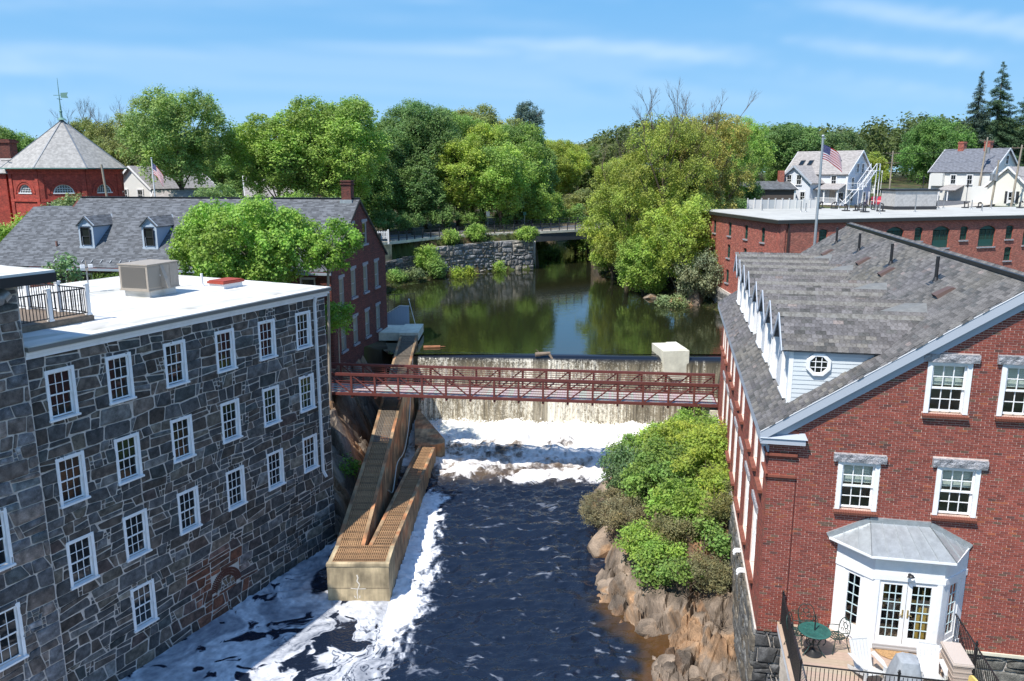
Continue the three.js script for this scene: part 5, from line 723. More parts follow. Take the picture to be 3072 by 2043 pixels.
// dam and the falling sheet
{
  const o = thing('dam', 'low concrete dam with a sheet of water falling over it', 'dam', [0, 0, 0], 0);
  mesh('dam_body', merge([bb(-9.0, 15.6, -1.5, 4.9, -58.9, -58.3).translate(0, 0, 0)]), M.concrete, o);
  const lip = (u) => [lerp(-7.0, 15.6, u), 0, lerp(-57.95, -56.55, u)];
  const NU = 760, NV = 64, P = [], U = [], I = [], X = 22.6;
  for (let j = 0; j <= NV; j++) for (let i = 0; i <= NU; i++) {
    const u = i / NU, v = j / NV, [x, , z] = lip(u); let y, out;
    if (v < 0.16) { const t = v / 0.16; out = lerp(-0.75, 0.0, t); y = PL + 0.003 - 0.14 * t * t * t; } else if (v < 0.34) { const a = (v - 0.16) / 0.18 * PI / 2; out = Math.sin(a) * 0.34; y = PL - 0.14 - (1 - Math.cos(a)) * 0.42; } else { const t = (v - 0.34) / 0.66; out = 0.34 + 0.25 * t; y = lerp(PL - 0.56, 0.1, t); }
    const xm = u * X, st = vn(xm * 5, v * 3 + 7 * vn(xm * 0.7, 3, 2), 3) - 0.5, st2 = vn(xm * 14, v * 9, 5) - 0.5, am = smooth(0.16, 0.5, v); out += am * (0.16 * st + 0.07 * st2) + am * 0.25 * (fbm(xm * 0.4, 5, 3, 8) - 0.5);
    P.push(x, y, z + out); U.push(u, v);
  }
  for (let j = 0; j < NV; j++) for (let i = 0; i < NU; i++) { const a = j * (NU + 1) + i; I.push(a, a + NU + 1, a + 1, a + 1, a + NU + 1, a + NU + 2); }
  const g = new THREE.BufferGeometry(); g.setAttribute('position', new THREE.Float32BufferAttribute(P, 3)); g.setAttribute('uv', new THREE.Float32BufferAttribute(U, 2)); g.setIndex(I); g.computeVertexNormals();
  const white = (u, v) => { const x = u * X, lipW = smooth(0.17, 0.30, v), warp = (fbm(x * 0.9, v * 3, 3, 4) - 0.5) * 0.9; const s1 = fbm(x * 7 + warp, v * 2.2, 4, 21), s2 = fbm(x * 16 + warp, v * 12, 3, 23), s3 = fbm(x * 9, v * 38, 3, 29), big = fbm(x * 0.5, v * 1.2, 3, 37); const xc = x - 9.1; const s4 = vn(x * 26, v * 120, 31); let k = smooth(0.36, 0.68, s1 * 0.22 + s2 * 0.24 + s3 * 0.30 + s4 * 0.24 + 0.5 * (big - 0.5) + 0.04 * smooth(0.3, 1, v)) * 0.9; const gap = Math.abs(xc) < 0.55 ? 1 : 0, rim = Math.exp(-Math.pow((Math.abs(xc) - 0.8) / 0.2, 2)); k = lerp(k, k * 0.35, gap) + rim * 0.3; if (x > 18.5) k *= smooth(0.45, 0.6, fbm(x * 5, v * 1.0, 3, 44)); return clamp(k) * lipW; };
  const map = tex(2048, 512, (u, v) => { const k = white(u, v), h = vn(u * X * 2.2, v * 3, 6), a = lerp(0.22, 0.56, smooth(0.2, 0.42, v) * (0.6 + 0.4 * h)); const w = smooth(0.14, 0.2, v) * (1 - smooth(0.3, 0.36, v)); return [lerp(lerp(0.1, a * 1.03, smooth(0.15, 0.3, v)), 0.90, k), lerp(lerp(0.12, a * 0.96, smooth(0.15, 0.3, v)), 0.88, k), lerp(lerp(0.16, a * 0.82, smooth(0.15, 0.3, v)), 0.82, k)]; }, true);
  const rough = tex(1024, 256, (u, v) => 0.06 + 0.6 * white(u, v), false); for (const t of [map, rough]) t.wrapS = t.wrapT = THREE.ClampToEdgeWrapping;
  mesh('falling_water', g, new THREE.MeshPhysicalMaterial({ map, roughnessMap: rough, roughness: 1, ior: 1.333, side: THREE.DoubleSide }), o);
  // spray thrown up along the foot: loose clots of froth
  const drop = new THREE.IcosahedronGeometry(1, 1); { const p = drop.attributes.position; for (let i = 0; i < p.count; i++) { const s = 0.75 + 0.5 * hash2(Math.round(p.getX(i) * 50), Math.round(p.getY(i) * 50) + Math.round(p.getZ(i) * 999), 2); p.setXYZ(i, p.getX(i) * s, p.getY(i) * s, p.getZ(i) * s); } drop.computeVertexNormals(); }
  const R = rngOf(19), ms = []; for (let k = 0; k < 5200; k++) { const u = R() * 0.82, [x, , z] = lip(u), f = R(), out = 0.45 + 2.6 * f * f, h = 0.05 + (0.5 * (1 - f) + 0.12) * R() * R() * R(), s = 0.02 + 0.06 * R() * R(); ms.push(new THREE.Matrix4().compose(new THREE.Vector3(x, h, z + out), new THREE.Quaternion().setFromEuler(new THREE.Euler(R() * 6, R() * 6, R() * 6)), new THREE.Vector3(s * 1.6, s, s * 1.3))); }
  instanced('froth', drop, std({ color: rgb(0.86, 0.84, 0.78), roughness: 1 }), ms, null, o, 'stuff');
}
{ const a = thing('spillway_block', 'cream concrete block standing in the dam near its right end', 'concrete block', [11.75, 0, -56.3], 0.12); mesh('block', merge([poly([[-0.7, 4.2], [0.0, 3.6], [0.75, 3.6], [0.75, 0], [1.15, 0], [1.15, 5.75], [-0.8, 5.75], [-0.75, 4.8]], [], 2.9, -2.9), bb(0.3, 1.1, 5.75, 5.8, -2.9, -0.3)]), M.concretePale, a); mesh('footing', bb(-0.9, 0.8, -1, 3.2, -2.8, -0.4), M.concrete, a); }
{ const a = thing('drift_log', 'broken grey log lodged on the crest of the dam', 'log', [2.15, 5.12, -57.6], 0.5); mesh('log', merge([rod([-0.55, 0.15, 0.1], [0.5, 0.22, 0.5], 0.17, 0.12, 9), rod([0.4, 0.2, 0.45], [0.7, -0.55, 0.95], 0.11, 0.07, 8), rod([-0.2, 0.2, 0.2], [-0.5, 0.55, 0.1], 0.05, 0.02, 6)]), M.wood, a); }
{ const a = thing('floating_log', 'short brown log floating in the pond beside the fish ladder', 'log', [-6.1, 5.18, -60.2], 0.1); mesh('log', merge([rod([-0.75, 0, 0], [0.55, 0.02, 0], 0.14, 0.12, 9), rod([0.5, 0.02, 0], [0.95, 0.05, 0.05], 0.05, 0.02, 6)]), std({ map: mottled(1, [0.56, 0.38, 0.27], 0.25), roughness: 0.9 }), a); }
// ---------------------------------------------------------------- rock
const rockMap = tex(1024, 1024, (u, v) => { const n = fbm(u * 8, v * 8, 6, 5, 8, 8), q = smooth(0.44, 0.60, fbm(u * 5 + 0.3 * n, v * 5, 5, 15, 5, 5)), r = smooth(0.55, 0.68, fbm(u * 6, v * 6, 4, 25, 6, 6)), s = vn(u * 200, v * 200, 7, 200, 200), t = 0.62 + 0.9 * (n - 0.45) + 0.16 * (s - 0.5); return [t * lerp(lerp(0.74, 0.88, q), 0.88, r * 0.5), t * lerp(lerp(0.69, 0.74, q), 0.66, r * 0.5), t * lerp(lerp(0.64, 0.60, q), 0.48, r * 0.5)]; }, true, 5, 5);
M.rock = std({ map: rockMap, color: rgb(0.80, 0.715, 0.63), roughness: 0.92, bumpMap: rockMap, bumpScale: 0.06 });
M.rockDark = std({ map: rockMap, color: rgb(0.80, 0.74, 0.67), roughness: 0.85, bumpMap: rockMap, bumpScale: 0.06 });
const ledgeLine = [[-57, 12.5], [-52.5, 9.4], [-48.5, 7.3], [-44.4, 5.5], [-41.7, 4.8], [-39.3, 4.6], [-37.3, 4.5], [-34.4, 4.5], [-32.5, 4.2], [-30.3, 4.7], [-29.4, 5.3], [-28.3, 5.8], [-27.1, 5.6], [-25, 5.3], [-18, 5.2]];
const along = (L, z) => { for (let i = 0; i + 1 < L.length; i++) if (z <= L[i + 1][0]) return lerp(L[i][1], L[i + 1][1], clamp((z - L[i][0]) / (L[i + 1][0] - L[i][0]))); return L[L.length - 1][1]; };
const wallX = z => 7.57 + (-22.23 - z) * Math.tan(rad(11.3));
const ledgeTop = z => lerp(lerp(lerp(0.9, 2.0, smooth(-26, -29.5, z)), 3.7, smooth(-29.5, -35, z)), 2.0, smooth(-37, -48, z));
function cells(x, z, s) { const xi = Math.floor(x), zi = Math.floor(z); let d1 = 9, d2 = 9, ix = 0, iz = 0, cx = 0, cz = 0; for (let j = -1; j <= 1; j++) for (let i = -1; i <= 1; i++) { const a = xi + i, b = zi + j, px = a + hash2(a, b, s), pz = b + hash2(a, b, s + 7), d = Math.hypot(px - x, pz - z); if (d < d1) { d2 = d1; d1 = d; ix = a; iz = b; cx = px; cz = pz; } else if (d < d2) d2 = d; } return [d2 - d1, hash2(ix, iz, s + 11), hash2(ix, iz, s + 13) - 0.5, hash2(ix, iz, s + 17) - 0.5, x - cx, z - cz]; }
function blocky(x, z, s) { // tilted blocks of bedrock split by joints that run down to the river
  const a = x * 0.75 + z * 0.3, b = z * 0.62 - x * 0.25, A = cells(a * 0.75, b * 0.9, s), B = cells(a * 2.1 + 3, b * 1.7, s + 40), C = cells(a * 5, b * 4, s + 80);
  return (A[1] - 0.5) * 0.85 + A[2] * A[4] * 1.5 + A[3] * A[5] * 1.5 - 0.30 * (1 - smooth(0, 0.10, A[0])) + (B[1] - 0.5) * 0.36 + B[2] * B[4] * 0.6 + B[3] * B[5] * 0.6 - 0.10 * (1 - smooth(0, 0.12, B[0])) + (C[1] - 0.5) * 0.10; }
function ledgeY(x, z) { const w = along(ledgeLine, z), X = wallX(z) + 0.4, t = clamp((x - w) / Math.max(1.5, X - w), -0.3, 1); const base = t < 0 ? t * 3.2 : ledgeTop(z) * Math.pow(t, 0.62); return base + (t > -0.25 ? smooth(-0.3, 0.1, t) : 0) * blocky(x, z, 3); }
{
  const P = [], U = [], I = [], nz = 420, nx = 90; for (let j = 0; j <= nz; j++) for (let i = 0; i <= nx; i++) { const z = lerp(-56, -19, j / nz), w = along(ledgeLine, z) - 1.3, x = lerp(w, wallX(z) + 0.5, i / nx); const jx = 0, jz = 0; P.push(x + jx, ledgeY(x, z), z + jz); U.push(x * 0.9 + ledgeY(x, z) * 0.5, z * 0.9 + ledgeY(x, z) * 0.5); }
  for (let j = 0; j < nz; j++) for (let i = 0; i < nx; i++) { const a = j * (nx + 1) + i; I.push(a, a + nx + 1, a + 1, a + 1, a + nx + 1, a + nx + 2); }
  let g = new THREE.BufferGeometry(); g.setAttribute('position', new THREE.Float32BufferAttribute(P, 3)); g.setAttribute('uv', new THREE.Float32BufferAttribute(U, 2)); g.setIndex(I); g = g.toNonIndexed(); g.computeVertexNormals();
  struct('rock_ledge', g, M.rock, 'tan and grey bedrock ledge below the brick building', 'rock');
}
// rocky bank in the gap between stone mill and fish ladder, under the brick office
{
  const P = [], U = [], I = [], nz = 200, nx = 80; const Y = (x, z) => { const t = clamp((-8.35 - x) / 4.2), h = lerp(0.1, lerp(3.2, 5.6, smooth(-40, -52, z)), smooth(0, 1, Math.pow(t, 0.8))); return h + (blocky(x * 0.8, z * 0.8, 23) * 1.2 + (fbm(x * 0.5, z * 0.5, 3, 6) - 0.5) * 1.2) * smooth(0, 0.2, t); };
  for (let j = 0; j <= nz; j++) for (let i = 0; i <= nx; i++) { const z = lerp(-63, -37.5, j / nz), x = lerp(-16, -8.15, i / nx) - 0.6 * smooth(-50, -63, z); P.push(x, Y(x, z), z); U.push(x + Y(x, z) * 0.6, z + Y(x, z) * 0.6); }
  for (let j = 0; j < nz; j++) for (let i = 0; i < nx; i++) { const a = j * (nx + 1) + i; I.push(a, a + nx + 1, a + 1, a + 1, a + nx + 1, a + nx + 2); }
  let g = new THREE.BufferGeometry(); g.setAttribute('position', new THREE.Float32BufferAttribute(P, 3)); g.setAttribute('uv', new THREE.Float32BufferAttribute(U, 2)); g.setIndex(I); g = g.toNonIndexed(); g.computeVertexNormals();
  struct('rock_bank', g, M.rockDark, 'shaded rocky bank between the stone mill and the fish ladder', 'rock');
}
function boulderGeo(seed, sx, sy, sz) { const g = new THREE.IcosahedronGeometry(1, 3), p = g.attributes.position, R = rngOf(seed), pl = Array.from({ length: 9 }, () => { const v = new THREE.Vector3(R() - 0.5, R() - 0.5, R() - 0.5).normalize(); return [v, 0.55 + 0.3 * R()]; }); for (let i = 0; i < p.count; i++) { const v = new THREE.Vector3().fromBufferAttribute(p, i); for (const [n, d] of pl) { const e = v.dot(n) - d; if (e > 0) v.addScaledVector(n, -e); } v.multiplyScalar(1 + 0.06 * (vn3(v.x * 3 + 5, v.y * 3 + 5, v.z * 3 + 5, seed) - 0.5)); p.setXYZ(i, v.x * sx, v.y * sy, v.z * sz); } g.computeVertexNormals(); return planarUV(g); }
{
  const B = [[5.95, 0.05, -26.9, 0.75, 0.6, 0.5, 'cleft tan boulder at the water edge below the ledge'], [6.7, 0.15, -26.3, 0.45, 0.4, 0.5, 'small tan boulder by the foot of the foundation wall'], [6.9, 0.1, -25.2, 0.5, 0.3, 0.4, 'flat tan boulder nearest the viewer at the water edge'], [4.55, 0.1, -32.6, 0.7, 0.5, 1.0, 'orange tinted boulder where the ledge juts into the river'], [4.9, 0.25, -36.6, 0.9, 1.2, 1.5, 'tall rounded boulder below the olive shrub on the ledge'], [5.0, 0.9, -40.8, 1.0, 1.3, 1.3, 'rounded brown boulder at the upstream tip of the ledge'], [5.6, 0.2, -29.6, 0.6, 0.5, 0.7, 'angular grey boulder at the bend of the ledge'], [-8.9, 0.25, -41.3, 0.6, 0.5, 0.9, 'pale boulder between the stone mill and the fish ladder'], [17.0, 5.3, -80.8, 1.5, 0.7, 1.0, 'broad pale boulder on the pond shore before the brick mill'], [14.9, 5.25, -84.6, 0.9, 0.5, 0.8, 'small dark boulder on the pond shore under the trees'], [18.6, 5.5, -80.6, 1.1, 1.2, 1.2, 'tall boulder against the stone base of the brick mill'], [15.9, 5.2, -81.2, 0.6, 0.25, 0.5, 'low flat boulder in the pond shallows']];
  B.forEach(([x, y, z, sx, sy, sz, l], i) => { const m = tagged('boulder', l, 'boulder', boulderGeo(200 + i, sx, sy, sz), i === 9 ? M.rockDark : M.rock, 'boulders along the banks'); m.position.set(x, y, z); m.rotation.y = i * 1.3; });
}
// ---------------------------------------------------------------- brick office with dormers (left, behind the stone mill)
{
  const T = rad(81.3), O = [-12.07, 0, -53.0], o = thing('brick_office', 'old brick gabled building with grey shingle roof and blue grey dormers', 'building', O, T);
  const W = 11.8, ap = 5.9, yE = 12.12, yA = 16.5, p = (yA - yE) / ap, L = 22.2, base = 3.6;
  const gw = [[4.25, 13.2, 0.95, 1.62], [6.95, 13.2, 0.95, 1.62], [1.75, 9.2, 0.9, 2.1], [4.15, 9.6, 0.95, 2.02], [6.8, 9.6, 0.95, 2.02], [9.45, 9.6, 0.95, 2.02], [1.75, 6.15, 0.95, 1.98], [4.2, 6.15, 0.95, 1.98], [6.85, 6.15, 0.95, 1.98], [9.45, 6.15, 0.95, 1.98]];
  const hole = ([x, y, w, h]) => rect(x - w / 2, x + w / 2, y, y + h);
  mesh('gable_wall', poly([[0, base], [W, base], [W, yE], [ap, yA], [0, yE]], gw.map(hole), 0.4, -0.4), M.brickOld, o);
  const cream = new THREE.MeshPhysicalMaterial({ color: rgb(0.30, 0.29, 0.23), roughness: 0.08, ior: 1.5 });
  for (const [x, y, w, h] of gw) { addWindow(o, [x, y, -0.02], 0, w - 0.12, h - 0.08, { cols: 1, rows: 1, casing: 0.07, proud: 0.0, mat: cached('offw', () => std({ color: rgb(0.36, 0.36, 0.34), roughness: 0.6 })), glass: y > 13 ? M.glass : cream, sill: 0 }); mesh('lintel', cached('ofl' + w, () => bx(w + 0.25, 0.2, 0.2)), M.granite, o).position.set(x, y + h + 0.1, -0.06); mesh('window_sill', cached('ofs' + w, () => bx(w + 0.25, 0.14, 0.26)), M.granite, o).position.set(x, y - 0.07, -0.02); }
  // front wall faces the viewer: local -x; frame x runs from the far left end to the gable corner
  const FW = new THREE.Matrix4().makeRotationY(-PI / 2).setPosition(0, 0, 0), fws = []; for (let k = 0; k < 10; k++) fws.push([-1.7 - k * 2.05, 9.75, 1.05, 1.75]); for (let k = 0; k < 10; k++) fws.push([-1.7 - k * 2.05, 6.3, 1.05, 1.75]);
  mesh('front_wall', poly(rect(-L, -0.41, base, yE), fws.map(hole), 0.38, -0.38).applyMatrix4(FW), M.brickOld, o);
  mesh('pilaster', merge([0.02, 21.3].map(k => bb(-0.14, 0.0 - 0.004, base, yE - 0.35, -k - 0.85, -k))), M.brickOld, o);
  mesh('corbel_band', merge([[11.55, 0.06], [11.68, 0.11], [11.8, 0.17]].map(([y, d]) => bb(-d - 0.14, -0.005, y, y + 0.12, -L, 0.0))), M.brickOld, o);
  for (const [x, y, w, h] of fws) { addWindow(o, [-0.01, y, x], -PI / 2, w - 0.12, h - 0.08, { cols: 1, rows: 1, casing: 0.08, proud: 0.03, mat: cached('offt', () => std({ color: rgb(0.45, 0.43, 0.39), roughness: 0.6 })), sill: 0 }); const l = mesh('lintel', cached('oflb', () => bx(0.2, 0.18, 1.3)), M.granite, o); l.position.set(0.04, y + h + 0.09, x); }
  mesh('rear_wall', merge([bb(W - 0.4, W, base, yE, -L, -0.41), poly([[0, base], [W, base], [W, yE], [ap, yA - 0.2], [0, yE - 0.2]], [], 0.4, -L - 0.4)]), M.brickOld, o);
  // roof
  const ov = 0.3, eY = yE - p * ov + 0.06, rY = yA + 0.06, ro = x => eY + p * (x + ov);
  mesh('roof_slope', slab([[-ov, eY, -L], [-ov, eY, 0.12], [ap, rY, 0.12], [ap, rY, -L]], 0.14), M.shingleFar, o);
  mesh('roof_slope', slab([[W + ov, eY, 0.12], [W + ov, eY, -L], [ap + 0.001, rY, -L], [ap + 0.001, rY, 0.12]], 0.14), M.shingleFar, o);
  mesh('ridge_cap', bar([ap, rY + 0.03, -L], [ap, rY + 0.03, 0.12], 0.3, 0.05), M.black, o);
  mesh('rake_trim', merge([bar([-ov, eY - 0.08, 0.1], [ap, rY - 0.1, 0.1], 0.05, 0.16), bar([W + ov, eY - 0.08, 0.1], [ap, rY - 0.1, 0.1], 0.05, 0.16)]), M.darkMetal, o);
  mesh('gutter', bb(-ov - 0.14, -ov + 0.02, eY - 0.24, eY - 0.08, -L, 0.1), std({ color: rgb(0.28, 0.33, 0.38), roughness: 0.5 }), o);
  const sg = cached('sgd', () => bx(0.3, 0.05, 0.05)); for (let k = 0; k < 15; k++) { const s = mesh('snow_guard', sg, M.galv, o); s.position.set(0.12, ro(0.12) + 0.06, -20.5 + k * 0.72); s.rotation.z = Math.atan(p); }
  // lower wing at the far left end
  const L2 = L + 4.0, dY = 0.72, o2 = 0.72 / p; mesh('wing_roof', slab([[-ov, eY, -L2], [-ov, eY, -L - 0.001], [ap - o2, rY - dY, -L - 0.001], [ap - o2, rY - dY, -L2 + 0.6]], 0.14), M.shingleFar, o); mesh('wing_roof', slab([[W + ov, eY, -L - 0.001], [W + ov, eY, -L2], [ap + o2, rY - dY, -L2 + 0.6], [ap + o2, rY - dY, -L - 0.001]], 0.14), M.shingleFar, o); mesh('wing_flat_roof', slab([[ap - o2, rY - dY, -L2 + 0.6], [ap - o2, rY - dY, -L], [ap + o2, rY - dY, -L], [ap + o2, rY - dY, -L2 + 0.6]], 0.14), M.shingleFar, o);
  mesh('wing_wall', merge([bb(0.2, W, base, yE - 0.1, -L2 + 0.1, -L - 0.41)]), std({ color: rgb(0.36, 0.38, 0.40), roughness: 0.6, bumpMap: tex(256, 16, (u) => 0.5 + 0.5 * Math.sin(u * PI * 16), false, 2, 2), bumpScale: 0.02 }), o);
  // chimney
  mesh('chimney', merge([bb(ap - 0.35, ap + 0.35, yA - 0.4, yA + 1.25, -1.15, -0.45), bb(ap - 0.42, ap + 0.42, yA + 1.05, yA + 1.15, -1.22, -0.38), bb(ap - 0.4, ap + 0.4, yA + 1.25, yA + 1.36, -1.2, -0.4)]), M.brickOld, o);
  mesh('chimney_flashing', bb(ap - 0.45, ap + 0.45, yA - 0.35, yA - 0.02, -1.25, -0.35), M.galv, o);
  // dormers
  const blue = std({ color: rgb(0.34, 0.42, 0.52), roughness: 0.6 }), blueP = std({ color: rgb(0.42, 0.49, 0.57), roughness: 0.6 });
  for (const t of [4.0, 8.9, 13.8, 18.7]) {
    const x = 1.35, yb = ro(x) - 0.05, ye = yb + 1.62, yr = yb + 2.2, hw = 0.55, xr = y => (y - eY) / p - ov;
    mesh('dormer', facet([[[x, yb, -t - hw], [x, yb, -t + hw], [x, ye, -t + hw], [x, yr - 0.04, -t], [x, ye, -t - hw]], [[x, yb, -t + hw], [xr(ye), ye, -t + hw], [x, ye, -t + hw]], [[x, yb, -t - hw], [x, ye, -t - hw], [xr(ye), ye, -t - hw]]]), blue, o);
    mesh('dormer_trim', merge([bar([x - 0.05, ye - 0.05, -t - hw - 0.1], [x - 0.05, yr, -t], 0.06, 0.14), bar([x - 0.05, ye - 0.05, -t + hw + 0.1], [x - 0.05, yr, -t], 0.06, 0.14), bb(x - 0.06, x, yb, ye, -t - hw - 0.02, -t - hw + 0.12), bb(x - 0.06, x, yb, ye, -t + hw - 0.12, -t + hw + 0.02), bb(x - 0.06, x, ye - 0.08, ye + 0.04, -t - hw, -t + hw), bb(x - 0.1, x + 0.02, yb - 0.02, yb + 0.12, -t - hw - 0.05, -t + hw + 0.05)]), blueP, o);
    addWindow(o, [x - 0.15, yb + 0.22, -t], -PI / 2, 0.62, 1.22, { cols: 1, rows: 1, casing: 0.05, proud: 0.03, deep: 0.05, mat: M.darkMetal, sill: 0 });
    const xf = x - 0.2, xb = xr(yr) + 0.1, q = hw + 0.14;
    mesh('dormer_roof', merge([slab([[xf, ye - 0.06, -t + q], [xr(ye) + 0.1, ye - 0.06, -t + q], [xb, yr + 0.05, -t], [xf, yr + 0.05, -t]], 0.05), slab([[xr(ye) + 0.1, ye - 0.06, -t - q], [xf, ye - 0.06, -t - q], [xf, yr + 0.05, -t], [xb, yr + 0.05, -t]], 0.05)]), M.shingleFar, o);
    mesh('flashing', bar([xb - 0.05, yr + 0.06, -t], [xr(ye) + 0.25, ye + 0.05, -t + q], 0.12, 0.03), M.galv, o);
  }
  mesh('roof_pipe', rod([1.4, ro(1.4), -21.2], [1.4, ro(1.4) + 0.35, -21.2], 0.08), std({ color: rgb(0.2, 0.1, 0.08), roughness: 0.8 }), o);
  // granite base course and rubble
  mesh('stone_base', bb(-0.15, W + 0.1, -0.5, base, -L, 0.14), M.rockDark, o);
}
{ // pale sheet metal wall and railing beyond the office, by the pond
  const a = thing('sheet_metal_wall', 'pale blue grey corrugated metal wall at the pond edge beyond the brick office', 'wall', [-10.75, 0, -66.4], rad(-3)); const s = Array.from({ length: 17 }, (_, i) => { const g = bx(0.125, 1, 0.05); return [i * 0.125, g]; });
  for (const [x] of s) { const h = x < 1.25 ? 6.55 + x * 0.62 : 7.35, y0 = 5.55; const m = mesh('panel', cached('smp' + h.toFixed(2), () => bx(0.122, h - y0, 0.05 )), cached('smm', () => std({ color: rgb(0.36, 0.43, 0.52), roughness: 0.5, metalness: 0.1 })), a); m.position.set(x, (h + y0) / 2, (Math.round(x / 0.125) % 2) * 0.025); }
  mesh('coping', merge([bar([-0.06, 6.6, 0], [1.25, 7.4, 0], 0.1, 0.05), bar([1.25, 7.4, 0], [2.1, 7.38, 0], 0.1, 0.05)]), M.white, a); }
{ const a = thing('wire_fence', 'thin black fence standing behind the pale metal wall by the pond', 'fence', [-11.4, 5.6, -68.6], rad(-2)); for (let k = 0; k < 6; k++) mesh('post', cached('wfp', () => rod([0, 0, 0], [0, 2.4, 0], 0.03)), M.black, a).position.set(k * 0.55, 0, -0.2 * k); mesh('rail', merge([bar([0, 2.35, 0], [2.75, 2.35, -1], 0.03), bar([0, 1.2, 0], [2.75, 1.2, -1], 0.02), bar([0, 0.2, 0], [2.75, 0.2, -1], 0.02)]), M.black, a); }
tagged('measuring_pole', 'thin white pole leaning over the pond beside the fish ladder', 'pole', merge([rod([0, 0, 0], [-0.62, 2.1, -0.8], 0.025), new THREE.SphereGeometry(0.07, 8, 6).translate(-0.62, 2.12, -0.8)]), M.white).position.set(-8.0, 5.9, -65.0);
// ---------------------------------------------------------------- long brick mill (right, middle distance)
{
  const FL = [20, -85.3], N = [22.5, -67.2], R_ = [62, -79.6], BR = [62, -92.5], top = 14.22;
  const o = thing('brick_mill', 'long flat roofed red brick mill with green windows behind the near brick building', 'building', [0, 0, 0], 0);
  const faceM = (P, Q) => { const dx = Q[0] - P[0], dz = Q[1] - P[1], l = Math.hypot(dx, dz); return [new THREE.Matrix4().makeRotationY(Math.atan2(-dz, dx)).setPosition(P[0], 0, P[1]), l, Math.atan2(-dz, dx)]; };
  const green = std({ color: rgb(0.018, 0.075, 0.060), roughness: 0.5 }), gGlass = new THREE.MeshPhysicalMaterial({ color: rgb(0.03, 0.06, 0.05), roughness: 0.06, ior: 1.5 });
  const arch = (x, y, w, h, r) => { const p = [[x - w / 2, y], [x + w / 2, y], [x + w / 2, y + h - r]]; for (let k = 1; k < 8; k++) { const t = k / 8; p.push([x + w / 2 - w * t, y + h - r + r * 4 * t * (1 - t)]); } p.push([x - w / 2, y + h - r]); return p; };
  const [ML, LL, TL] = faceM(FL, N), [MR, LR, TR] = faceM(N, R_);
  const lw = []; for (const u of [4.0, 7.8, 11.55, 15.05]) for (const y of [12.38, 10.25, 7.82]) lw.push([u, y, 0.72, 1.3, 0.08]);
  const rw = [[4.3, 12.4, 0.85, 1.25, 0.1], [14.45, 12.4, 0.85, 1.22, 0.1], [19.6, 12.35, 0.85, 1.25, 0.1], [25.0, 12.3, 0.85, 1.28, 0.1], [25.1, 10.3, 0.85, 1.28, 0.1], [30.4, 12.3, 0.85, 1.28, 0.1], [9.0, 12.4, 0.85, 1.22, 0.1]], rb = [[11.85, 11.75, 1.9, 1.95, 0.35], [17.0, 11.72, 1.9, 1.95, 0.35], [22.35, 11.68, 1.95, 1.95, 0.35], [27.7, 11.68, 1.95, 1.95, 0.35], [6.6, 11.75, 1.9, 1.95, 0.35]];
  mesh('river_wall', poly(rect(0, LL, 4, top), lw.map(q => arch(...q)), 0.45, -0.45).applyMatrix4(ML), M.brickMill, o);
  mesh('yard_wall', poly(rect(0.02, LR, 4, top), [...rw, ...rb].map(q => arch(...q)), 0.45, -0.45).applyMatrix4(MR), M.brickMill, o);
  mesh('rear_wall', merge([poly(rect(0, Math.hypot(BR[0] - R_[0], BR[1] - R_[1]), 4, top), [], 0.4, -0.4).applyMatrix4(faceM(R_, BR)[0]), poly(rect(0, Math.hypot(FL[0] - BR[0], FL[1] - BR[1]), 4, top), [], 0.4, -0.4).applyMatrix4(faceM(BR, FL)[0])]), M.brickMill, o);
  const small = (Mx, T, [x, y, w, h]) => { const p = new THREE.Vector3(x, y, -0.1).applyMatrix4(Mx); addWindow(o, p.toArray(), T, w - 0.1, h - 0.12, { cols: 2, rows: 2, casing: 0.06, proud: 0.0, deep: 0.1, mat: green, glass: gGlass, sill: 0, muntin: 0.03 }); const s = mesh('window_sill', cached('msill' + w, () => bx(w + 0.2, 0.12, 0.22)), M.granite, o); const q = new THREE.Vector3(x, y - 0.06, 0.0).applyMatrix4(Mx); s.position.copy(q); s.rotation.y = T; };
  for (const q of lw) small(ML, TL, q); for (const q of rw) small(MR, TR, q);
  rb.forEach(([x, y, w, h, r], i) => { const fr = mesh('arched_window', (() => { const f = new THREE.Shape(arch(0, 0, w - 0.02, h - 0.02, r).map(p => new THREE.Vector2(...p))); f.holes.push(new THREE.Path(rect(-w / 2 + 0.1, -0.03, 0.66, h - r).map(p => new THREE.Vector2(...p)))); f.holes.push(new THREE.Path(rect(0.03, w / 2 - 0.1, 0.66, h - r).map(p => new THREE.Vector2(...p)))); return merge([new THREE.ExtrudeGeometry(f, { depth: 0.08, bevelEnabled: false, curveSegments: 8 }), ...[-1, 1].flatMap(s => [bb(s * (w / 4 + 0.02) - 0.015, s * (w / 4 + 0.02) + 0.015, 0.66, h - r, 0.01, 0.06), bb(s > 0 ? 0.03 : -w / 2 + 0.1, s > 0 ? w / 2 - 0.1 : -0.03, 1.08, 1.12, 0.012, 0.058)])]); })(), green, o); fr.applyMatrix4(MR.clone().multiply(new THREE.Matrix4().makeTranslation(x, y, -0.22)));
    for (const s of [-1, 1]) for (const t of [-1, 1]) for (const v of [0, 1]) { const p = mesh('pane', cached('apn', () => bx(0.42, 0.44, 0.01)), gGlass, fr); p.position.set(s * 0.46 + t * 0.215, v ? 1.33 : 0.87, 0.03); }
    const s = mesh('window_sill', cached('msill' + w, () => bx(w + 0.2, 0.12, 0.22)), M.granite, o); s.position.copy(new THREE.Vector3(x, y - 0.06, 0).applyMatrix4(MR)); s.rotation.y = TR; });
  // granite base on the pond side, its top stepping down towards the yard
  const topS = x => lerp(9.1, 6.9, smooth(0, 2.2, x) * 0.75 + smooth(2, 9, x) * 0.25);
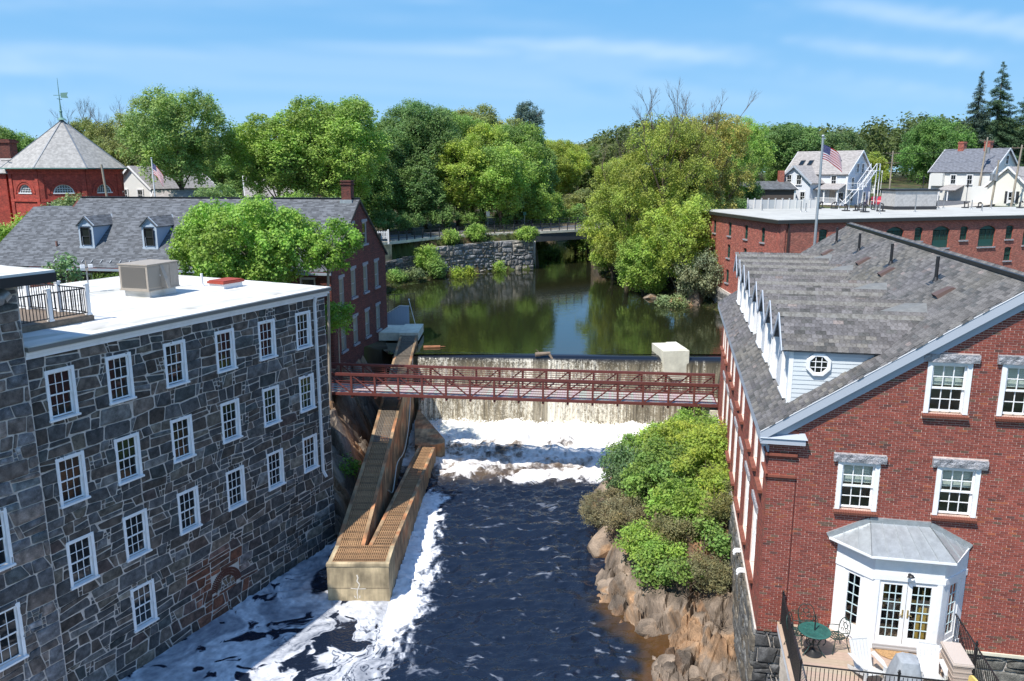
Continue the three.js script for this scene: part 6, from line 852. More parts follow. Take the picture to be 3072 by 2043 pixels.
  mesh('stone_base', poly([[-0.1, 4], [LL, 4], [LL, 6.2], [9.5, 6.85], [2.2, 7.5], [0.6, 9.0], [-0.1, 9.1]], [], 0.14, 0.005).applyMatrix4(ML), M.mortarGrey, o);
  layStones(o, rubble(-0.1, LL, 4.6, 9.1, [], 83, { rowMin: 0.4, rowMax: 0.75, wMin: 0.5, wMax: 1.5, gap: 0.03 }).filter(p => p.every(v => v[1] < topS(v[0]) + 0.02)), (x, y, R) => { const t = 0.30 + 0.2 * R(); return [t, t * 0.98, t * 0.94]; }, 12, 60, 0.07, ML.clone().multiply(new THREE.Matrix4().makeTranslation(0, 0, 0.145)));
  // roof and dark metal edge
  const off = 0.35, outl = [[FL[0] - off, -FL[1] + off], [N[0] - off, -N[1] - off], [R_[0], -R_[1] - off], [BR[0], -BR[1] + off]];
  const flat = (y, t, grow) => { const s = new THREE.Shape(outl.map(([x, z], i) => new THREE.Vector2(x + (i < 2 ? -grow : grow), z + (i === 1 || i === 2 ? -grow : grow)))); return new THREE.ExtrudeGeometry(s, { depth: t, bevelEnabled: false }).rotateX(-PI / 2).translate(0, y, 0); };
  mesh('roof', flat(14.48, 0.06, -0.03), std({ map: mottled(8, [0.70, 0.695, 0.67], 0.10, 8, 3), roughness: 0.9 }), o);
  mesh('roof_edge', flat(14.2, 0.3, 0.02), std({ color: rgb(0.035, 0.033, 0.032), roughness: 0.5 }), o);
  mesh('downspout', bb(-0.06, 0.06, 5, 14.2, 0.02, 0.14).applyMatrix4(MR.clone().multiply(new THREE.Matrix4().makeTranslation(0.75, 0, 0))), std({ color: rgb(0.06, 0.035, 0.03), roughness: 0.6 }), o);
}
{ // things on the mill roof
  const y = 14.54; const a = thing('roof_penthouse', 'low grey panelled box with dark cap on the brick mill roof', 'roof structure', [42.2, y, -86.0], rad(9)); mesh('panel', merge([bb(-2.4, 2.4, 0.35, 1.95, -1.2, 1.2)]), std({ map: mottled(1.4, [0.68, 0.67, 0.66], 0.14, 8, 3), roughness: 0.8 }), a); mesh('cap', bb(-2.55, 2.55, 1.95, 2.12, -1.35, 1.35), M.black, a); mesh('plinth', bb(-2.45, 2.45, 0, 0.35, -1.25, 1.25), M.darkMetal, a);
  const ordinal = ['first', 'second', 'third', 'fourth', 'fifth', 'sixth', 'seventh', 'eighth', 'ninth', 'tenth', 'eleventh', 'twelfth', 'thirteenth', 'fourteenth', 'fifteenth', 'sixteenth', 'seventeenth'], order = (L, i) => L.map((p, k) => [p[0] / -p[1], k]).sort((a, b) => a[0] - b[0]).findIndex(p => p[1] === i);
  const goose = () => merge([tube([[0, 0, 0], [0, 0.45, 0], [0, 0.62, 0.05], [0.1, 0.72, 0.1], [0.28, 0.7, 0.12], [0.36, 0.56, 0.12]], 0.065, 14, 8), tube([[0.4, 0, -0.2], [0.4, 0.4, -0.2], [0.38, 0.58, -0.15], [0.25, 0.64, -0.1], [0.12, 0.5, -0.1]], 0.055, 14, 8), bx(0.7, 0.12, 0.5, 0.15, 0.06, 0)]);
  const gg = cached('goose', goose), R = rngOf(14);
  const G = [[33.6, -88.2], [32.8, -86.2], [34.9, -86.9], [34.1, -82], [35.0, -82.2], [35.8, -83.2], [34.6, -79.3], [37.9, -84.4], [37.2, -80.9], [46.5, -88.5], [49.8, -88.8], [51.2, -88.6], [55.5, -88.2]];
  G.forEach(([x, z], i) => { const m = tagged('gooseneck_vent', ordinal[order(G, i)] + ' dark gooseneck vent from the left on the brick mill roof', 'vent', gg, M.darkMetal, 'gooseneck vents on the brick mill roof'); m.position.set(x, y, z); m.rotation.y = i * 1.1; m.scale.setScalar(0.85 + 0.25 * R()); });
  const pg = cached('rpipe', () => merge([rod([0, 0, 0], [0, 1.15, 0], 0.055, 0.055, 8), rod([0, 0, 0], [0, 0.12, 0], 0.13, 0.07, 8)]));
  const Pp = [[25.6, -82.5], [29.3, -80.4], [29.0, -80.9], [35.2, -86.9], [36.3, -86.9], [35.4, -82.6], [36.4, -83.8], [37.6, -84.6], [37.0, -82], [35, -76.7], [40.0, -80.0], [46.2, -87.5], [47.0, -87.9], [49.0, -86], [52, -87.6], [47.5, -81.5], [55.5, -84]];
  Pp.forEach(([x, z], i) => { const m = tagged('vent_pipe', ordinal[order(Pp, i)] + ' straight grey vent pipe from the left on the brick mill roof', 'vent pipe', pg, M.greyMetal, 'straight vent pipes on the brick mill roof'); m.position.set(x, y, z); m.scale.y = 0.6 + 0.9 * R(); });
}
// ---------------------------------------------------------------- flags
function flagGeo(w, h, seed, droop) { const nx = 26, ny = 14, P = [], U = [], I = []; for (let j = 0; j <= ny; j++) for (let i = 0; i <= nx; i++) { const u = i / nx, v = j / ny, wv = Math.sin(u * 7 + v * 2.2 + seed) * 0.09 * u * w; P.push(u * w * (1 - 0.05 * droop), v * h - droop * u * u * w * 0.5 - droop * 0.25 * u * w, wv); U.push(u, v); } for (let j = 0; j < ny; j++) for (let i = 0; i < nx; i++) { const a = j * (nx + 1) + i; I.push(a, a + 1, a + nx + 1, a + 1, a + nx + 2, a + nx + 1); } const g = new THREE.BufferGeometry(); g.setAttribute('position', new THREE.Float32BufferAttribute(P, 3)); g.setAttribute('uv', new THREE.Float32BufferAttribute(U, 2)); g.setIndex(I); g.computeVertexNormals(); return g; }
const flagTex = (() => { const t = tex(380, 200, (u, v) => { const st = Math.floor((1 - v) * 13); if (u < 0.4 && v > 6 / 13) { const x = u / 0.4 * 12, y = (v - 6 / 13) / (7 / 13) * 10, ix = Math.round(x), iy = Math.round(y); const on = ix > 0 && ix < 12 && iy > 0 && iy < 10 && (ix + iy) % 2 === 0; const dx = x - ix, dy = y - iy, r = Math.hypot(dx, dy), a = Math.atan2(dx, dy), star = 0.36 * (0.62 + 0.38 * Math.cos(5 * a)); return on && r < star ? [0.95, 0.95, 0.95] : [0.16, 0.17, 0.40]; } return st % 2 === 0 ? [0.70, 0.13, 0.19] : [0.94, 0.93, 0.93]; }, true); t.wrapS = t.wrapT = THREE.ClampToEdgeWrapping; return t; })();
const flagMat = new THREE.MeshPhysicalMaterial({ map: flagTex, roughness: 0.9, side: THREE.DoubleSide, transmission: 0.1, thickness: 0 });
{ const p = [17.95, 0, -47.4]; const a = thing('flagpole', 'tall grey flagpole rising behind the near shingle roof', 'flagpole', [p[0], 4, p[2]]); mesh('pole', rod([0, 0, 0], [0, 16.4, 0], 0.12, 0.055, 12), M.galv, a); mesh('finial', merge([new THREE.SphereGeometry(0.09, 10, 8).translate(0, 16.48, 0), bx(0.2, 0.08, 0.08, 0.05, 16.35, 0)]), M.galv, a); mesh('halyard', rod([0.1, 2, 0.0], [0.07, 16.2, 0], 0.008, 0.008, 4), M.white, a);
  const f = tagged('flag', 'striped red and white flag with starred blue canton flying from the tall pole', 'flag', flagGeo(1.35, 0.82, 1, 0.75), flagMat); f.position.set(p[0] + 0.06, 19.2, p[2]); f.rotation.y = 0.25; }
{ const p = [-36.2, 8, -82]; const a = thing('flagpole', 'white flagpole behind the brick office roof, beside the white house', 'flagpole', p); mesh('pole', rod([0, 0, 0], [0, 11.7, 0], 0.1, 0.055, 10), M.white, a); mesh('finial', new THREE.SphereGeometry(0.09, 10, 8).translate(0, 11.78, 0), M.galv, a);
  const f = tagged('flag', 'drooping striped flag on the white pole near the white house', 'flag', flagGeo(1.1, 1.1, 2.5, 1.5), flagMat); f.position.set(p[0] + 0.06, 18.2, p[2]); f.rotation.y = -0.2; }
// ---------------------------------------------------------------- road, bridge and retaining wall at the head of the pond
const roadPts = [[-40, 9.75, -82], [-24, 9.8, -91.5], [-15.6, 9.8, -98], [-10, 9.85, -105.2], [-2, 9.9, -111.2], [5, 9.95, -114.6], [14.5, 10.0, -121.5], [26, 10.6, -131], [40, 12.0, -142]];
const roadCurve = new THREE.CatmullRomCurve3(roadPts.map(p => new THREE.Vector3(...p)));
function ribbon(curve, off0, off1, y, n = 80, t0 = 0, t1 = 1, thick = 0) { const P = [], U = [], I = []; for (let i = 0; i <= n; i++) { const t = lerp(t0, t1, i / n), c = curve.getPointAt(t), d = curve.getTangentAt(t), nx = -d.z, nz = d.x, l = Math.hypot(nx, nz), a = nx / l, b = nz / l; P.push(c.x + a * off0, c.y + y, c.z + b * off0, c.x + a * off1, c.y + y, c.z + b * off1); U.push(off0, i, off1, i); if (i) { const k = (i - 1) * 2; I.push(k, k + 2, k + 1, k + 1, k + 2, k + 3); } } const g = new THREE.BufferGeometry(); g.setAttribute('position', new THREE.Float32BufferAttribute(P, 3)); g.setAttribute('uv', new THREE.Float32BufferAttribute(U, 2)); g.setIndex(I); g.computeVertexNormals(); const nn = g.attributes.normal; if (nn.getY(0) < 0) { g.setIndex(I.map((_, i) => I[i - i % 3 + [0, 2, 1][i % 3]])); g.computeVertexNormals(); } return g; }
const offAt = (t, off, y) => { const c = roadCurve.getPointAt(t), d = roadCurve.getTangentAt(t), l = Math.hypot(d.x, d.z); return [c.x - d.z / l * off, c.y + y, c.z + d.x / l * off]; };
struct('road', ribbon(roadCurve, -8.4, -1.75, 0.08, 90), M.asphalt, 'grey road curving over the bridge at the head of the pond', 'road');
struct('pavement', ribbon(roadCurve, -1.75, 0.05, 0.2, 90), M.pavement, 'pale pavement beside the road bridge railing', 'pavement');
struct('road_edge_line', ribbon(roadCurve, -2.25, -2.13, 0.085, 90), std({ color: rgb(0.7, 0.7, 0.68), roughness: 0.8 }), 'white edge line of the road', 'road marking');
struct('road_centre_line', ribbon(roadCurve, -5.1, -4.95, 0.085, 90), std({ color: rgb(0.6, 0.45, 0.08), roughness: 0.8 }), 'yellow centre line of the road', 'road marking');
{
  const o = thing('road_bridge', 'low road bridge with dark beams over the head of the pond', 'bridge', [0, 0, 0]);
  const side = (off, y0, y1, t0, t1, name, m, n = 14) => { const f = []; for (let i = 0; i < n; i++) { const a = lerp(t0, t1, i / n), b = lerp(t0, t1, (i + 1) / n); const p = offAt(a, off, y0), q = offAt(b, off, y0), r = offAt(b, off, y1), s = offAt(a, off, y1); f.push([p, q, r, s]); } return mesh(name, facet(f), m, o); };
  const t0 = 0.487, t1 = 0.70; side(0.14, -0.12, 0.21, 0.2, t1, 'parapet', M.concretePale, 40); side(0.06, -1.25, -0.12, t0, t1, 'beam', std({ color: rgb(0.05, 0.055, 0.06), roughness: 0.7 }));
  const P = []; for (let i = 0; i < 12; i++) { const a = lerp(t0, t1, i / 12), b = lerp(t0, t1, (i + 1) / 12); P.push([offAt(a, 0.06, -1.25), offAt(a, -8.6, -1.25), offAt(b, -8.6, -1.25), offAt(b, 0.06, -1.25)], [offAt(a, 0.14, 0.1), offAt(b, 0.14, 0.1), offAt(b, -8.6, 0.05), offAt(a, -8.6, 0.05)]); } mesh('deck', facet(P), M.concrete, o);
  side(-8.6, -1.25, 0.4, t0, t1, 'far_beam', M.concrete);
  mesh('abutment', bb(0.8, 3.3, 3, 8.8, -121.5, -112.3), M.mortarGrey, o); mesh('abutment', bb(11.9, 14.5, 3, 8.8, -127, -116.8), M.rockDark, o);
}
{ const o = thing('bridge_railing', 'dark metal railing along the pond side of the road and bridge', 'railing', [0, 0, 0]); const ts = []; for (let t = 0.165; t < 0.7; t += 0.0148) ts.push(t);
  const pg = cached('brp', () => bx(0.14, 1.15, 0.14, 0, 0.575, 0)), bg = cached('brb', () => bx(0.025, 0.8, 0.025, 0, 0.55, 0)); const bal = [];
  ts.forEach((t, i) => { const p = offAt(t, 0.0, 0.2); mesh('post', pg, M.darkMetal, o).position.set(...p); if (i + 1 < ts.length) { const q = offAt(ts[i + 1], 0.0, 0.2); mesh('rail', merge([1.08, 0.98, 0.12].map(y => bar([p[0], p[1] + y, p[2]], [q[0], q[1] + y, q[2]], 0.05))), M.darkMetal, o); for (let k = 1; k < 9; k++) bal.push(new THREE.Matrix4().makeTranslation(lerp(p[0], q[0], k / 9), lerp(p[1], q[1], k / 9), lerp(p[2], q[2], k / 9))); } });
  instanced('balusters', bg, M.darkMetal, bal, null, o, 'stuff'); }
{ const o = thing('bridge_railing', 'dark railing along the far side of the road bridge', 'railing', [0, 0, 0]); for (let t = 0.49; t < 0.71; t += 0.02) { const p = offAt(t, -8.3, 0.1), q = offAt(t + 0.02, -8.3, 0.1); mesh('post', cached('brp2', () => bx(0.14, 1.2, 0.14, 0, 0.6, 0)), M.darkMetal, o).position.set(...p); mesh('rail', merge([1.15, 0.8, 0.45].map(y => bar([p[0], p[1] + y, p[2]], [q[0], q[1] + y, q[2]], 0.06))), M.darkMetal, o); } }
{ // rough stone retaining wall in two stretches, and a darker squared one further left
  const stretch = (o, A, B, y0, y1, seed, opt, col, n, proud) => { const l = Math.hypot(B[0] - A[0], B[1] - A[1]), th = Math.atan2(-(B[1] - A[1]), B[0] - A[0]), m = new THREE.Matrix4().makeRotationY(th).setPosition(A[0], 0, A[1]); const tp = x => lerp(y0, y1, x / l);
    mesh('core', poly([[0, 4.3], [l, 4.3], [l, y1 - 0.1], [0, y0 - 0.1]], [], 0.8, -0.8).applyMatrix4(m), cached('wcore', () => std({ color: rgb(0.26, 0.25, 0.23), roughness: 1 })), o);
    layStones(o, rubble(0, l, 4.6, Math.max(y0, y1) + 0.1, [], seed, opt).filter(p => p.every(v => v[1] < tp(v[0]) + 0.12)), col, seed + 1, n, proud, m); };
  const col = (x, y, R) => { const t = 0.34 + 0.26 * R(), q = R(); return q < 0.7 ? [t, t * 1.0, t * 1.02] : [t * 1.15, t * 1.05, t * 0.9]; }, opt = { rowMin: 0.42, rowMax: 0.85, wMin: 0.5, wMax: 1.6, gap: 0.04, wob: 0.16 };
  const o = thing('retaining_wall', 'rough grey stone retaining wall below the road at the head of the pond', 'wall', [0, 0, 0]);
  stretch(o, [-11.2, -102.5], [-2.5, -108.9], 8.9, 9.2, 91, opt, col, 150, 0.17); stretch(o, [-2.5, -108.9], [3.0, -110.7], 9.2, 9.35, 92, opt, col, 100, 0.17);
  mesh('return_wall', bb(2.15, 2.98, 4.3, 9.2, -119, -111.3), M.mortarGrey, o);
  const o2 = thing('squared_stone_wall', 'dark squared stone wall at the pond edge beside the brick office gable', 'wall', [0, 0, 0]);
  stretch(o2, [-18.2, -94.7], [-11.2, -102.48], 7.4, 8.2, 95, { rowMin: 0.45, rowMax: 0.7, wMin: 0.6, wMax: 1.5, gap: 0.03, wob: 0.04 }, (x, y, R) => { const t = 0.13 + 0.08 * R(); return [t, t, t]; }, 80, 0.08);
}
{ const a = thing('concrete_wall', 'grey concrete wall under the road beside the brick office gable', 'wall', [0, 0, 0]); const f = []; for (let i = 0; i < 12; i++) { const t0 = lerp(0.16, 0.30, i / 12), t1 = lerp(0.16, 0.30, (i + 1) / 12); f.push([offAt(t0, 0.1, -3.6), offAt(t1, 0.1, -3.6), offAt(t1, 0.1, -0.13), offAt(t0, 0.1, -0.13)]); } mesh('panel', facet(f), M.concrete, a);
  const g = []; for (let i = 0; i < 12; i++) { const t0 = lerp(0.16, 0.30, i / 12), t1 = lerp(0.16, 0.30, (i + 1) / 12); g.push([offAt(t0, 0.1, -0.13), offAt(t1, 0.1, -0.13), offAt(t1, -0.3, -0.13), offAt(t0, -0.3, -0.13)]); } mesh('coping', facet(g), M.concretePale, a); }
{ const sg = (label, x, z, h, w, hh, c) => { const a = thing('road_sign', label, 'sign', [x, 9.9, z], 0.3); mesh('post', rod([0, 0, 0], [0, h, 0], 0.035), M.galv, a); mesh('plate', bx(w, hh, 0.02, 0, h - hh / 2, 0.05), c, a); };
  sg('small white rectangular road sign beside the road below the tall trees', -3.6, -119.5, 2.8, 0.55, 0.75, M.white); sg('small dark green sign beside the road under the trees', 1.9, -121.3, 2.6, 0.5, 0.5, std({ color: rgb(0.02, 0.12, 0.09), roughness: 0.5 })); }
{ const a = thing('picket_fence', 'short white picket fence by the road behind the brick office gable', 'fence', [-17.6, 10.4, -97.5], 0.1); for (let k = 0; k < 12; k++) mesh('picket', cached('pck', () => bx(0.12, 0.95, 0.03, 0, 0.5, 0)), M.white, a).position.set(k * 0.21, 0, 0); mesh('rail', merge([bb(0, 2.5, 0.25, 0.33, -0.05, -0.015), bb(0, 2.5, 0.75, 0.83, -0.05, -0.015)]), M.white, a); mesh('post', bb(2.4, 2.6, -0.6, 1.15, -0.1, 0.1), M.white, a); }
{ const a = thing('utility_cabinet', 'dark green metal cabinet beside the road near the brick office', 'cabinet', [-13.0, 9.85, -110.3], 0.5); mesh('cabinet', bx(1.6, 1.0, 0.8, 0, 0.5, 0), std({ color: rgb(0.03, 0.05, 0.04), roughness: 0.6 }), a); mesh('lid', bx(1.7, 0.06, 0.9, 0, 1.03, 0), std({ color: rgb(0.04, 0.06, 0.05), roughness: 0.6 }), a); }
// ---------------------------------------------------------------- vegetation
function clumpGeo(seed, n, leaf, spread, flat = 0.6) {
  const R = rngOf(seed), P = [], N = [], U = [], I = [];
  for (let k = 0; k < n; k++) {
    const d = new THREE.Vector3(R() - 0.5, (R() - 0.5) * 0.8, R() - 0.5).normalize().multiplyScalar(Math.pow(R(), 0.6) * spread);
    const nrm = new THREE.Vector3((R() - 0.5) * 1.6, R() * 1.2 + 0.15, (R() - 0.5) * 1.6).addScaledVector(d, 0.9 / spread).normalize(), a = new THREE.Vector3(R() - 0.5, R() - 0.5, R() - 0.5).cross(nrm).normalize(), b = new THREE.Vector3().crossVectors(nrm, a), s = leaf * (0.7 + 0.6 * R()), w = s * flat;
    const pts = [[0, -0.5, 0], [0.5, 0.0, 0.12], [0, 0.55, -0.05], [-0.5, 0.0, 0.12]];
    const base = P.length / 3; for (const [x, y, z] of pts) { const v = d.clone().addScaledVector(a, x * w).addScaledVector(b, y * s).addScaledVector(nrm, z * s); P.push(v.x, v.y, v.z); N.push(nrm.x, nrm.y, nrm.z); U.push(x + 0.5, y + 0.5); }
    I.push(base, base + 1, base + 2, base, base + 2, base + 3);
  }
  const g = new THREE.BufferGeometry(); g.setAttribute('position', new THREE.Float32BufferAttribute(P, 3)); g.setAttribute('normal', new THREE.Float32BufferAttribute(N, 3)); g.setAttribute('uv', new THREE.Float32BufferAttribute(U, 2)); g.setIndex(I); g.computeVertexNormals(); return g;
}
const leafMat = new THREE.MeshPhysicalMaterial({ color: rgb(1, 1, 1), roughness: 0.75, transmission: 0.48, thickness: 0, side: THREE.DoubleSide, ior: 1.3 });
const needleMat = new THREE.MeshPhysicalMaterial({ color: rgb(1, 1, 1), roughness: 0.85, side: THREE.DoubleSide, transmission: 0.12, thickness: 0, ior: 1.3 });
M.bark = std({ map: mottled(1.5, [0.40, 0.35, 0.30], 0.35, 10, 6), roughness: 0.95 });
M.barkPale = std({ map: mottled(1.5, [0.60, 0.56, 0.50], 0.3, 10, 6), roughness: 0.95 });
const clump = (kind, v) => cached('clump' + kind + v, () => ({ far: clumpGeo(500 + v, 36, 0.25, 0.68), mid: clumpGeo(520 + v, 36, 0.20, 0.54), maple: clumpGeo(540 + v, 40, 0.135, 0.37, 0.85), shrub: clumpGeo(560 + v, 17, 0.115, 0.28, 0.7), fine: clumpGeo(580 + v, 26, 0.08, 0.24, 0.5), needle: clumpGeo(600 + v, 24, 0.55, 0.6, 0.22), tuft: clumpGeo(620 + v, 12, 0.3, 0.22, 0.12) })[kind]);
function limb(a, b, r0, r1, bend, R, n = 5) { const pts = []; const m = [lerp(a[0], b[0], 0.5) + (R() - 0.5) * bend, lerp(a[1], b[1], 0.5) + (R() - 0.3) * bend * 0.6, lerp(a[2], b[2], 0.5) + (R() - 0.5) * bend]; const c = new THREE.QuadraticBezierCurve3(new THREE.Vector3(...a), new THREE.Vector3(...m), new THREE.Vector3(...b)), seg = 6, g = new THREE.TubeGeometry(c, seg, 1, n), p = g.attributes.position; for (let i = 0; i <= seg; i++) { const t = i / seg, ct = c.getPoint(t), r = lerp(r0, r1, t); for (let k = 0; k <= n; k++) { const q = i * (n + 1) + k, v = new THREE.Vector3().fromBufferAttribute(p, q).sub(ct).multiplyScalar(r).add(ct); p.setXYZ(q, v.x, v.y, v.z); } } return g; }
function twigs(base, dir, len, r, depth, R, out) { const end = base.clone().addScaledVector(dir, len); out.push(rod(base.toArray(), end.toArray(), r, r * 0.6, 3)); if (depth <= 0) return; const n = 2 + Math.floor(R() * 2); for (let k = 0; k < n; k++) { const d = dir.clone().add(new THREE.Vector3((R() - 0.5) * 1.1, (R() - 0.2) * 0.6, (R() - 0.5) * 1.1)).normalize(); twigs(base.clone().addScaledVector(dir, len * (0.6 + 0.4 * R())), d, len * (0.6 + 0.25 * R()), r * 0.6, depth - 1, R, out); } }
// crown made of many lobes; leaves sit in clumps on and in the lobes
function tree(name, label, x, z, o) {
  const { y0 = landAt(x, z) - 0.15, top = 25, r = 6, low = 0.3, col = [0.085, 0.165, 0.025], kind = 'far', lobes = 22, dens = 4.2, gap = 0.26, seed = 1, category = 'tree', group, bare = 0, trunkR, bark = M.bark, jitter = 0.5, squash = 1, cut, lean = [0, 0], limbs = 9 } = o;
  const R = rngOf(seed * 7919 + 13), H = top - y0, t = thing(name, label, category, [x, y0, z], 0, group), yb = H * low, ch = H - yb, cy = yb + ch * 0.5, tr = trunkR || Math.max(0.12, H * 0.018);
  const L = []; for (let k = 0; k < lobes; k++) { const a = k * 2.39996 + R() * 0.7, v = lerp(-0.82, 0.86, (k + 0.5) / lobes), rad_ = Math.sqrt(Math.max(0.04, 1 - v * v)) * (v < -0.3 ? 0.82 : 1), q = 0.55 + 0.22 * R(), lr = (0.34 + 0.12 * R()) * Math.min(r, ch * 0.55) * (1 - 0.15 * Math.abs(v)); L.push([lean[0] * (v + 1) * 0.5 + Math.cos(a) * rad_ * q * r, cy + v * (ch * 0.5 - lr * 0.75), lean[1] * (v + 1) * 0.5 + Math.sin(a) * rad_ * q * r, lr, lr * (0.72 + 0.2 * R())]); }
  // wood
  const wood = []; const fork = [lean[0] * 0.3, yb + ch * 0.18, lean[1] * 0.3]; wood.push(limb([0, -0.3, 0], fork, tr, tr * 0.7, 0.3, R, 7)); wood.push(limb(fork, [lean[0] * 0.8, yb + ch * 0.8, lean[1] * 0.8], tr * 0.7, tr * 0.15, r * 0.12, R, 6)); L.filter((_, i) => i % Math.max(1, Math.floor(lobes / limbs)) === 0).forEach(l => { const h0 = yb + ch * clamp((l[1] - yb) / ch - 0.35, 0.02, 0.6); wood.push(limb([lean[0] * 0.3, h0, lean[1] * 0.3], [l[0], l[1], l[2]], tr * 0.36, tr * 0.1, r * 0.15, R, 5)); for (let q = 0; q < 3; q++) wood.push(limb([l[0] * 0.7, lerp(h0, l[1], 0.7), l[2] * 0.7], [l[0] + (R() - 0.5) * l[3] * 1.5, l[1] + R() * l[4], l[2] + (R() - 0.5) * l[3] * 1.5], tr * 0.12, tr * 0.04, 0.4, R, 4)); });
  if (bare) for (let k = 0; k < bare; k++) { const l = L[Math.max(0, lobes - 1 - (k % Math.ceil(lobes / 2)))]; twigs(new THREE.Vector3(l[0], l[1], l[2]), new THREE.Vector3(l[0] * 0.08 + (R() - 0.5) * 0.7, 1, l[2] * 0.08 + (R() - 0.5) * 0.7).normalize(), l[4] * 0.75 + 0.7, tr * 0.12 + 0.015, 4, R, wood); }
  mesh('trunk', merge(wood), bark, t);
  const mats = [[], [], []], cols = [[], [], []], E = new THREE.Euler(), Q = new THREE.Quaternion(), V = new THREE.Vector3(), S = new THREE.Vector3();
  for (const [lx, ly, lz, lr, lh] of L) { const n = Math.round(4 * PI * lr * (lr + lh) * 0.5 * dens), tint = 0.82 + 0.36 * R(), warm = (R() - 0.5) * 0.16; for (let k = 0; k < n; k++) {
    let dx = R() * 2 - 1, dy = R() * 2 - 1, dz = R() * 2 - 1, l = Math.hypot(dx, dy, dz); if (l > 1 || l < 0.05) { continue; } dx /= l; dy /= l; dz /= l; if (dy < -0.35 && R() < 0.65) continue;
    const q = 0.70 + 0.36 * R(), px = lx + dx * lr * q, py = (ly + dy * lh * q) , pz = lz + dz * lr * q * squash; if (py < yb * 0.6) continue; if (vn3(px * 0.62 + 40, py * 0.62, pz * 0.62 + 40, seed) < gap - 0.05) continue; if (cut && cut(x + px, y0 + py, z + pz)) continue;
    const v = 0, s = 0.72 + 0.6 * R(); E.set((R() - 0.5) * 0.9, R() * 6.28, (R() - 0.5) * 0.9); Q.setFromEuler(E); mats[v].push(new THREE.Matrix4().compose(V.set(px, py, pz), Q, S.set(s, s, s)));
    const b = tint * (1 + jitter * (R() - 0.5)), w = warm + 0.2 * (R() - 0.5); cols[v].push(rgb(col[0] * b * (1.24 + w), col[1] * b * 1.18, col[2] * b * (1.6 - w)));
  } }
  instanced('crown', clump(kind, seed % 3), leafMat, mats[0], cols[0], t, 'stuff');
  return t;
}
function conifer(name, label, x, z, o) {
  const { y0 = landAt(x, z) - 0.15, top, r, col = [0.035, 0.075, 0.045], seed = 1, low = 0.12, kind = 'needle', group, dens = 1, tight = false } = o;
  const R = rngOf(seed * 311 + 5), H = top - y0, t = thing(name, label, 'tree', [x, y0, z], 0, group); mesh('trunk', rod([0, -0.3, 0], [0, H * 0.98, 0], Math.max(0.1, H * 0.016), 0.03, 7), M.bark, t);
  const mats = [[], [], []], cols = [[], [], []]; const n = Math.round(H * 5.5 * dens); for (let k = 0; k < n; k++) { const f = Math.pow((k + R()) / n, 0.9), y = lerp(H * low, H, f), rr = tight ? r * Math.sqrt(Math.max(0, 1 - Math.pow(f, 3))) * smooth(-0.1, 0.12, f) : r * (1 - f) * (0.75 + 0.45 * R()) + 0.15, a = R() * 2 * PI, m = Math.max(2, Math.round(rr * 4 / (tight ? 0.8 : 1))); for (let q = 1; q <= m; q++) { const d = tight ? rr * (0.8 + 0.25 * R()) : rr * q / m, aa = tight ? R() * 2 * PI : a; const v = 0, s = (0.8 + 0.8 * R()) * (tight ? 0.6 : lerp(1.05, 0.35, f)); mats[v].push(new THREE.Matrix4().compose(new THREE.Vector3(Math.cos(aa) * d, y - (tight ? 0 : d * 0.22) + (R() - 0.5) * 0.4, Math.sin(aa) * d), new THREE.Quaternion().setFromEuler(new THREE.Euler((R() - 0.5) * 0.7, R() * 6.3, (R() - 0.5) * 0.7)), new THREE.Vector3(s, s * 0.7, s))); const b = 0.7 + 0.7 * R(); cols[v].push(rgb(col[0] * b, col[1] * b, col[2] * b)); } }
  instanced('crown', clump(kind, seed % 3), needleMat, mats[0], cols[0], t, 'stuff'); return t;
}
const GR = [0.205, 0.34, 0.055], BR = [0.27, 0.42, 0.055], DK = [0.165, 0.295, 0.06], OL = [0.27, 0.32, 0.065], YO = [0.31, 0.385, 0.05], YG = [0.33, 0.43, 0.05], OR = [0.34, 0.34, 0.06];
{ // near maple in front of the brick office, and the sprays at its gable
  tree('maple_tree', 'bright green maple in front of the brick office roof', -15.7, -47.6, { y0: 4.5, top: 17.2, r: 4.5, low: 0.50, col: [0.26, 0.43, 0.05], kind: 'maple', lobes: 30, dens: 8.5, gap: 0.30, seed: 3, bark: M.barkPale, trunkR: 0.24 });
  tree('maple_sapling', 'leggy young maple leaning beside the brick office gable', -11.2, -47.2, { y0: 5.0, top: 15.9, r: 1.75, low: 0.68, col: [0.200, 0.360, 0.032], kind: 'maple', lobes: 12, dens: 8, gap: 0.36, seed: 5, bark: M.barkPale, trunkR: 0.11, lean: [0.9, 0] });
  tree('maple_sprout', 'small bright green sprout between the stone mill corner and the brick office gable', -11.1, -50.0, { y0: 4.6, top: 10.5, r: 1.05, low: 0.62, col: [0.208, 0.384, 0.032], kind: 'maple', lobes: 7, dens: 16, seed: 6, bark: M.barkPale, trunkR: 0.05, category: 'sapling' });
  tree('sprout', 'small bright green bush in the shaded gap beside the fish ladder', -9.5, -43.4, { y0: 0.9, top: 2.4, r: 0.75, low: 0.15, col: [0.160, 0.352, 0.032], kind: 'shrub', lobes: 8, dens: 24, seed: 7, category: 'bush', trunkR: 0.03 });
}
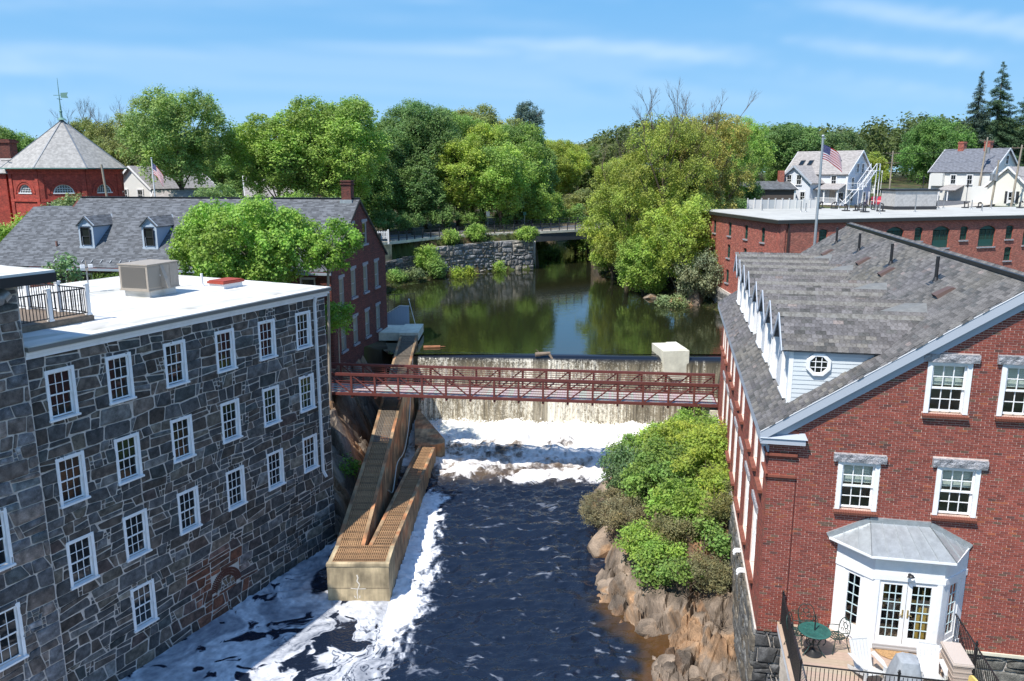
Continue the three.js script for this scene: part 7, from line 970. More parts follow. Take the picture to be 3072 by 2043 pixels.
{ // trees behind the road at the head of the pond and to its left: label, px-derived place, top, radius
  const T = [
    ['tall airy tree with open branching standing alone behind the brick office', -38.7, -95, { top: 28.3, r: 6.0, low: 0.36, col: [0.25, 0.38, 0.07], gap: 0.42, lobes: 28, dens: 3.2 }],
    ['broad green tree behind the brick office ridge, lower of a close pair', -28.8, -100, { top: 26.0, r: 5.4, col: BR, gap: 0.34 }],
    ['broad green tree behind the brick office chimney, taller of a close pair', -21.8, -101, { top: 28.6, r: 6.2, col: BR, gap: 0.34, lobes: 24, low: 0.2 }],
    ['tall dense deep green tree left of centre above the road', -13.4, -124, { top: 30.0, r: 6.4, col: DK, gap: 0.26, low: 0.15, lobes: 26 }],
    ['deep green tree filling the left of the wood behind the chimney', -18.0, -130, { top: 28.0, r: 6.0, col: GR, low: 0.05 }], ['leafy green tree right of the tallest central tree', -8.8, -131, { top: 29.0, r: 6.0, col: GR, low: 0.05, lobes: 26 }], ['light green tree in the middle of the wood, left of the road sign', -4.6, -130, { top: 27.4, r: 5.6, col: YG, low: 0.05, lobes: 26 }], ['green tree sloping down toward the bridge gap', 0.8, -128.5, { top: 24.6, r: 5.0, col: BR, low: 0.05, lobes: 24 }], ['green tree right at the edge of the bridge gap', 3.2, -140, { top: 23.0, r: 4.4, col: GR, low: 0.05, lobes: 24 }], ['dense green tree behind the picket fence', -20.5, -114, { top: 21.5, r: 4.4, col: GR, low: 0.05 }], ['low dense tree behind the utility cabinet', -14.0, -118.5, { top: 20.5, r: 4.2, col: DK, low: 0.04 }], ['olive topped tree behind the tallest central tree', -7.0, -141, { top: 29.8, r: 7.0, col: OL, gap: 0.32 }],
    ['dark green tree beside the road left of the sign', -18.3, -119, { top: 25.5, r: 5.0, col: DK, gap: 0.28, low: 0.1 }],
    ['yellow green tree in the middle of the wood above the retaining wall', -7.6, -121, { top: 24.4, r: 4.6, col: YG, low: 0.12, gap: 0.33 }],
    ['bright green maple leaning toward the bridge railing', -1.8, -120.5, { top: 23.0, r: 4.8, col: BR, low: 0.12, gap: 0.33 }],
    ['mid green tree behind the leaning bright maple', 0.5, -134, { top: 27.0, r: 6.2, col: GR, gap: 0.32, low: 0.15 }],
    ['olive green tree on the skyline left of the gap above the bridge', -2.2, -152, { top: 28.4, r: 6.4, col: OL, gap: 0.36 }],
    ['broad pale green tree above the middle of the bridge', 9.8, -205, { top: 27.2, r: 9.0, col: YG, low: 0.12, gap: 0.33 }],
    ['rounded green tree above the right half of the bridge', 19.6, -228, { top: 26.2, r: 8.6, col: GR, low: 0.1, gap: 0.32 }],
    ['dull olive tree on the skyline above the bridge end', 26, -240, { top: 28.0, r: 9.0, col: OL, gap: 0.35 }],
    ['small bright tree right behind the bridge railing', 3.2, -125.5, { top: 16.4, r: 2.8, col: BR, low: 0.1, gap: 0.34 }],
    ['low rounded tree far behind the middle of the bridge', 6.5, -156, { top: 15.4, r: 4.0, col: BR, low: 0.05 }], ['low olive tree far behind the right half of the bridge', 14.5, -164, { top: 15.6, r: 4.4, col: OL, low: 0.05 }], ['low green tree upstream on the right bank', 21.5, -152, { top: 16.8, r: 4.4, col: GR, low: 0.05 }], ['low green tree upstream behind the left end of the bridge', 0.6, -146, { top: 18.0, r: 4.0, col: GR, low: 0.05 }], ['low green tree behind the bridge railing near the right bank', 10.6, -133, { top: 13.8, r: 2.4, col: GR, low: 0.1, gap: 0.32 }],
    ['yellow green young tree on the right bank behind the bridge', 25.5, -190, { top: 22.0, r: 6.5, col: YG, low: 0.1, gap: 0.36 }]];
  T.forEach(([l, x, z, q], i) => tree('broadleaf_tree', l, x, z, { seed: 20 + i, group: 'trees behind the road at the head of the pond', ...q }));
  tree('pine_tree', 'blue green pine poking above the olive trees on the skyline', 3.6, -168, { top: 33.0, r: 3.6, seed: 4, low: 0.55, col: [0.10, 0.17, 0.10], gap: 0.42, lobes: 16 });
  // understorey along the road, each bush on its own
  const U = [[-22.5, -108, 2.4, 4.2, GR, 'dark bush beside the white picket fence'], [-18.0, -112.5, 2.6, 4.0, DK, 'dense dark bush behind the utility cabinet'], [-14.6, -114.2, 2.2, 3.4, DK, 'dark rounded bush right of the utility cabinet'], [-10.2, -117.3, 2.4, 4.4, DK, 'dark bush behind the road above the left of the retaining wall'], [-6.0, -119.6, 2.2, 3.6, GR, 'mid green bush left of the white road sign'], [-0.9, -122.4, 2.2, 3.2, GR, 'green bush between the two road signs'], [3.4, -124.4, 2.0, 3.4, DK, 'dark bush behind the left end of the bridge'], [6.4, -128, 1.8, 3.0, GR, 'green bush behind the middle of the bridge'], [14.4, -131, 2.0, 3.4, GR, 'green bush behind the right end of the bridge']];
  U.forEach(([x, z, r, h, c, l], i) => { const y = landAt(x, z); tree('bush', l, x, z, { y0: y, top: y + h, r, low: 0.05, col: c, kind: 'mid', lobes: 10, dens: 4.5, gap: 0.22, seed: 60 + i, category: 'bush', group: 'bushes along the far side of the road', limbs: 4 }); });
}
{ // the right bank
  const T = [
    ['tall yellow olive tree with bare twigs at its top on the right bank', 16.6, -88.5, { top: 25.6, r: 5.6, col: YO, gap: 0.40, low: 0.12, bare: 8, lobes: 26, dens: 3.0 }],
    ['yellow olive tree leaning over the pond with bare outer twigs', 13.6, -93.5, { top: 21.8, r: 4.4, col: YO, gap: 0.42, low: 0.1, bare: 9, lean: [-0.8, 0.5] }],
    ['rust tinged olive tree behind the brick mill corner', 23.2, -96.5, { top: 26.4, r: 5.4, col: OR, gap: 0.40, low: 0.12, bare: 3, lobes: 24 }],
    ['rust tinged tree between the olive trees on the right bank', 19.8, -94, { top: 24.6, r: 4.6, col: [0.240, 0.232, 0.042], gap: 0.4, low: 0.15, bare: 5 }],
    ['fresh green tree left of the grey house', 34.8, -126, { top: 27.2, r: 5.4, col: BR, gap: 0.33, low: 0.12, lobes: 24 }],
    ['fresh green lower tree beside the rust tinged tree', 29.0, -113, { top: 24.0, r: 4.8, col: BR, gap: 0.33, low: 0.1 }],
    ['bright yellow green tree low on the right bank above the pond', 17.4, -82.6, { top: 16.6, r: 3.7, col: YG, gap: 0.30, low: 0.04, lobes: 22, dens: 3.6 }],
    ['yellow green tree overhanging the water at the bridge end', 12.6, -99.5, { top: 17.0, r: 3.8, col: YG, gap: 0.32, low: 0.04, lobes: 20, dens: 3.6 }],
    ['leafy tree beside the brick mill corner', 19.6, -90.2, { top: 18.0, r: 3.8, col: YG, gap: 0.30, low: 0.06, dens: 3.6 }],
    ['sprawling bright bush hanging over the pond on the right bank', 14.4, -86.6, { top: 12.4, r: 3.2, col: BR, gap: 0.26, low: 0.02, dens: 4 }],
    ['olive tree behind the grey house, left of its roof', 47.0, -137, { top: 27.0, r: 5.4, col: DK, gap: 0.38 }],
    ['olive green tree behind the grey house, right of its roof', 56.5, -142, { top: 25.6, r: 5.0, col: [0.128, 0.208, 0.048], gap: 0.4 }]];
  T.forEach(([l, x, z, q], i) => tree('broadleaf_tree', l, x, z, { seed: 80 + i, kind: i < 10 ? 'mid' : 'far', dens: 3.8, group: 'trees on the right bank and round the grey house', ...q }));
  const B = [[19.0, -80.6, 2.5, 5.8, [0.272, 0.320, 0.136], 'silvery pale green shrub on the rocks beside the brick mill'], [16.4, -79.9, 1.5, 2.6, [0.224, 0.304, 0.096], 'small pale shrub at the pond edge beside the silvery shrub'], [12.6, -104.5, 2.2, 4.0, BR, 'bright bush on the bank at the right end of the bridge'], [29.0, -106.5, 2.6, 3.6, DK, 'dark clipped bush left of the white fence'], [32.6, -112, 2.0, 4.0, DK, 'dark bush beside the porch of the grey house'], [56.5, -112.5, 1.8, 2.6, [0.160, 0.112, 0.064], 'reddish brown bush beside the red car'], [31.0, -61, 2.2, 4.5, YG, 'yellow green treetop showing over the near shingle roof']];
  B.forEach(([x, z, r, h, c, l], i) => { const y = i === 6 ? 7.2 : landAt(x, z); tree('bush', l, x, z, { y0: y, top: y + h, r, low: 0.03, col: c, kind: 'mid', lobes: 14, dens: 5.5, gap: 0.22, seed: 120 + i, category: 'bush', group: 'bushes on the right bank', limbs: 4 }); });
}
{ // far right and far left
  const y = 13;
  const T = [['large fresh green tree left of the dark spruces', 79, -152, { y0: y, top: 29.0, r: 6.4, col: [0.144, 0.288, 0.048], low: 0.1, lobes: 24 }], ['round yellow green street tree behind the utility pole', 72, -168, { y0: y, top: 22.5, r: 6.2, col: YG, low: 0.1 }], ['bright green tree in front of the far street tree', 62, -150, { y0: y, top: 19.8, r: 3.2, col: BR, low: 0.1 }], ['hazy green tree at the end of the street', 86, -205, { y0: y, top: 24, r: 7, col: [0.160, 0.240, 0.080], low: 0.1 }], ['low green tree left of the street', 60, -175, { y0: y, top: 22, r: 6, col: GR, low: 0.1 }]];
  T.forEach(([l, x, z, q], i) => tree('broadleaf_tree', l, x, z, { seed: 140 + i, group: 'trees along the street beyond the grey house', gap: 0.3, ...q }));
  [['tallest dark spruce at the right edge', 97, -150, 41.5, 8.5], ['dark spruce second from the right edge, thinner at the top', 90.0, -153, 38, 7.2], ['grey green spruce with a bare spire left of the dark spruces', 84.5, -150, 36.0, 4.6], ['dark spruce behind the white house chimney', 103, -162, 41, 8.0]].forEach(([l, x, z, top, r], i) => conifer('spruce_tree', l, x, z, { y0: y, top, r, seed: 30 + i, dens: 1.3, low: 0.08, col: i === 2 ? [0.10, 0.15, 0.11] : [0.085, 0.15, 0.075], group: 'spruces behind the white house' }));
  [['narrow clipped evergreen column left of the white house, shorter', 73.6, -137, 20.2, 1.25], ['narrow clipped evergreen column left of the white house, taller', 76.6, -136, 21.2, 1.4]].forEach(([l, x, z, top, r], i) => conifer('arborvitae', l, x, z, { y0: y - 1, top, r, seed: 40 + i, tight: true, kind: 'mid', dens: 2.6, low: 0.0, col: [0.088, 0.160, 0.040], group: 'clipped evergreens by the white house' }));
  [['leafy bush in front of the white house porch', 80.5, -132, 15.9, 2.6, GR], ['hedge bush at the foot of the evergreen columns', 72.0, -139, 15.6, 2.4, GR], ['bush beside the utility pole at the white house', 84.5, -130, 15.6, 2.2, DK]].forEach(([l, x, z, top, r, c], i) => tree('bush', l, x, z, { y0: 13.2, top, r, low: 0.02, col: c, lobes: 10, dens: 4, gap: 0.2, seed: 160 + i, category: 'bush', group: 'bushes by the white house', limbs: 3 }));
  const Lf = [['green tree at the left edge behind the octagonal building', -95, -150, { top: 27.5, r: 8, col: GR }], ['bare twigged tree on the skyline left of the spire', -84, -160, { top: 29.5, r: 7, col: OL, bare: 14, gap: 0.46 }], ['bare twigged tree on the skyline right of the spire', -76, -158, { top: 30.0, r: 7, col: OL, bare: 16, gap: 0.48 }], ['olive tree behind the conical slate roof', -72, -146, { top: 25.5, r: 7, col: OL, gap: 0.36 }], ['olive green tree right of the conical slate roof', -63, -150, { top: 26.5, r: 7.5, col: OL, bare: 6, gap: 0.4 }], ['dull green tree between slate cone and tall airy tree', -55, -142, { top: 23.5, r: 6.5, col: [0.144, 0.208, 0.048], gap: 0.36 }], ['green tree behind the left foot of the tall airy tree', -46, -128, { top: 21.5, r: 5.0, col: GR, gap: 0.34 }], ['purple leaved tree between the airy tree and the broad pair', -38.5, -128, { top: 22.5, r: 3.6, col: [0.112, 0.048, 0.048], gap: 0.3 }], ['far hazy tree at the left edge of the skyline', -120, -210, { top: 27, r: 10, col: [0.128, 0.192, 0.080] }], ['green tree under the left edge of the skyline', -78, -120, { top: 22.0, r: 6, col: BR, gap: 0.3 }], ['distant olive tree behind the purple tree', -50, -175, { top: 25.5, r: 9, col: OL, gap: 0.36 }]];
  Lf.forEach(([l, x, z, q], i) => tree('broadleaf_tree', l, x, z, { seed: 170 + i, low: 0.1, group: 'trees on the hillside behind the octagonal building', ...q }));
  const Bs = [[-31.6, -84.5, 3.2, 17.6, [0.192, 0.304, 0.064], 'pale green bush showing over the brick office ridge below the airy tree'], [-27.4, -83, 2.8, 16.6, BR, 'yellow green bush over the middle of the brick office ridge'], [-22.6, -83.5, 3.0, 16.8, BR, 'bright bush over the brick office ridge left of the chimney'], [-18.6, -85, 2.6, 16.2, GR, 'green bush behind the brick office chimney'], [-36.6, -66.5, 2.6, 17.2, [0.208, 0.288, 0.080], 'pale leafy tree at the left edge beside the office wing'], [-39.4, -64.5, 2.4, 15.6, BR, 'green bush at the left edge above the stair block roof'], [-36.0, -75.5, 1.6, 16.4, YG, 'spindly yellow green shrub below the octagon window'], [-26.4, -46.4, 1.0, 14.2, [0.192, 0.320, 0.096], 'pale bush between the stair block and the corrugated wing'], [-40.8, -80, 2.2, 15.5, YG, 'yellow shrub in front of the white house']];
  Bs.forEach(([x, z, r, top, c, l], i) => { const y = landAt(x, z); tree('bush', l, x, z, { y0: y, top, r, low: 0.25, col: c, kind: 'mid', lobes: 14, dens: 5, gap: 0.3, seed: 190 + i, category: 'bush', group: 'bushes around the brick office', limbs: 5, trunkR: 0.09 }); });
}
{ // shrubs on the rock ledge
  const S = [[9, -44.8, 0.95, 4.4, YG, 'sparse yellow green sapling reaching up to the red footbridge', 'shrub', 0.4], [7.5, -43, 1.9, 3.2, GR, 'dense green shrub on the upstream tip of the ledge', 'shrub', 0.25], [10.3, -42.6, 1.6, 2.6, BR, 'bright green shrub against the wall below the footbridge', 'shrub', 0.28], [6.5, -40.2, 1.9, 3.2, [0.13, 0.22, 0.06], 'dull green shrub above the rounded brown boulder', 'shrub', 0.26], [8.9, -39.8, 2, 3.6, YG, 'wide yellow green shrub in the middle of the ledge thicket', 'shrub', 0.26], [10.2, -38, 1.6, 3.2, YG, 'yellow green shrub beside the river wall of the brick building', 'shrub', 0.28], [5.0, -37.6, 2.0, 2.3, [0.27, 0.25, 0.10], 'spreading olive tan evergreen shrub overhanging the river', 'fine', 0.22], [7.2, -37, 1.9, 3.2, GR, 'green shrub in the middle of the ledge behind the olive shrub', 'shrub', 0.26], [9.2, -35.8, 1.7, 3, YG, 'yellow green shrub lower down beside the foundation wall', 'shrub', 0.26], [6.2, -34.4, 1.5, 1.9, [0.26, 0.24, 0.09], 'olive tan shrub low on the ledge', 'fine', 0.26], [7.8, -34, 1.7, 2.8, BR, 'bright green shrub standing clear on the ledge face', 'shrub', 0.26], [6.5, -31.6, 1.15, 2, BR, 'bright green shrub at the lip of the ledge above bare rock', 'shrub', 0.28], [8.9, -33, 1.3, 2.4, [0.25, 0.26, 0.07], 'thin olive shrub by the foundation wall', 'fine', 0.32], [7.1, -29.6, 0.7, 1.3, BR, 'small bright green tuft in a crack of the bare rock', 'shrub', 0.28], [8.1, -28, 0.7, 1, [0.18, 0.23, 0.08], 'low straggling weed on the near rocks', 'shrub', 0.4], [7.9, -38.2, 1.7, 3.5, [0.21, 0.32, 0.045], 'leafy shrub filling the thicket between the yellow green ones', 'shrub', 0.26], [8.4, -42, 1.6, 3.2, BR, 'tall bright shrub behind the dense green one', 'shrub', 0.28], [9.5, -34.3, 1.1, 2.4, YG, 'small yellow green shrub clinging to the foundation wall', 'shrub', 0.3], [8.2, -31.4, 1.2, 2, GR, 'mid green shrub in the hollow below the foundation wall', 'shrub', 0.28], [7.3, -32.7, 1.2, 1.9, [0.24, 0.24, 0.08], 'dry olive shrub between the bright ones on the ledge', 'fine', 0.28], [6.9, -30.4, 1.0, 1.8, GR, 'green shrub just above the small tuft on the bare rock', 'shrub', 0.28], [8.0, -30.0, 1.1, 1.9, [0.25, 0.25, 0.09], 'grey olive shrub against the foundation wall above bare rock', 'fine', 0.3], [5.4, -35.4, 1.3, 1.6, [0.27, 0.25, 0.10], 'small olive tan shrub at the river face of the ledge', 'fine', 0.26], [5.9, -33.2, 1.2, 1.9, BR, 'bright green shrub at the river face below the olive one', 'shrub', 0.28], [5.9, -31.0, 0.9, 1.5, GR, 'mid green shrub low on the river face near bare rock', 'shrub', 0.28]];
  S.forEach(([x, z, r, h, c, l, k, g], i) => { const y = Math.max(0.2, ledgeY(x, z)) - 0.1; tree('ledge_shrub', l, x, z, { y0: y, top: y + h, r, low: 0.12, col: c, kind: k, lobes: 26, dens: k === 'fine' ? 24 : 19, gap: g + 0.16, seed: 220 + i, category: 'shrub', group: 'shrubs on the rock ledge', trunkR: 0.045, limbs: 8, jitter: 0.5 }); });
}
{ // growth at the head of the pond and on the left bank
  const V = [[-11.0, -101.6, 1.7, 9.6, BR, 'ivy covered mound hanging over the left end of the retaining wall'], [-9.6, -100.4, 1.3, 7.9, GR, 'leafy bush at the foot of the retaining wall by the water'], [-8.2, -105.7, 1.1, 11.0, BR, 'bright bush on top of the retaining wall, left of two'], [-4.9, -108.6, 1.5, 11.6, BR, 'bright bush on top of the retaining wall, right of two'], [2.0, -110.6, 1.55, 11.2, BR, 'bright bush at the bridge end of the retaining wall'], [-7.0, -102.0, 0.8, 6.5, [0.272, 0.384, 0.032], 'yellow green tuft on the shore below the retaining wall'], [-5.6, -104.2, 0.7, 6.5, [0.304, 0.400, 0.032], 'brightest yellow green tuft on the shore'], [-13.8, -95.6, 1.5, 7.0, GR, 'low weedy bush on the left shore'], [-12.0, -97.2, 1.3, 6.8, [0.208, 0.272, 0.080], 'grassy weed clump on the left shore'], [-1.6, -108.0, 0.7, 6.6, BR, 'small weed in the face of the retaining wall']];
  V.forEach(([x, z, r, top, c, l], i) => { const y = i === 2 || i === 3 || i === 4 ? 8.9 : Math.min(landAt(x, z), 6.2); tree('bank_bush', l, x, z, { y0: y, top, r, low: 0.02, col: c, kind: 'mid', lobes: 12, dens: 7, gap: 0.24, seed: 250 + i, category: 'bush', group: 'bushes round the head of the pond', limbs: 3, trunkR: 0.06 }); });
  // grass and weeds along the shores: too many to count
  const R = rngOf(77), ms = [], cs = []; for (let k = 0; k < 16000; k++) { const x = lerp(-24, 26, R()), z = lerp(-66, -118, R()), a = polyDist(pondPoly, x, z); if (a < 0.2 || a > 7) continue; const y = landAt(x, z), s = 0.5 + 0.9 * R(); ms.push(new THREE.Matrix4().compose(new THREE.Vector3(x, y + 0.08, z), new THREE.Quaternion().setFromEuler(new THREE.Euler(0, R() * 6, 0)), new THREE.Vector3(s, s, s))); const t = 0.6 + 0.7 * R(), w = R() < 0.3; cs.push(w ? rgb(0.16 * t, 0.14 * t, 0.05 * t) : rgb(0.09 * t, 0.14 * t, 0.025 * t)); }
  const m = instanced('shore_weeds', clump('tuft', 0), leafMat, ms, cs, scene, 'stuff'); m.userData.label = 'grass and low weeds along the pond shores'; m.userData.category = 'grass';
  // creeper on the shaded rock below the office and over the office eaves
  const mk = (name, label, n, f, col, kind, seed) => { const Rr = rngOf(seed), q = [], c = []; for (let k = 0; k < n; k++) { const [x, y, z] = f(Rr), s = 0.6 + 0.6 * Rr(); q.push(new THREE.Matrix4().compose(new THREE.Vector3(x, y, z), new THREE.Quaternion().setFromEuler(new THREE.Euler(Rr() * 0.8, Rr() * 6, Rr() * 0.8)), new THREE.Vector3(s, s, s))); const t = 0.6 + 0.7 * Rr(); c.push(rgb(col[0] * t, col[1] * t, col[2] * t)); } const t = thing(name, label, 'ivy'); instanced('foliage', clump(kind, 0), leafMat, q, c, t, 'stuff'); };
  const OF = new THREE.Matrix4().makeRotationY(rad(81.3)).setPosition(-12.07, 0, -53); mk('ivy', 'ivy creeping under the eaves of the brick office', 420, (r) => { const u = -8.0 - 9.5 * r(); return new THREE.Vector3(-0.18 - 0.1 * r(), 11.5 - 0.75 * r() * r() * (0.5 + vn(u, 3, 4)), u).applyMatrix4(OF).toArray(); }, [0.144, 0.256, 0.032], 'shrub', 5);
}
// ---------------------------------------------------------------- buildings behind
{ // octagonal brick building
  const o = thing('octagonal_hall', 'red brick octagonal building with pale conical slate roof and weathervane', 'building', [-49.4, 8, -90.5], rad(0)), R0 = 5.75, yb = 10.9, ye = yb;
  const v = k => [Math.sin(k * PI / 4) * R0, Math.cos(k * PI / 4) * R0], w = 2 * R0 * Math.sin(PI / 8), ap = R0 * Math.cos(PI / 8);
  const arc = (x, y, r) => { const p = []; for (let k = 0; k <= 12; k++) { const a = PI * k / 12; p.push([x + Math.cos(a) * r, y + Math.sin(a) * r * 0.92]); } return p; };
  for (let k = 0; k < 8; k++) { const a = k * PI / 4 + PI / 8, m = new THREE.Matrix4().makeRotationY(a).multiply(new THREE.Matrix4().makeTranslation(0, 0, ap));
    mesh('wall', merge([poly(rect(-w / 2, w / 2, 0, ye), [arc(0, 8.2, 1.0)], 0.35, -0.35).applyMatrix4(m)]), M.brickRed, o);
    mesh('wall_trim', merge([poly([...arc(0, 8.2, 1.55), ...arc(0, 8.2, 1.3).reverse()], [], 0.07, 0).applyMatrix4(m), poly([...arc(0, 8.2, 1.2), ...arc(0, 8.2, 1.03).reverse()], [], 0.05, 0).applyMatrix4(m), bb(-w / 2, w / 2, 7.35, 7.6, 0, 0.12).applyMatrix4(m), bb(-w / 2, w / 2, 10.2, 10.5, 0, 0.1).applyMatrix4(m), bb(-w / 2, w / 2, 10.5, 10.9, 0, 0.22).applyMatrix4(m), bb(-w / 2, -w / 2 + 0.45, 4, 10.2, 0, 0.1).applyMatrix4(m), bb(w / 2 - 0.45, w / 2, 4, 10.2, 0, 0.1).applyMatrix4(m)]), M.brickRed, o);
    const win = mesh('fan_window', merge([poly([...arc(0, 8.22, 0.98), ...arc(0, 8.3, 0.84).reverse()], [], 0.1, -0.2), bb(-1.0, 1.0, 8.16, 8.28, -0.2, 0.06), ...[-0.6, -0.36, -0.12, 0.12, 0.36, 0.6].map(x => bb(x - 0.015, x + 0.015, 8.28, 8.2 + Math.sqrt(1 - x * x) * 0.86, -0.17, -0.13)), ...[8.5, 8.72].map(y => bb(-0.82, 0.82, y - 0.015, y + 0.015, -0.168, -0.132))]), M.white, o); win.applyMatrix4(m); mesh('pane', poly(arc(0, 8.25, 0.93), [], 0.02, -0.19), M.glass, win); }
  const Rr = 6.45, t = []; for (let k = 0; k < 8; k++) { const a = k * PI / 4, b = (k + 1) * PI / 4; t.push([Math.sin(a) * Rr, 10.85, Math.cos(a) * Rr], [Math.sin(b) * Rr, 10.85, Math.cos(b) * Rr]); }
  for (let k = 0; k < 8; k++) mesh('roof_face', slab([t[k * 2], t[k * 2 + 1], [0, 16.0, 0]], 0.1), M.slate, o);
  for (let k = 0; k < 8; k++) mesh('roof_hip', bar(t[k * 2], [0, 16.05, 0], 0.12, 0.06), M.greyMetal, o);
  mesh('eave_gutter', merge(Array.from({ length: 8 }, (_, k) => bar([t[k * 2][0], 10.8, t[k * 2][2]], [t[k * 2 + 1][0], 10.8, t[k * 2 + 1][2]], 0.14, 0.12))), M.copperGreen, o);
  mesh('weathervane', merge([rod([0, 16.0, 0], [0, 16.25, 0], 0.5, 0.2, 12), rod([0, 16.2, 0], [0, 17.6, 0], 0.14, 0.07, 8), new THREE.SphereGeometry(0.16, 8, 6).translate(0, 16.9, 0), rod([0, 17.5, 0], [0, 20.4, 0], 0.06, 0.02, 6), bar([-0.6, 18.6, 0], [0.75, 18.6, 0], 0.06), poly([[0.2, 18.35], [1.0, 18.3], [0.85, 18.6], [1.0, 18.9], [0.2, 18.85]], [], 0.04), bar([0, 18.2, -0.5], [0, 18.2, 0.5], 0.05)]), M.copperGreen, o);
  mesh('snow_rail', merge([bar([-5.2, 11.6, 3.2], [-3.4, 11.6, 4.6], 0.07)]), M.darkMetal, o);
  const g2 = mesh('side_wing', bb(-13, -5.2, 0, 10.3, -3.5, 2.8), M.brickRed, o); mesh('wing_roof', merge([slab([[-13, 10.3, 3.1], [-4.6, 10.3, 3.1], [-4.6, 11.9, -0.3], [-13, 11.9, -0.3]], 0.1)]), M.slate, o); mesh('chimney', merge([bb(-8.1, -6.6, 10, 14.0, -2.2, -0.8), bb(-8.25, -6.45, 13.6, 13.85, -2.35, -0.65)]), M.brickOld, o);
}
const sideWhite = M.lapFar(rgb(0.66, 0.66, 0.63)), sideGrey = M.lapFar(rgb(0.62, 0.65, 0.70));
const houseWin = (o, x, y, z, t, w = 0.75, h = 1.35, mat = M.white) => addWindow(o, [x + 0.13 * Math.sin(t), y, z + 0.13 * Math.cos(t)], t, w, h, { cols: 2, rows: 1, casing: 0.12, proud: 0.0, deep: 0.13, mat, sill: 0.05 });
// gabled block: ridge along local x; walls, two roof slopes
function gabled(o, x0, x1, z0, z1, h, rise, wallM, roofM, y0 = 0, ov = 0.35) { const zm = (z0 + z1) / 2, p = rise / (z1 - zm); mesh('wall', merge([bb(x0, x1, y0, h, z0, z1), facet([[[x1, h, z1], [x1, h, z0], [x1, h + rise, zm]], [[x0, h, z0], [x0, h, z1], [x0, h + rise, zm]]])]), wallM, o); const e = h - p * ov + 0.06, r = h + rise + 0.06; mesh('roof', merge([slab([[x0 - ov, e, z1 + ov], [x1 + ov, e, z1 + ov], [x1 + ov, r, zm], [x0 - ov, r, zm]], 0.14)]), roofM, o); mesh('roof', merge([slab([[x1 + ov, e, z0 - ov], [x0 - ov, e, z0 - ov], [x0 - ov, r, zm + 0.001], [x1 + ov, r, zm + 0.001]], 0.14)]), roofM, o);
  for (const x of [x0 - ov - 0.02, x1 + ov + 0.02]) mesh('rake_board', merge([bar([x, e - 0.1, z1 + ov], [x, r - 0.1, zm], 0.06, 0.22), bar([x, e - 0.1, z0 - ov], [x, r - 0.1, zm], 0.06, 0.22)]), M.trimWhite, o); mesh('corner_board', merge([[x0, z1], [x1, z1], [x1, z0]].map(([x, z]) => bb(x - 0.12, x + 0.12, y0, h, z - 0.12, z + 0.12))), M.trimWhite, o); }
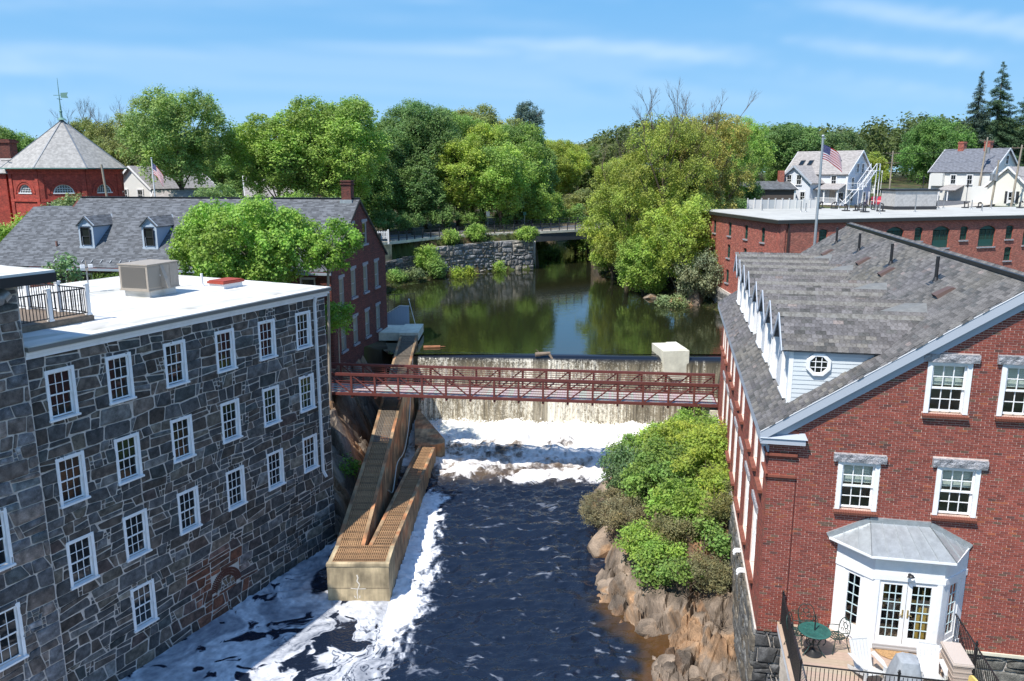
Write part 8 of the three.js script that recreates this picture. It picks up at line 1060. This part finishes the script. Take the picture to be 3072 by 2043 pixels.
{ // grey house with fire escape
  const o = thing('grey_house', 'pale grey clapboard house with front gable, porch and outside fire stair', 'house', [48.4, 13.4, -123.8], rad(-50));
  gabled(o, -5.2, 4.6, -3.5, 3.5, 4.9, 3.15, sideGrey, M.shingleHouse);
  // front wing with its gable to the viewer
  const ell = new THREE.Group(); { const zf = 7.0, x0 = -4.4, x1 = 0.9, xm = (x0 + x1) / 2, h = 3.7, r = 5.9, ov = 0.4, p = (r - h) / (x1 - xm), e = h - p * ov;
    mesh('wing_wall', merge([bb(x0, x1, 0, h, 3.4, zf), facet([[[x0, h, zf], [x1, h, zf], [xm, r, zf]]])]), sideGrey, o);
    mesh('wing_roof', slab([[x1 + ov, e, zf + ov], [x1 + ov, e, 3.0], [xm, r + 0.06, 1.6], [xm, r + 0.06, zf + ov]], 0.14), M.shingleHouse, o); mesh('wing_roof', slab([[x0 - ov, e, 3.0], [x0 - ov, e, zf + ov], [xm - 0.001, r + 0.06, zf + ov], [xm - 0.001, r + 0.06, 1.6]], 0.14), M.shingleHouse, o);
    mesh('rake_board', merge([bar([x0 - ov, e - 0.1, zf + ov], [xm, r - 0.05, zf + ov], 0.06, 0.24), bar([x1 + ov, e - 0.1, zf + ov], [xm, r - 0.05, zf + ov], 0.06, 0.24)]), M.trimGrey, o);
    for (const [x, y] of [[-3.4, 0.75], [-0.2, 0.75], [-2.55, 3.2], [-0.95, 3.2]]) houseWin(o, x, y, zf, 0); }
  // porch between wing and gable end
  mesh('porch_roof', merge([slab([[0.4, 2.55, 6.2], [4.9, 2.55, 6.2], [4.6, 3.35, 3.5], [0.4, 3.35, 3.5]], 0.12)]), M.shingleHouse, o); mesh('porch_floor', bb(0.4, 4.7, 0.3, 0.5, 3.5, 6.0), M.trimWhite, o);
  for (const x of [0.6, 2.5, 4.55]) mesh('porch_post', bb(x - 0.09, x + 0.09, -0.4, 2.5, 5.75, 5.93), M.trimWhite, o); mesh('porch_rail', merge([bar([0.6, 1.3, 5.84], [2.5, 1.3, 5.84], 0.08), bar([2.5, 1.3, 5.84], [4.5, 1.3, 5.84], 0.08), ...Array.from({ length: 24 }, (_, k) => bb(0.65 + k * 0.16, 0.7 + k * 0.16, 0.5, 1.3, 5.82, 5.86))]), M.trimWhite, o); mesh('porch_steps', merge([bb(4.7, 5.0, 0, 0.4, 4.2, 5.4), bb(5.0, 5.35, -0.2, 0.2, 4.2, 5.4), bar([4.7, 1.25, 5.5], [5.9, 0.3, 5.5], 0.07)]), M.trimWhite, o); mesh('door', bb(2.1, 3.0, 0.5, 2.4, 3.5, 3.56), std({ color: rgb(0.5, 0.42, 0.35), roughness: 0.6 }), o);
  mesh('side_porch', merge([bb(-6.3, -4.95, 2.2, 2.35, 4.2, 7.0), bb(-6.25, -6.12, -0.3, 2.2, 6.8, 6.93), bb(-6.25, -6.12, -0.3, 2.2, 4.3, 4.43), bb(-6.25, -4.95, 0.85, 0.95, 6.85, 6.9)]), M.trimWhite, o);
  for (const [x, y] of [[2.6, 3.1], [3.9, 0.7]]) houseWin(o, x, y, 3.5, 0);
  for (const [z, y] of [[1.9, 0.7], [1.9, 2.9], [-1.9, 0.7], [-1.9, 2.9], [0.75, 4.9], [-0.75, 4.9]]) houseWin(o, 4.6, y, z, PI / 2, 0.7, 1.3);
  for (const x of [-3.6, -2.2, 2.2]) { const t = Math.atan2(3.15, 3.5), s = mesh('skylight', bx(0.75, 0.08, 1.1), M.darkMetal, o); s.position.set(x, 4.9 + 3.15 * 0.42 + 0.13, 3.5 * 0.58); s.rotation.x = t; mesh('pane', bx(0.6, 0.02, 0.92, 0, 0.045, 0), M.glass, s); }
  // fire stair on the gable end
  const fs = []; const A = [5.6, 2.5, 2.2], B = [5.6, 5.2, -1.4]; for (const dx of [0, 0.8]) { fs.push(bar([A[0] + dx, A[1], A[2]], [B[0] + dx, B[1], B[2]], 0.08, 0.16), bar([A[0] + dx, A[1] + 1, A[2]], [B[0] + dx, B[1] + 1, B[2]], 0.06)); for (let k = 0; k <= 5; k++) { const t = k / 5; fs.push(bar([A[0] + dx, lerp(A[1], B[1], t), lerp(A[2], B[2], t)], [A[0] + dx, lerp(A[1], B[1], t) + 1, lerp(A[2], B[2], t)], 0.05)); } } for (let k = 0; k < 14; k++) { const t = k / 13; fs.push(bx(0.8, 0.04, 0.22, A[0] + 0.4, lerp(A[1], B[1], t), lerp(A[2], B[2], t))); }
  fs.push(bb(4.62, 6.5, 2.42, 2.5, 2.1, 3.4), bb(4.62, 6.5, 5.15, 5.23, -2.6, -1.4), ...[[6.4, 3.3], [6.4, 2.2], [4.75, 3.3]].map(([x, z]) => bb(x - 0.04, x + 0.04, 0, 3.5, z - 0.04, z + 0.04)), bar([4.7, 3.4, 3.35], [6.45, 3.4, 3.35], 0.05), ...[[6.4, -2.5], [6.4, -1.5]].map(([x, z]) => bb(x - 0.05, x + 0.05, 0, 6.2, z - 0.05, z + 0.05)), bar([6.45, 6.2, -2.5], [6.45, 6.2, -1.5], 0.05)); const C = [5.6, 0, 3.6]; fs.push(bar([5.6, 2.45, 3.3], [4.9, 0.1, 6.0], 0.07), bar([6.3, 2.45, 3.3], [5.6, 0.1, 6.0], 0.07));
  mesh('fire_stair', merge(fs), M.trimWhite, o);
  mesh('eave_pipe', merge([bar([-4.2, 6.0, 3.9], [-4.2, 5.9, 4.0], 0.05), rod([4.75, 0, 3.6], [4.75, 4.8, 3.6], 0.06)]), M.white, o);
}
{ const o = thing('white_fence', 'white board fence in front of the grey house', 'fence', [30.2, 13.15, -103.5], rad(2)); for (let k = 0; k < 10; k++) { const b = mesh('panel', cached('wfen', () => bx(0.86, 1.75, 0.05, 0.43, 0.9, 0)), k === 3 || k === 2 ? cached('wfg', () => std({ color: rgb(0.5, 0.54, 0.57), roughness: 0.6 })) : M.white, o); b.position.x = k * 0.9; } for (let k = 0; k <= 10; k++) mesh('post', cached('wfpst', () => merge([bx(0.13, 1.95, 0.13, 0, 0.95, 0), bx(0.18, 0.06, 0.18, 0, 1.94, 0)])), M.white, o).position.set(k * 0.9 - 0.02, 0, 0.03); }
{ // white house at the right
  const o = thing('white_house', 'white clapboard house with grey roofs and brick chimneys at the right edge', 'house', [74.6, 13.0, -131], rad(-58));
  gabled(o, -5, 4.6, -4.0, 4.0, 5.6, 3.4, sideWhite, std({ map: shingleTex([0.42, 0.43, 0.46], 0.2, 19), roughness: 0.95 })); for (const [x, z] of [[-2.6, 0], [1.6, 0.1]]) mesh('chimney', merge([bb(x - 0.45, x + 0.45, 8.4, 10.2, z - 0.45, z + 0.45), bb(x - 0.52, x + 0.52, 9.9, 10.05, z - 0.52, z + 0.52)]), M.brickMill, o);
  for (const [z, y] of [[1.8, 3.6], [-1.8, 3.6], [1.8, 0.9], [-1.8, 0.9], [0, 6.6]]) houseWin(o, 4.6, y, z, PI / 2, 0.8, 1.3); for (const [x, y] of [[-3.6, 3.5], [-1.2, 3.5], [-3.6, 0.9], [1.4, 3.5]]) houseWin(o, x, y, 4.0, 0, 0.8, 1.4); mesh('bay', merge([bb(-4.6, -2.6, 3.2, 5.2, 4.0, 4.7)]), sideWhite, o);
  // front wing
  mesh('link_block', merge([bb(4.62, 8.5, 0, 3.3, 0.5, 9.0)]), sideWhite, o); const zf = 11.5, x0 = 8.2, x1 = 13.6, xm = 10.9, h = 3.6, r = 6.1; mesh('wing_wall', merge([bb(x0, x1, 0, h, 4.02, zf), facet([[[x0, h, zf], [x1, h, zf], [xm, r, zf]]])]), M.lapFar(rgb(0.72, 0.70, 0.62)), o); mesh('wing_roof', slab([[x1 + 0.4, h - 0.3, zf + 0.4], [x1 + 0.4, h - 0.3, 3.5], [xm, r + 0.06, 3.5], [xm, r + 0.06, zf + 0.4]], 0.14), M.shingleHouse, o); mesh('wing_roof', slab([[x0 - 0.4, h - 0.3, 3.5], [x0 - 0.4, h - 0.3, zf + 0.4], [xm - 0.001, r + 0.06, zf + 0.4], [xm - 0.001, r + 0.06, 3.5]], 0.14), M.shingleHouse, o); mesh('rake_board', merge([bar([x0 - 0.4, h - 0.35, zf + 0.4], [xm, r, zf + 0.4], 0.06, 0.24), bar([x1 + 0.4, h - 0.35, zf + 0.4], [xm, r, zf + 0.4], 0.06, 0.24)]), M.trimWhite, o); houseWin(o, 11.7, 1.1, zf, 0, 0.9, 1.5); for (const x of [10.75, 12.28]) mesh('shutter', bb(x, x + 0.37, 1.05, 2.7, zf, zf + 0.06), M.darkMetal, o); mesh('chimney', bb(12.8, 13.4, 3.5, 7.4, 7, 7.6), M.brickMill, o); mesh('window_unit', bb(11.45, 12.0, 1.1, 1.5, zf + 0.05, zf + 0.4), M.white, o);
  mesh('porch', merge([slab([[-2.2, 2.6, 6.6], [0.7, 2.6, 6.6], [0.7, 3.4, 4.02], [-2.2, 3.4, 4.02]], 0.12)]), M.shingleHouse, o); mesh('porch_post', merge([bb(-2.1, -1.95, 0, 2.6, 6.3, 6.45), bb(-0.6, -0.45, 0, 2.6, 6.3, 6.45)]), M.trimWhite, o);
}
{ // white house behind the office, at the left
  const o = thing('small_white_house', 'small white gabled house beside the octagonal building', 'house', [-45.6, 9.7, -103.5], rad(66)); gabled(o, -3.4, 7.0, -3.1, 3.1, 6.9, 2.5, sideWhite, M.shingleHouse); for (const [z, y] of [[-1.3, 5.3], [1.3, 5.3], [-1.5, 2.2], [1.5, 2.2]]) houseWin(o, -3.4, y, z, -PI / 2, 0.8, 1.25); for (const x of [0, 3]) houseWin(o, x, 3.4, 3.1, 0, 0.8, 1.3); mesh('chimney', bb(-0.4, 0.3, 8.6, 10.2, -0.35, 0.35), M.hvac, o);
  const q = thing('garage', 'low grey roofed garage behind the brick office ridge', 'garage', [-37.6, 9.95, -94], rad(12)); gabled(q, -3.4, 3.4, -2.4, 2.4, 5.1, 1.25, M.lapFar(rgb(0.4, 0.44, 0.48)), M.shingleHouse); mesh('garage_door', bb(-1.3, 1.3, 0, 2.3, 2.4, 2.46), M.white, q);
  const c = thing('pale_cottage', 'pale roofed cottage between the tall airy tree and the broad pair', 'house', [-34.5, 9.6, -118], rad(20)); gabled(c, -4, 4, -3, 3, 5.6, 2.6, sideWhite, M.shingleHouse); houseWin(c, 0, 3, 3, 0);
  const d = thing('dark_roofed_house', 'low dark roofed house with a red chimney behind the right bank trees', 'house', [36.6, 13.0, -121], rad(5)); gabled(d, -4.5, 4.5, -3, 3, 3.0, 1.0, std({ color: rgb(0.1, 0.08, 0.07), roughness: 0.9 }), M.shingleFar); mesh('chimney', bb(3.2, 3.9, 3.4, 5.6, -0.4, 0.4), M.brickMill, d);
  const f = thing('far_white_cottage', 'white cottage with a pale green roof beyond the fire stair', 'house', [71.0, 13.0, -168], rad(-20)); gabled(f, -3.5, 3.5, -3, 3, 3.6, 2.2, sideWhite, std({ color: rgb(0.35, 0.42, 0.36), roughness: 0.9 })); houseWin(f, -1.5, 1.4, 3, 0); houseWin(f, 1.5, 1.4, 3, 0);
}
{ // utility poles and wires
  const pole = (label, x, z, y0, top, arms, lean = 0) => { const o = thing('utility_pole', label, 'utility pole', [x, y0, z]); const H = top - y0; mesh('pole', rod([0, 0, 0], [lean, H, 0], 0.17, 0.11, 8), M.barkPale, o); for (const [y, w, a] of arms) { mesh('crossarm', merge([bx(w, 0.1, 0.12).rotateY(a).translate(lean, H - y, 0), ...[-0.45, -0.2, 0.2, 0.45].map(q => rod([Math.cos(a) * q * w + lean, H - y, -Math.sin(a) * q * w], [Math.cos(a) * q * w + lean, H - y + 0.22, -Math.sin(a) * q * w], 0.03))]), M.wood, o); } return o; };
  const p1 = pole('utility pole with two crossarms right of the grey house', 65.2, -140, 13, 21.9, [[0.4, 2.6, 0.1], [2.0, 2.6, 0.1]]); const p2 = pole('tall utility pole with transformer beside the evergreen columns', 72.4, -126, 13, 23.6, [[0.5, 2.6, 0.2]], 0.6), p3 = pole('tall utility pole with crossarm in front of the white house', 68.6, -111, 12.6, 22.0, [[0.4, 2.8, 0.0]], 0.5), p4 = pole('utility pole carrying transformer cans before the white house porch', 67.0, -113, 12.6, 20.0, [], 0.4), p5 = pole('utility pole rising behind the grey house roof', 46.5, -136, 13, 22.8, [[0.5, 2.2, 0.3]]), p6 = pole('slim grey pole leaning beside the small white house', -42.6, -86, 9.0, 19.2, [], -0.7);
  mesh('transformer', rod([0.9, 8.2, 0], [0.9, 9.1, 0], 0.26, 0.26, 10), M.greyMetal, p2); mesh('transformer', merge([rod([0.1, 4.6, 0.35], [0.1, 5.5, 0.35], 0.25, 0.25, 10), rod([-0.35, 4.6, 0.1], [-0.35, 5.5, 0.1], 0.25, 0.25, 10)]), M.greyMetal, p4);
  const wire = (label, a, b, sag) => tagged('power_line', label, 'wire', tube([a, a.map((v, i) => lerp(v, b[i], 0.25) - (i === 1 ? sag * 0.75 : 0)), a.map((v, i) => lerp(v, b[i], 0.5) - (i === 1 ? sag : 0)), a.map((v, i) => lerp(v, b[i], 0.75) - (i === 1 ? sag * 0.75 : 0)), b], 0.022, 24, 4), M.black, 'overhead wires');
  wire('upper wire between the pole right of the grey house and the transformer pole', [65.2, 21.7, -140], [73, 23.1, -126], 0.9); wire('wire from the grey house roof pole to the pole right of the house', [46.5, 22.4, -136], [65.2, 21.6, -140], 0.8); wire('lower wire crossing the street trees', [46.5, 20.6, -136], [65.2, 19.8, -140], 0.7); wire('wire between the two poles before the white house', [73, 23.1, -126], [69.1, 21.6, -111], 0.6); wire('long lower cable before the white house', [67.4, 18.6, -113], [86, 15.8, -108], 0.7); wire('upper cable before the white house', [69.1, 19.6, -111], [88, 17.4, -106], 0.7); wire('wire over the trees left of the grey house', [46.5, 21.8, -136], [20, 18.8, -118], 1.2); wire('lower wire over the trees left of the grey house', [46.5, 20.0, -136], [20, 17.0, -118], 1.2); wire('cable from the slim leaning pole past the octagonal building', [-43.2, 18.9, -86], [-60, 18.4, -99], 0.5);
  for (const [x, z, h, l] of [[59.8, -118, 4.4, 'black lamp post beside the red car'], [70.5, -155, 5.2, 'white flagless mast by the far street'], [68, -121, 3.2, 'short grey post before the evergreen columns']]) { const o = thing('lamp_post', l, 'post', [x, 13, z]); mesh('post', rod([0, 0, 0], [0, h, 0], 0.07, 0.05, 8), h > 5 ? M.white : h > 4 ? M.black : M.greyMetal, o); mesh('head', bx(0.16, 0.5, 0.16, 0, h + 0.2, 0), h > 5 ? M.white : M.black, o); }
}
{ const c = new THREE.CatmullRomCurve3([[48, 13.9, -106], [62, 13.9, -118], [74, 13.9, -140], [82, 13.9, -175], [84, 14.2, -240]].map(p => new THREE.Vector3(...p))); struct('street', ribbon(c, -3.6, 3.6, 0.02, 40), M.asphalt, 'grey street running away past the grey house', 'street'); struct('driveway', ribbon(c, 3.6, 7.0, 0.0, 40), M.pavement, 'pale verge beside the street', 'verge'); }
{ // red car half hidden by the roof box
  const o = thing('red_car', 'red car parked beyond the brick mill roof', 'car', [55.3, 13.2, -122], rad(62)); const red = new THREE.MeshPhysicalMaterial({ color: rgb(0.42, 0.015, 0.03), roughness: 0.35, clearcoat: 0.8 });
  const s = new THREE.Shape(); s.moveTo(-2.1, 0.3); s.lineTo(2.1, 0.3); s.quadraticCurveTo(2.2, 0.75, 2.0, 0.85); s.lineTo(1.0, 1.0); s.lineTo(0.35, 1.5); s.lineTo(-1.3, 1.55); s.lineTo(-2.0, 1.0); s.quadraticCurveTo(-2.2, 0.7, -2.1, 0.3); mesh('body', new THREE.ExtrudeGeometry(s, { depth: 1.6, bevelEnabled: true, bevelSize: 0.08, bevelThickness: 0.1, bevelSegments: 3 }).translate(0, 0, -0.8), red, o);
  const w = new THREE.Shape(); w.moveTo(0.85, 1.02); w.lineTo(0.3, 1.42); w.lineTo(-1.2, 1.46); w.lineTo(-1.75, 1.05); mesh('side_window', new THREE.ExtrudeGeometry(w, { depth: 1.84, bevelEnabled: false }).translate(0, 0, -0.92), M.glass, o); mesh('windscreen', facet([[[1.1, 1.0, 0.7], [1.1, 1.0, -0.7], [0.44, 1.5, -0.66], [0.44, 1.5, 0.66]], [[-2.11, 1.0, -0.7], [-2.11, 1.0, 0.7], [-1.43, 1.52, 0.66], [-1.43, 1.52, -0.66]]]), M.glass, o); for (const x of [-1.3, 1.3]) for (const z of [-0.78, 0.78]) mesh('wheel', rod([x, 0.32, z - 0.1], [x, 0.32, z + 0.1], 0.32, 0.32, 16), M.black, o); for (const z of [-0.6, 0.6]) mesh('headlight', bx(0.06, 0.14, 0.3, 2.17, 0.72, z), M.white, o); }
{ // far woods that close the horizon: one mass
  const R = rngOf(909), ms = [[], [], []], cs = [[], [], []]; for (let k = 0; k < 15000; k++) { const a = lerp(-1.15, 1.15, R()), d = lerp(215, 330, R()), x = Math.sin(a) * d, z = -Math.cos(a) * d; const q = fbm(x * 0.03, z * 0.03, 3, 4), y = landAt(x, z), h = (9 + 9 * q) * Math.sqrt(R()), s = 2.2 + 2.2 * R(), v = Math.floor(R() * 3); ms[v].push(new THREE.Matrix4().compose(new THREE.Vector3(x, y + h, z), new THREE.Quaternion().setFromEuler(new THREE.Euler(R(), R() * 6, R())), new THREE.Vector3(s, s, s))); const t = 0.7 + 0.6 * R(), o = fbm(x * 0.05, z * 0.05, 2, 9); cs[v].push(rgb(lerp(0.08, 0.15, o) * t, lerp(0.15, 0.18, o) * t, 0.04 * t)); }
  const o = new THREE.Group(); o.name = numbered('far_woods'); o.userData = { kind: 'stuff', label: 'distant mixed woods closing the horizon', category: 'woods' }; scene.add(o); for (let v = 0; v < 3; v++) instanced('foliage', clump('far', v), leafMat, ms[v], cs[v], o, 'stuff'); }
renderer.render(scene, camera);
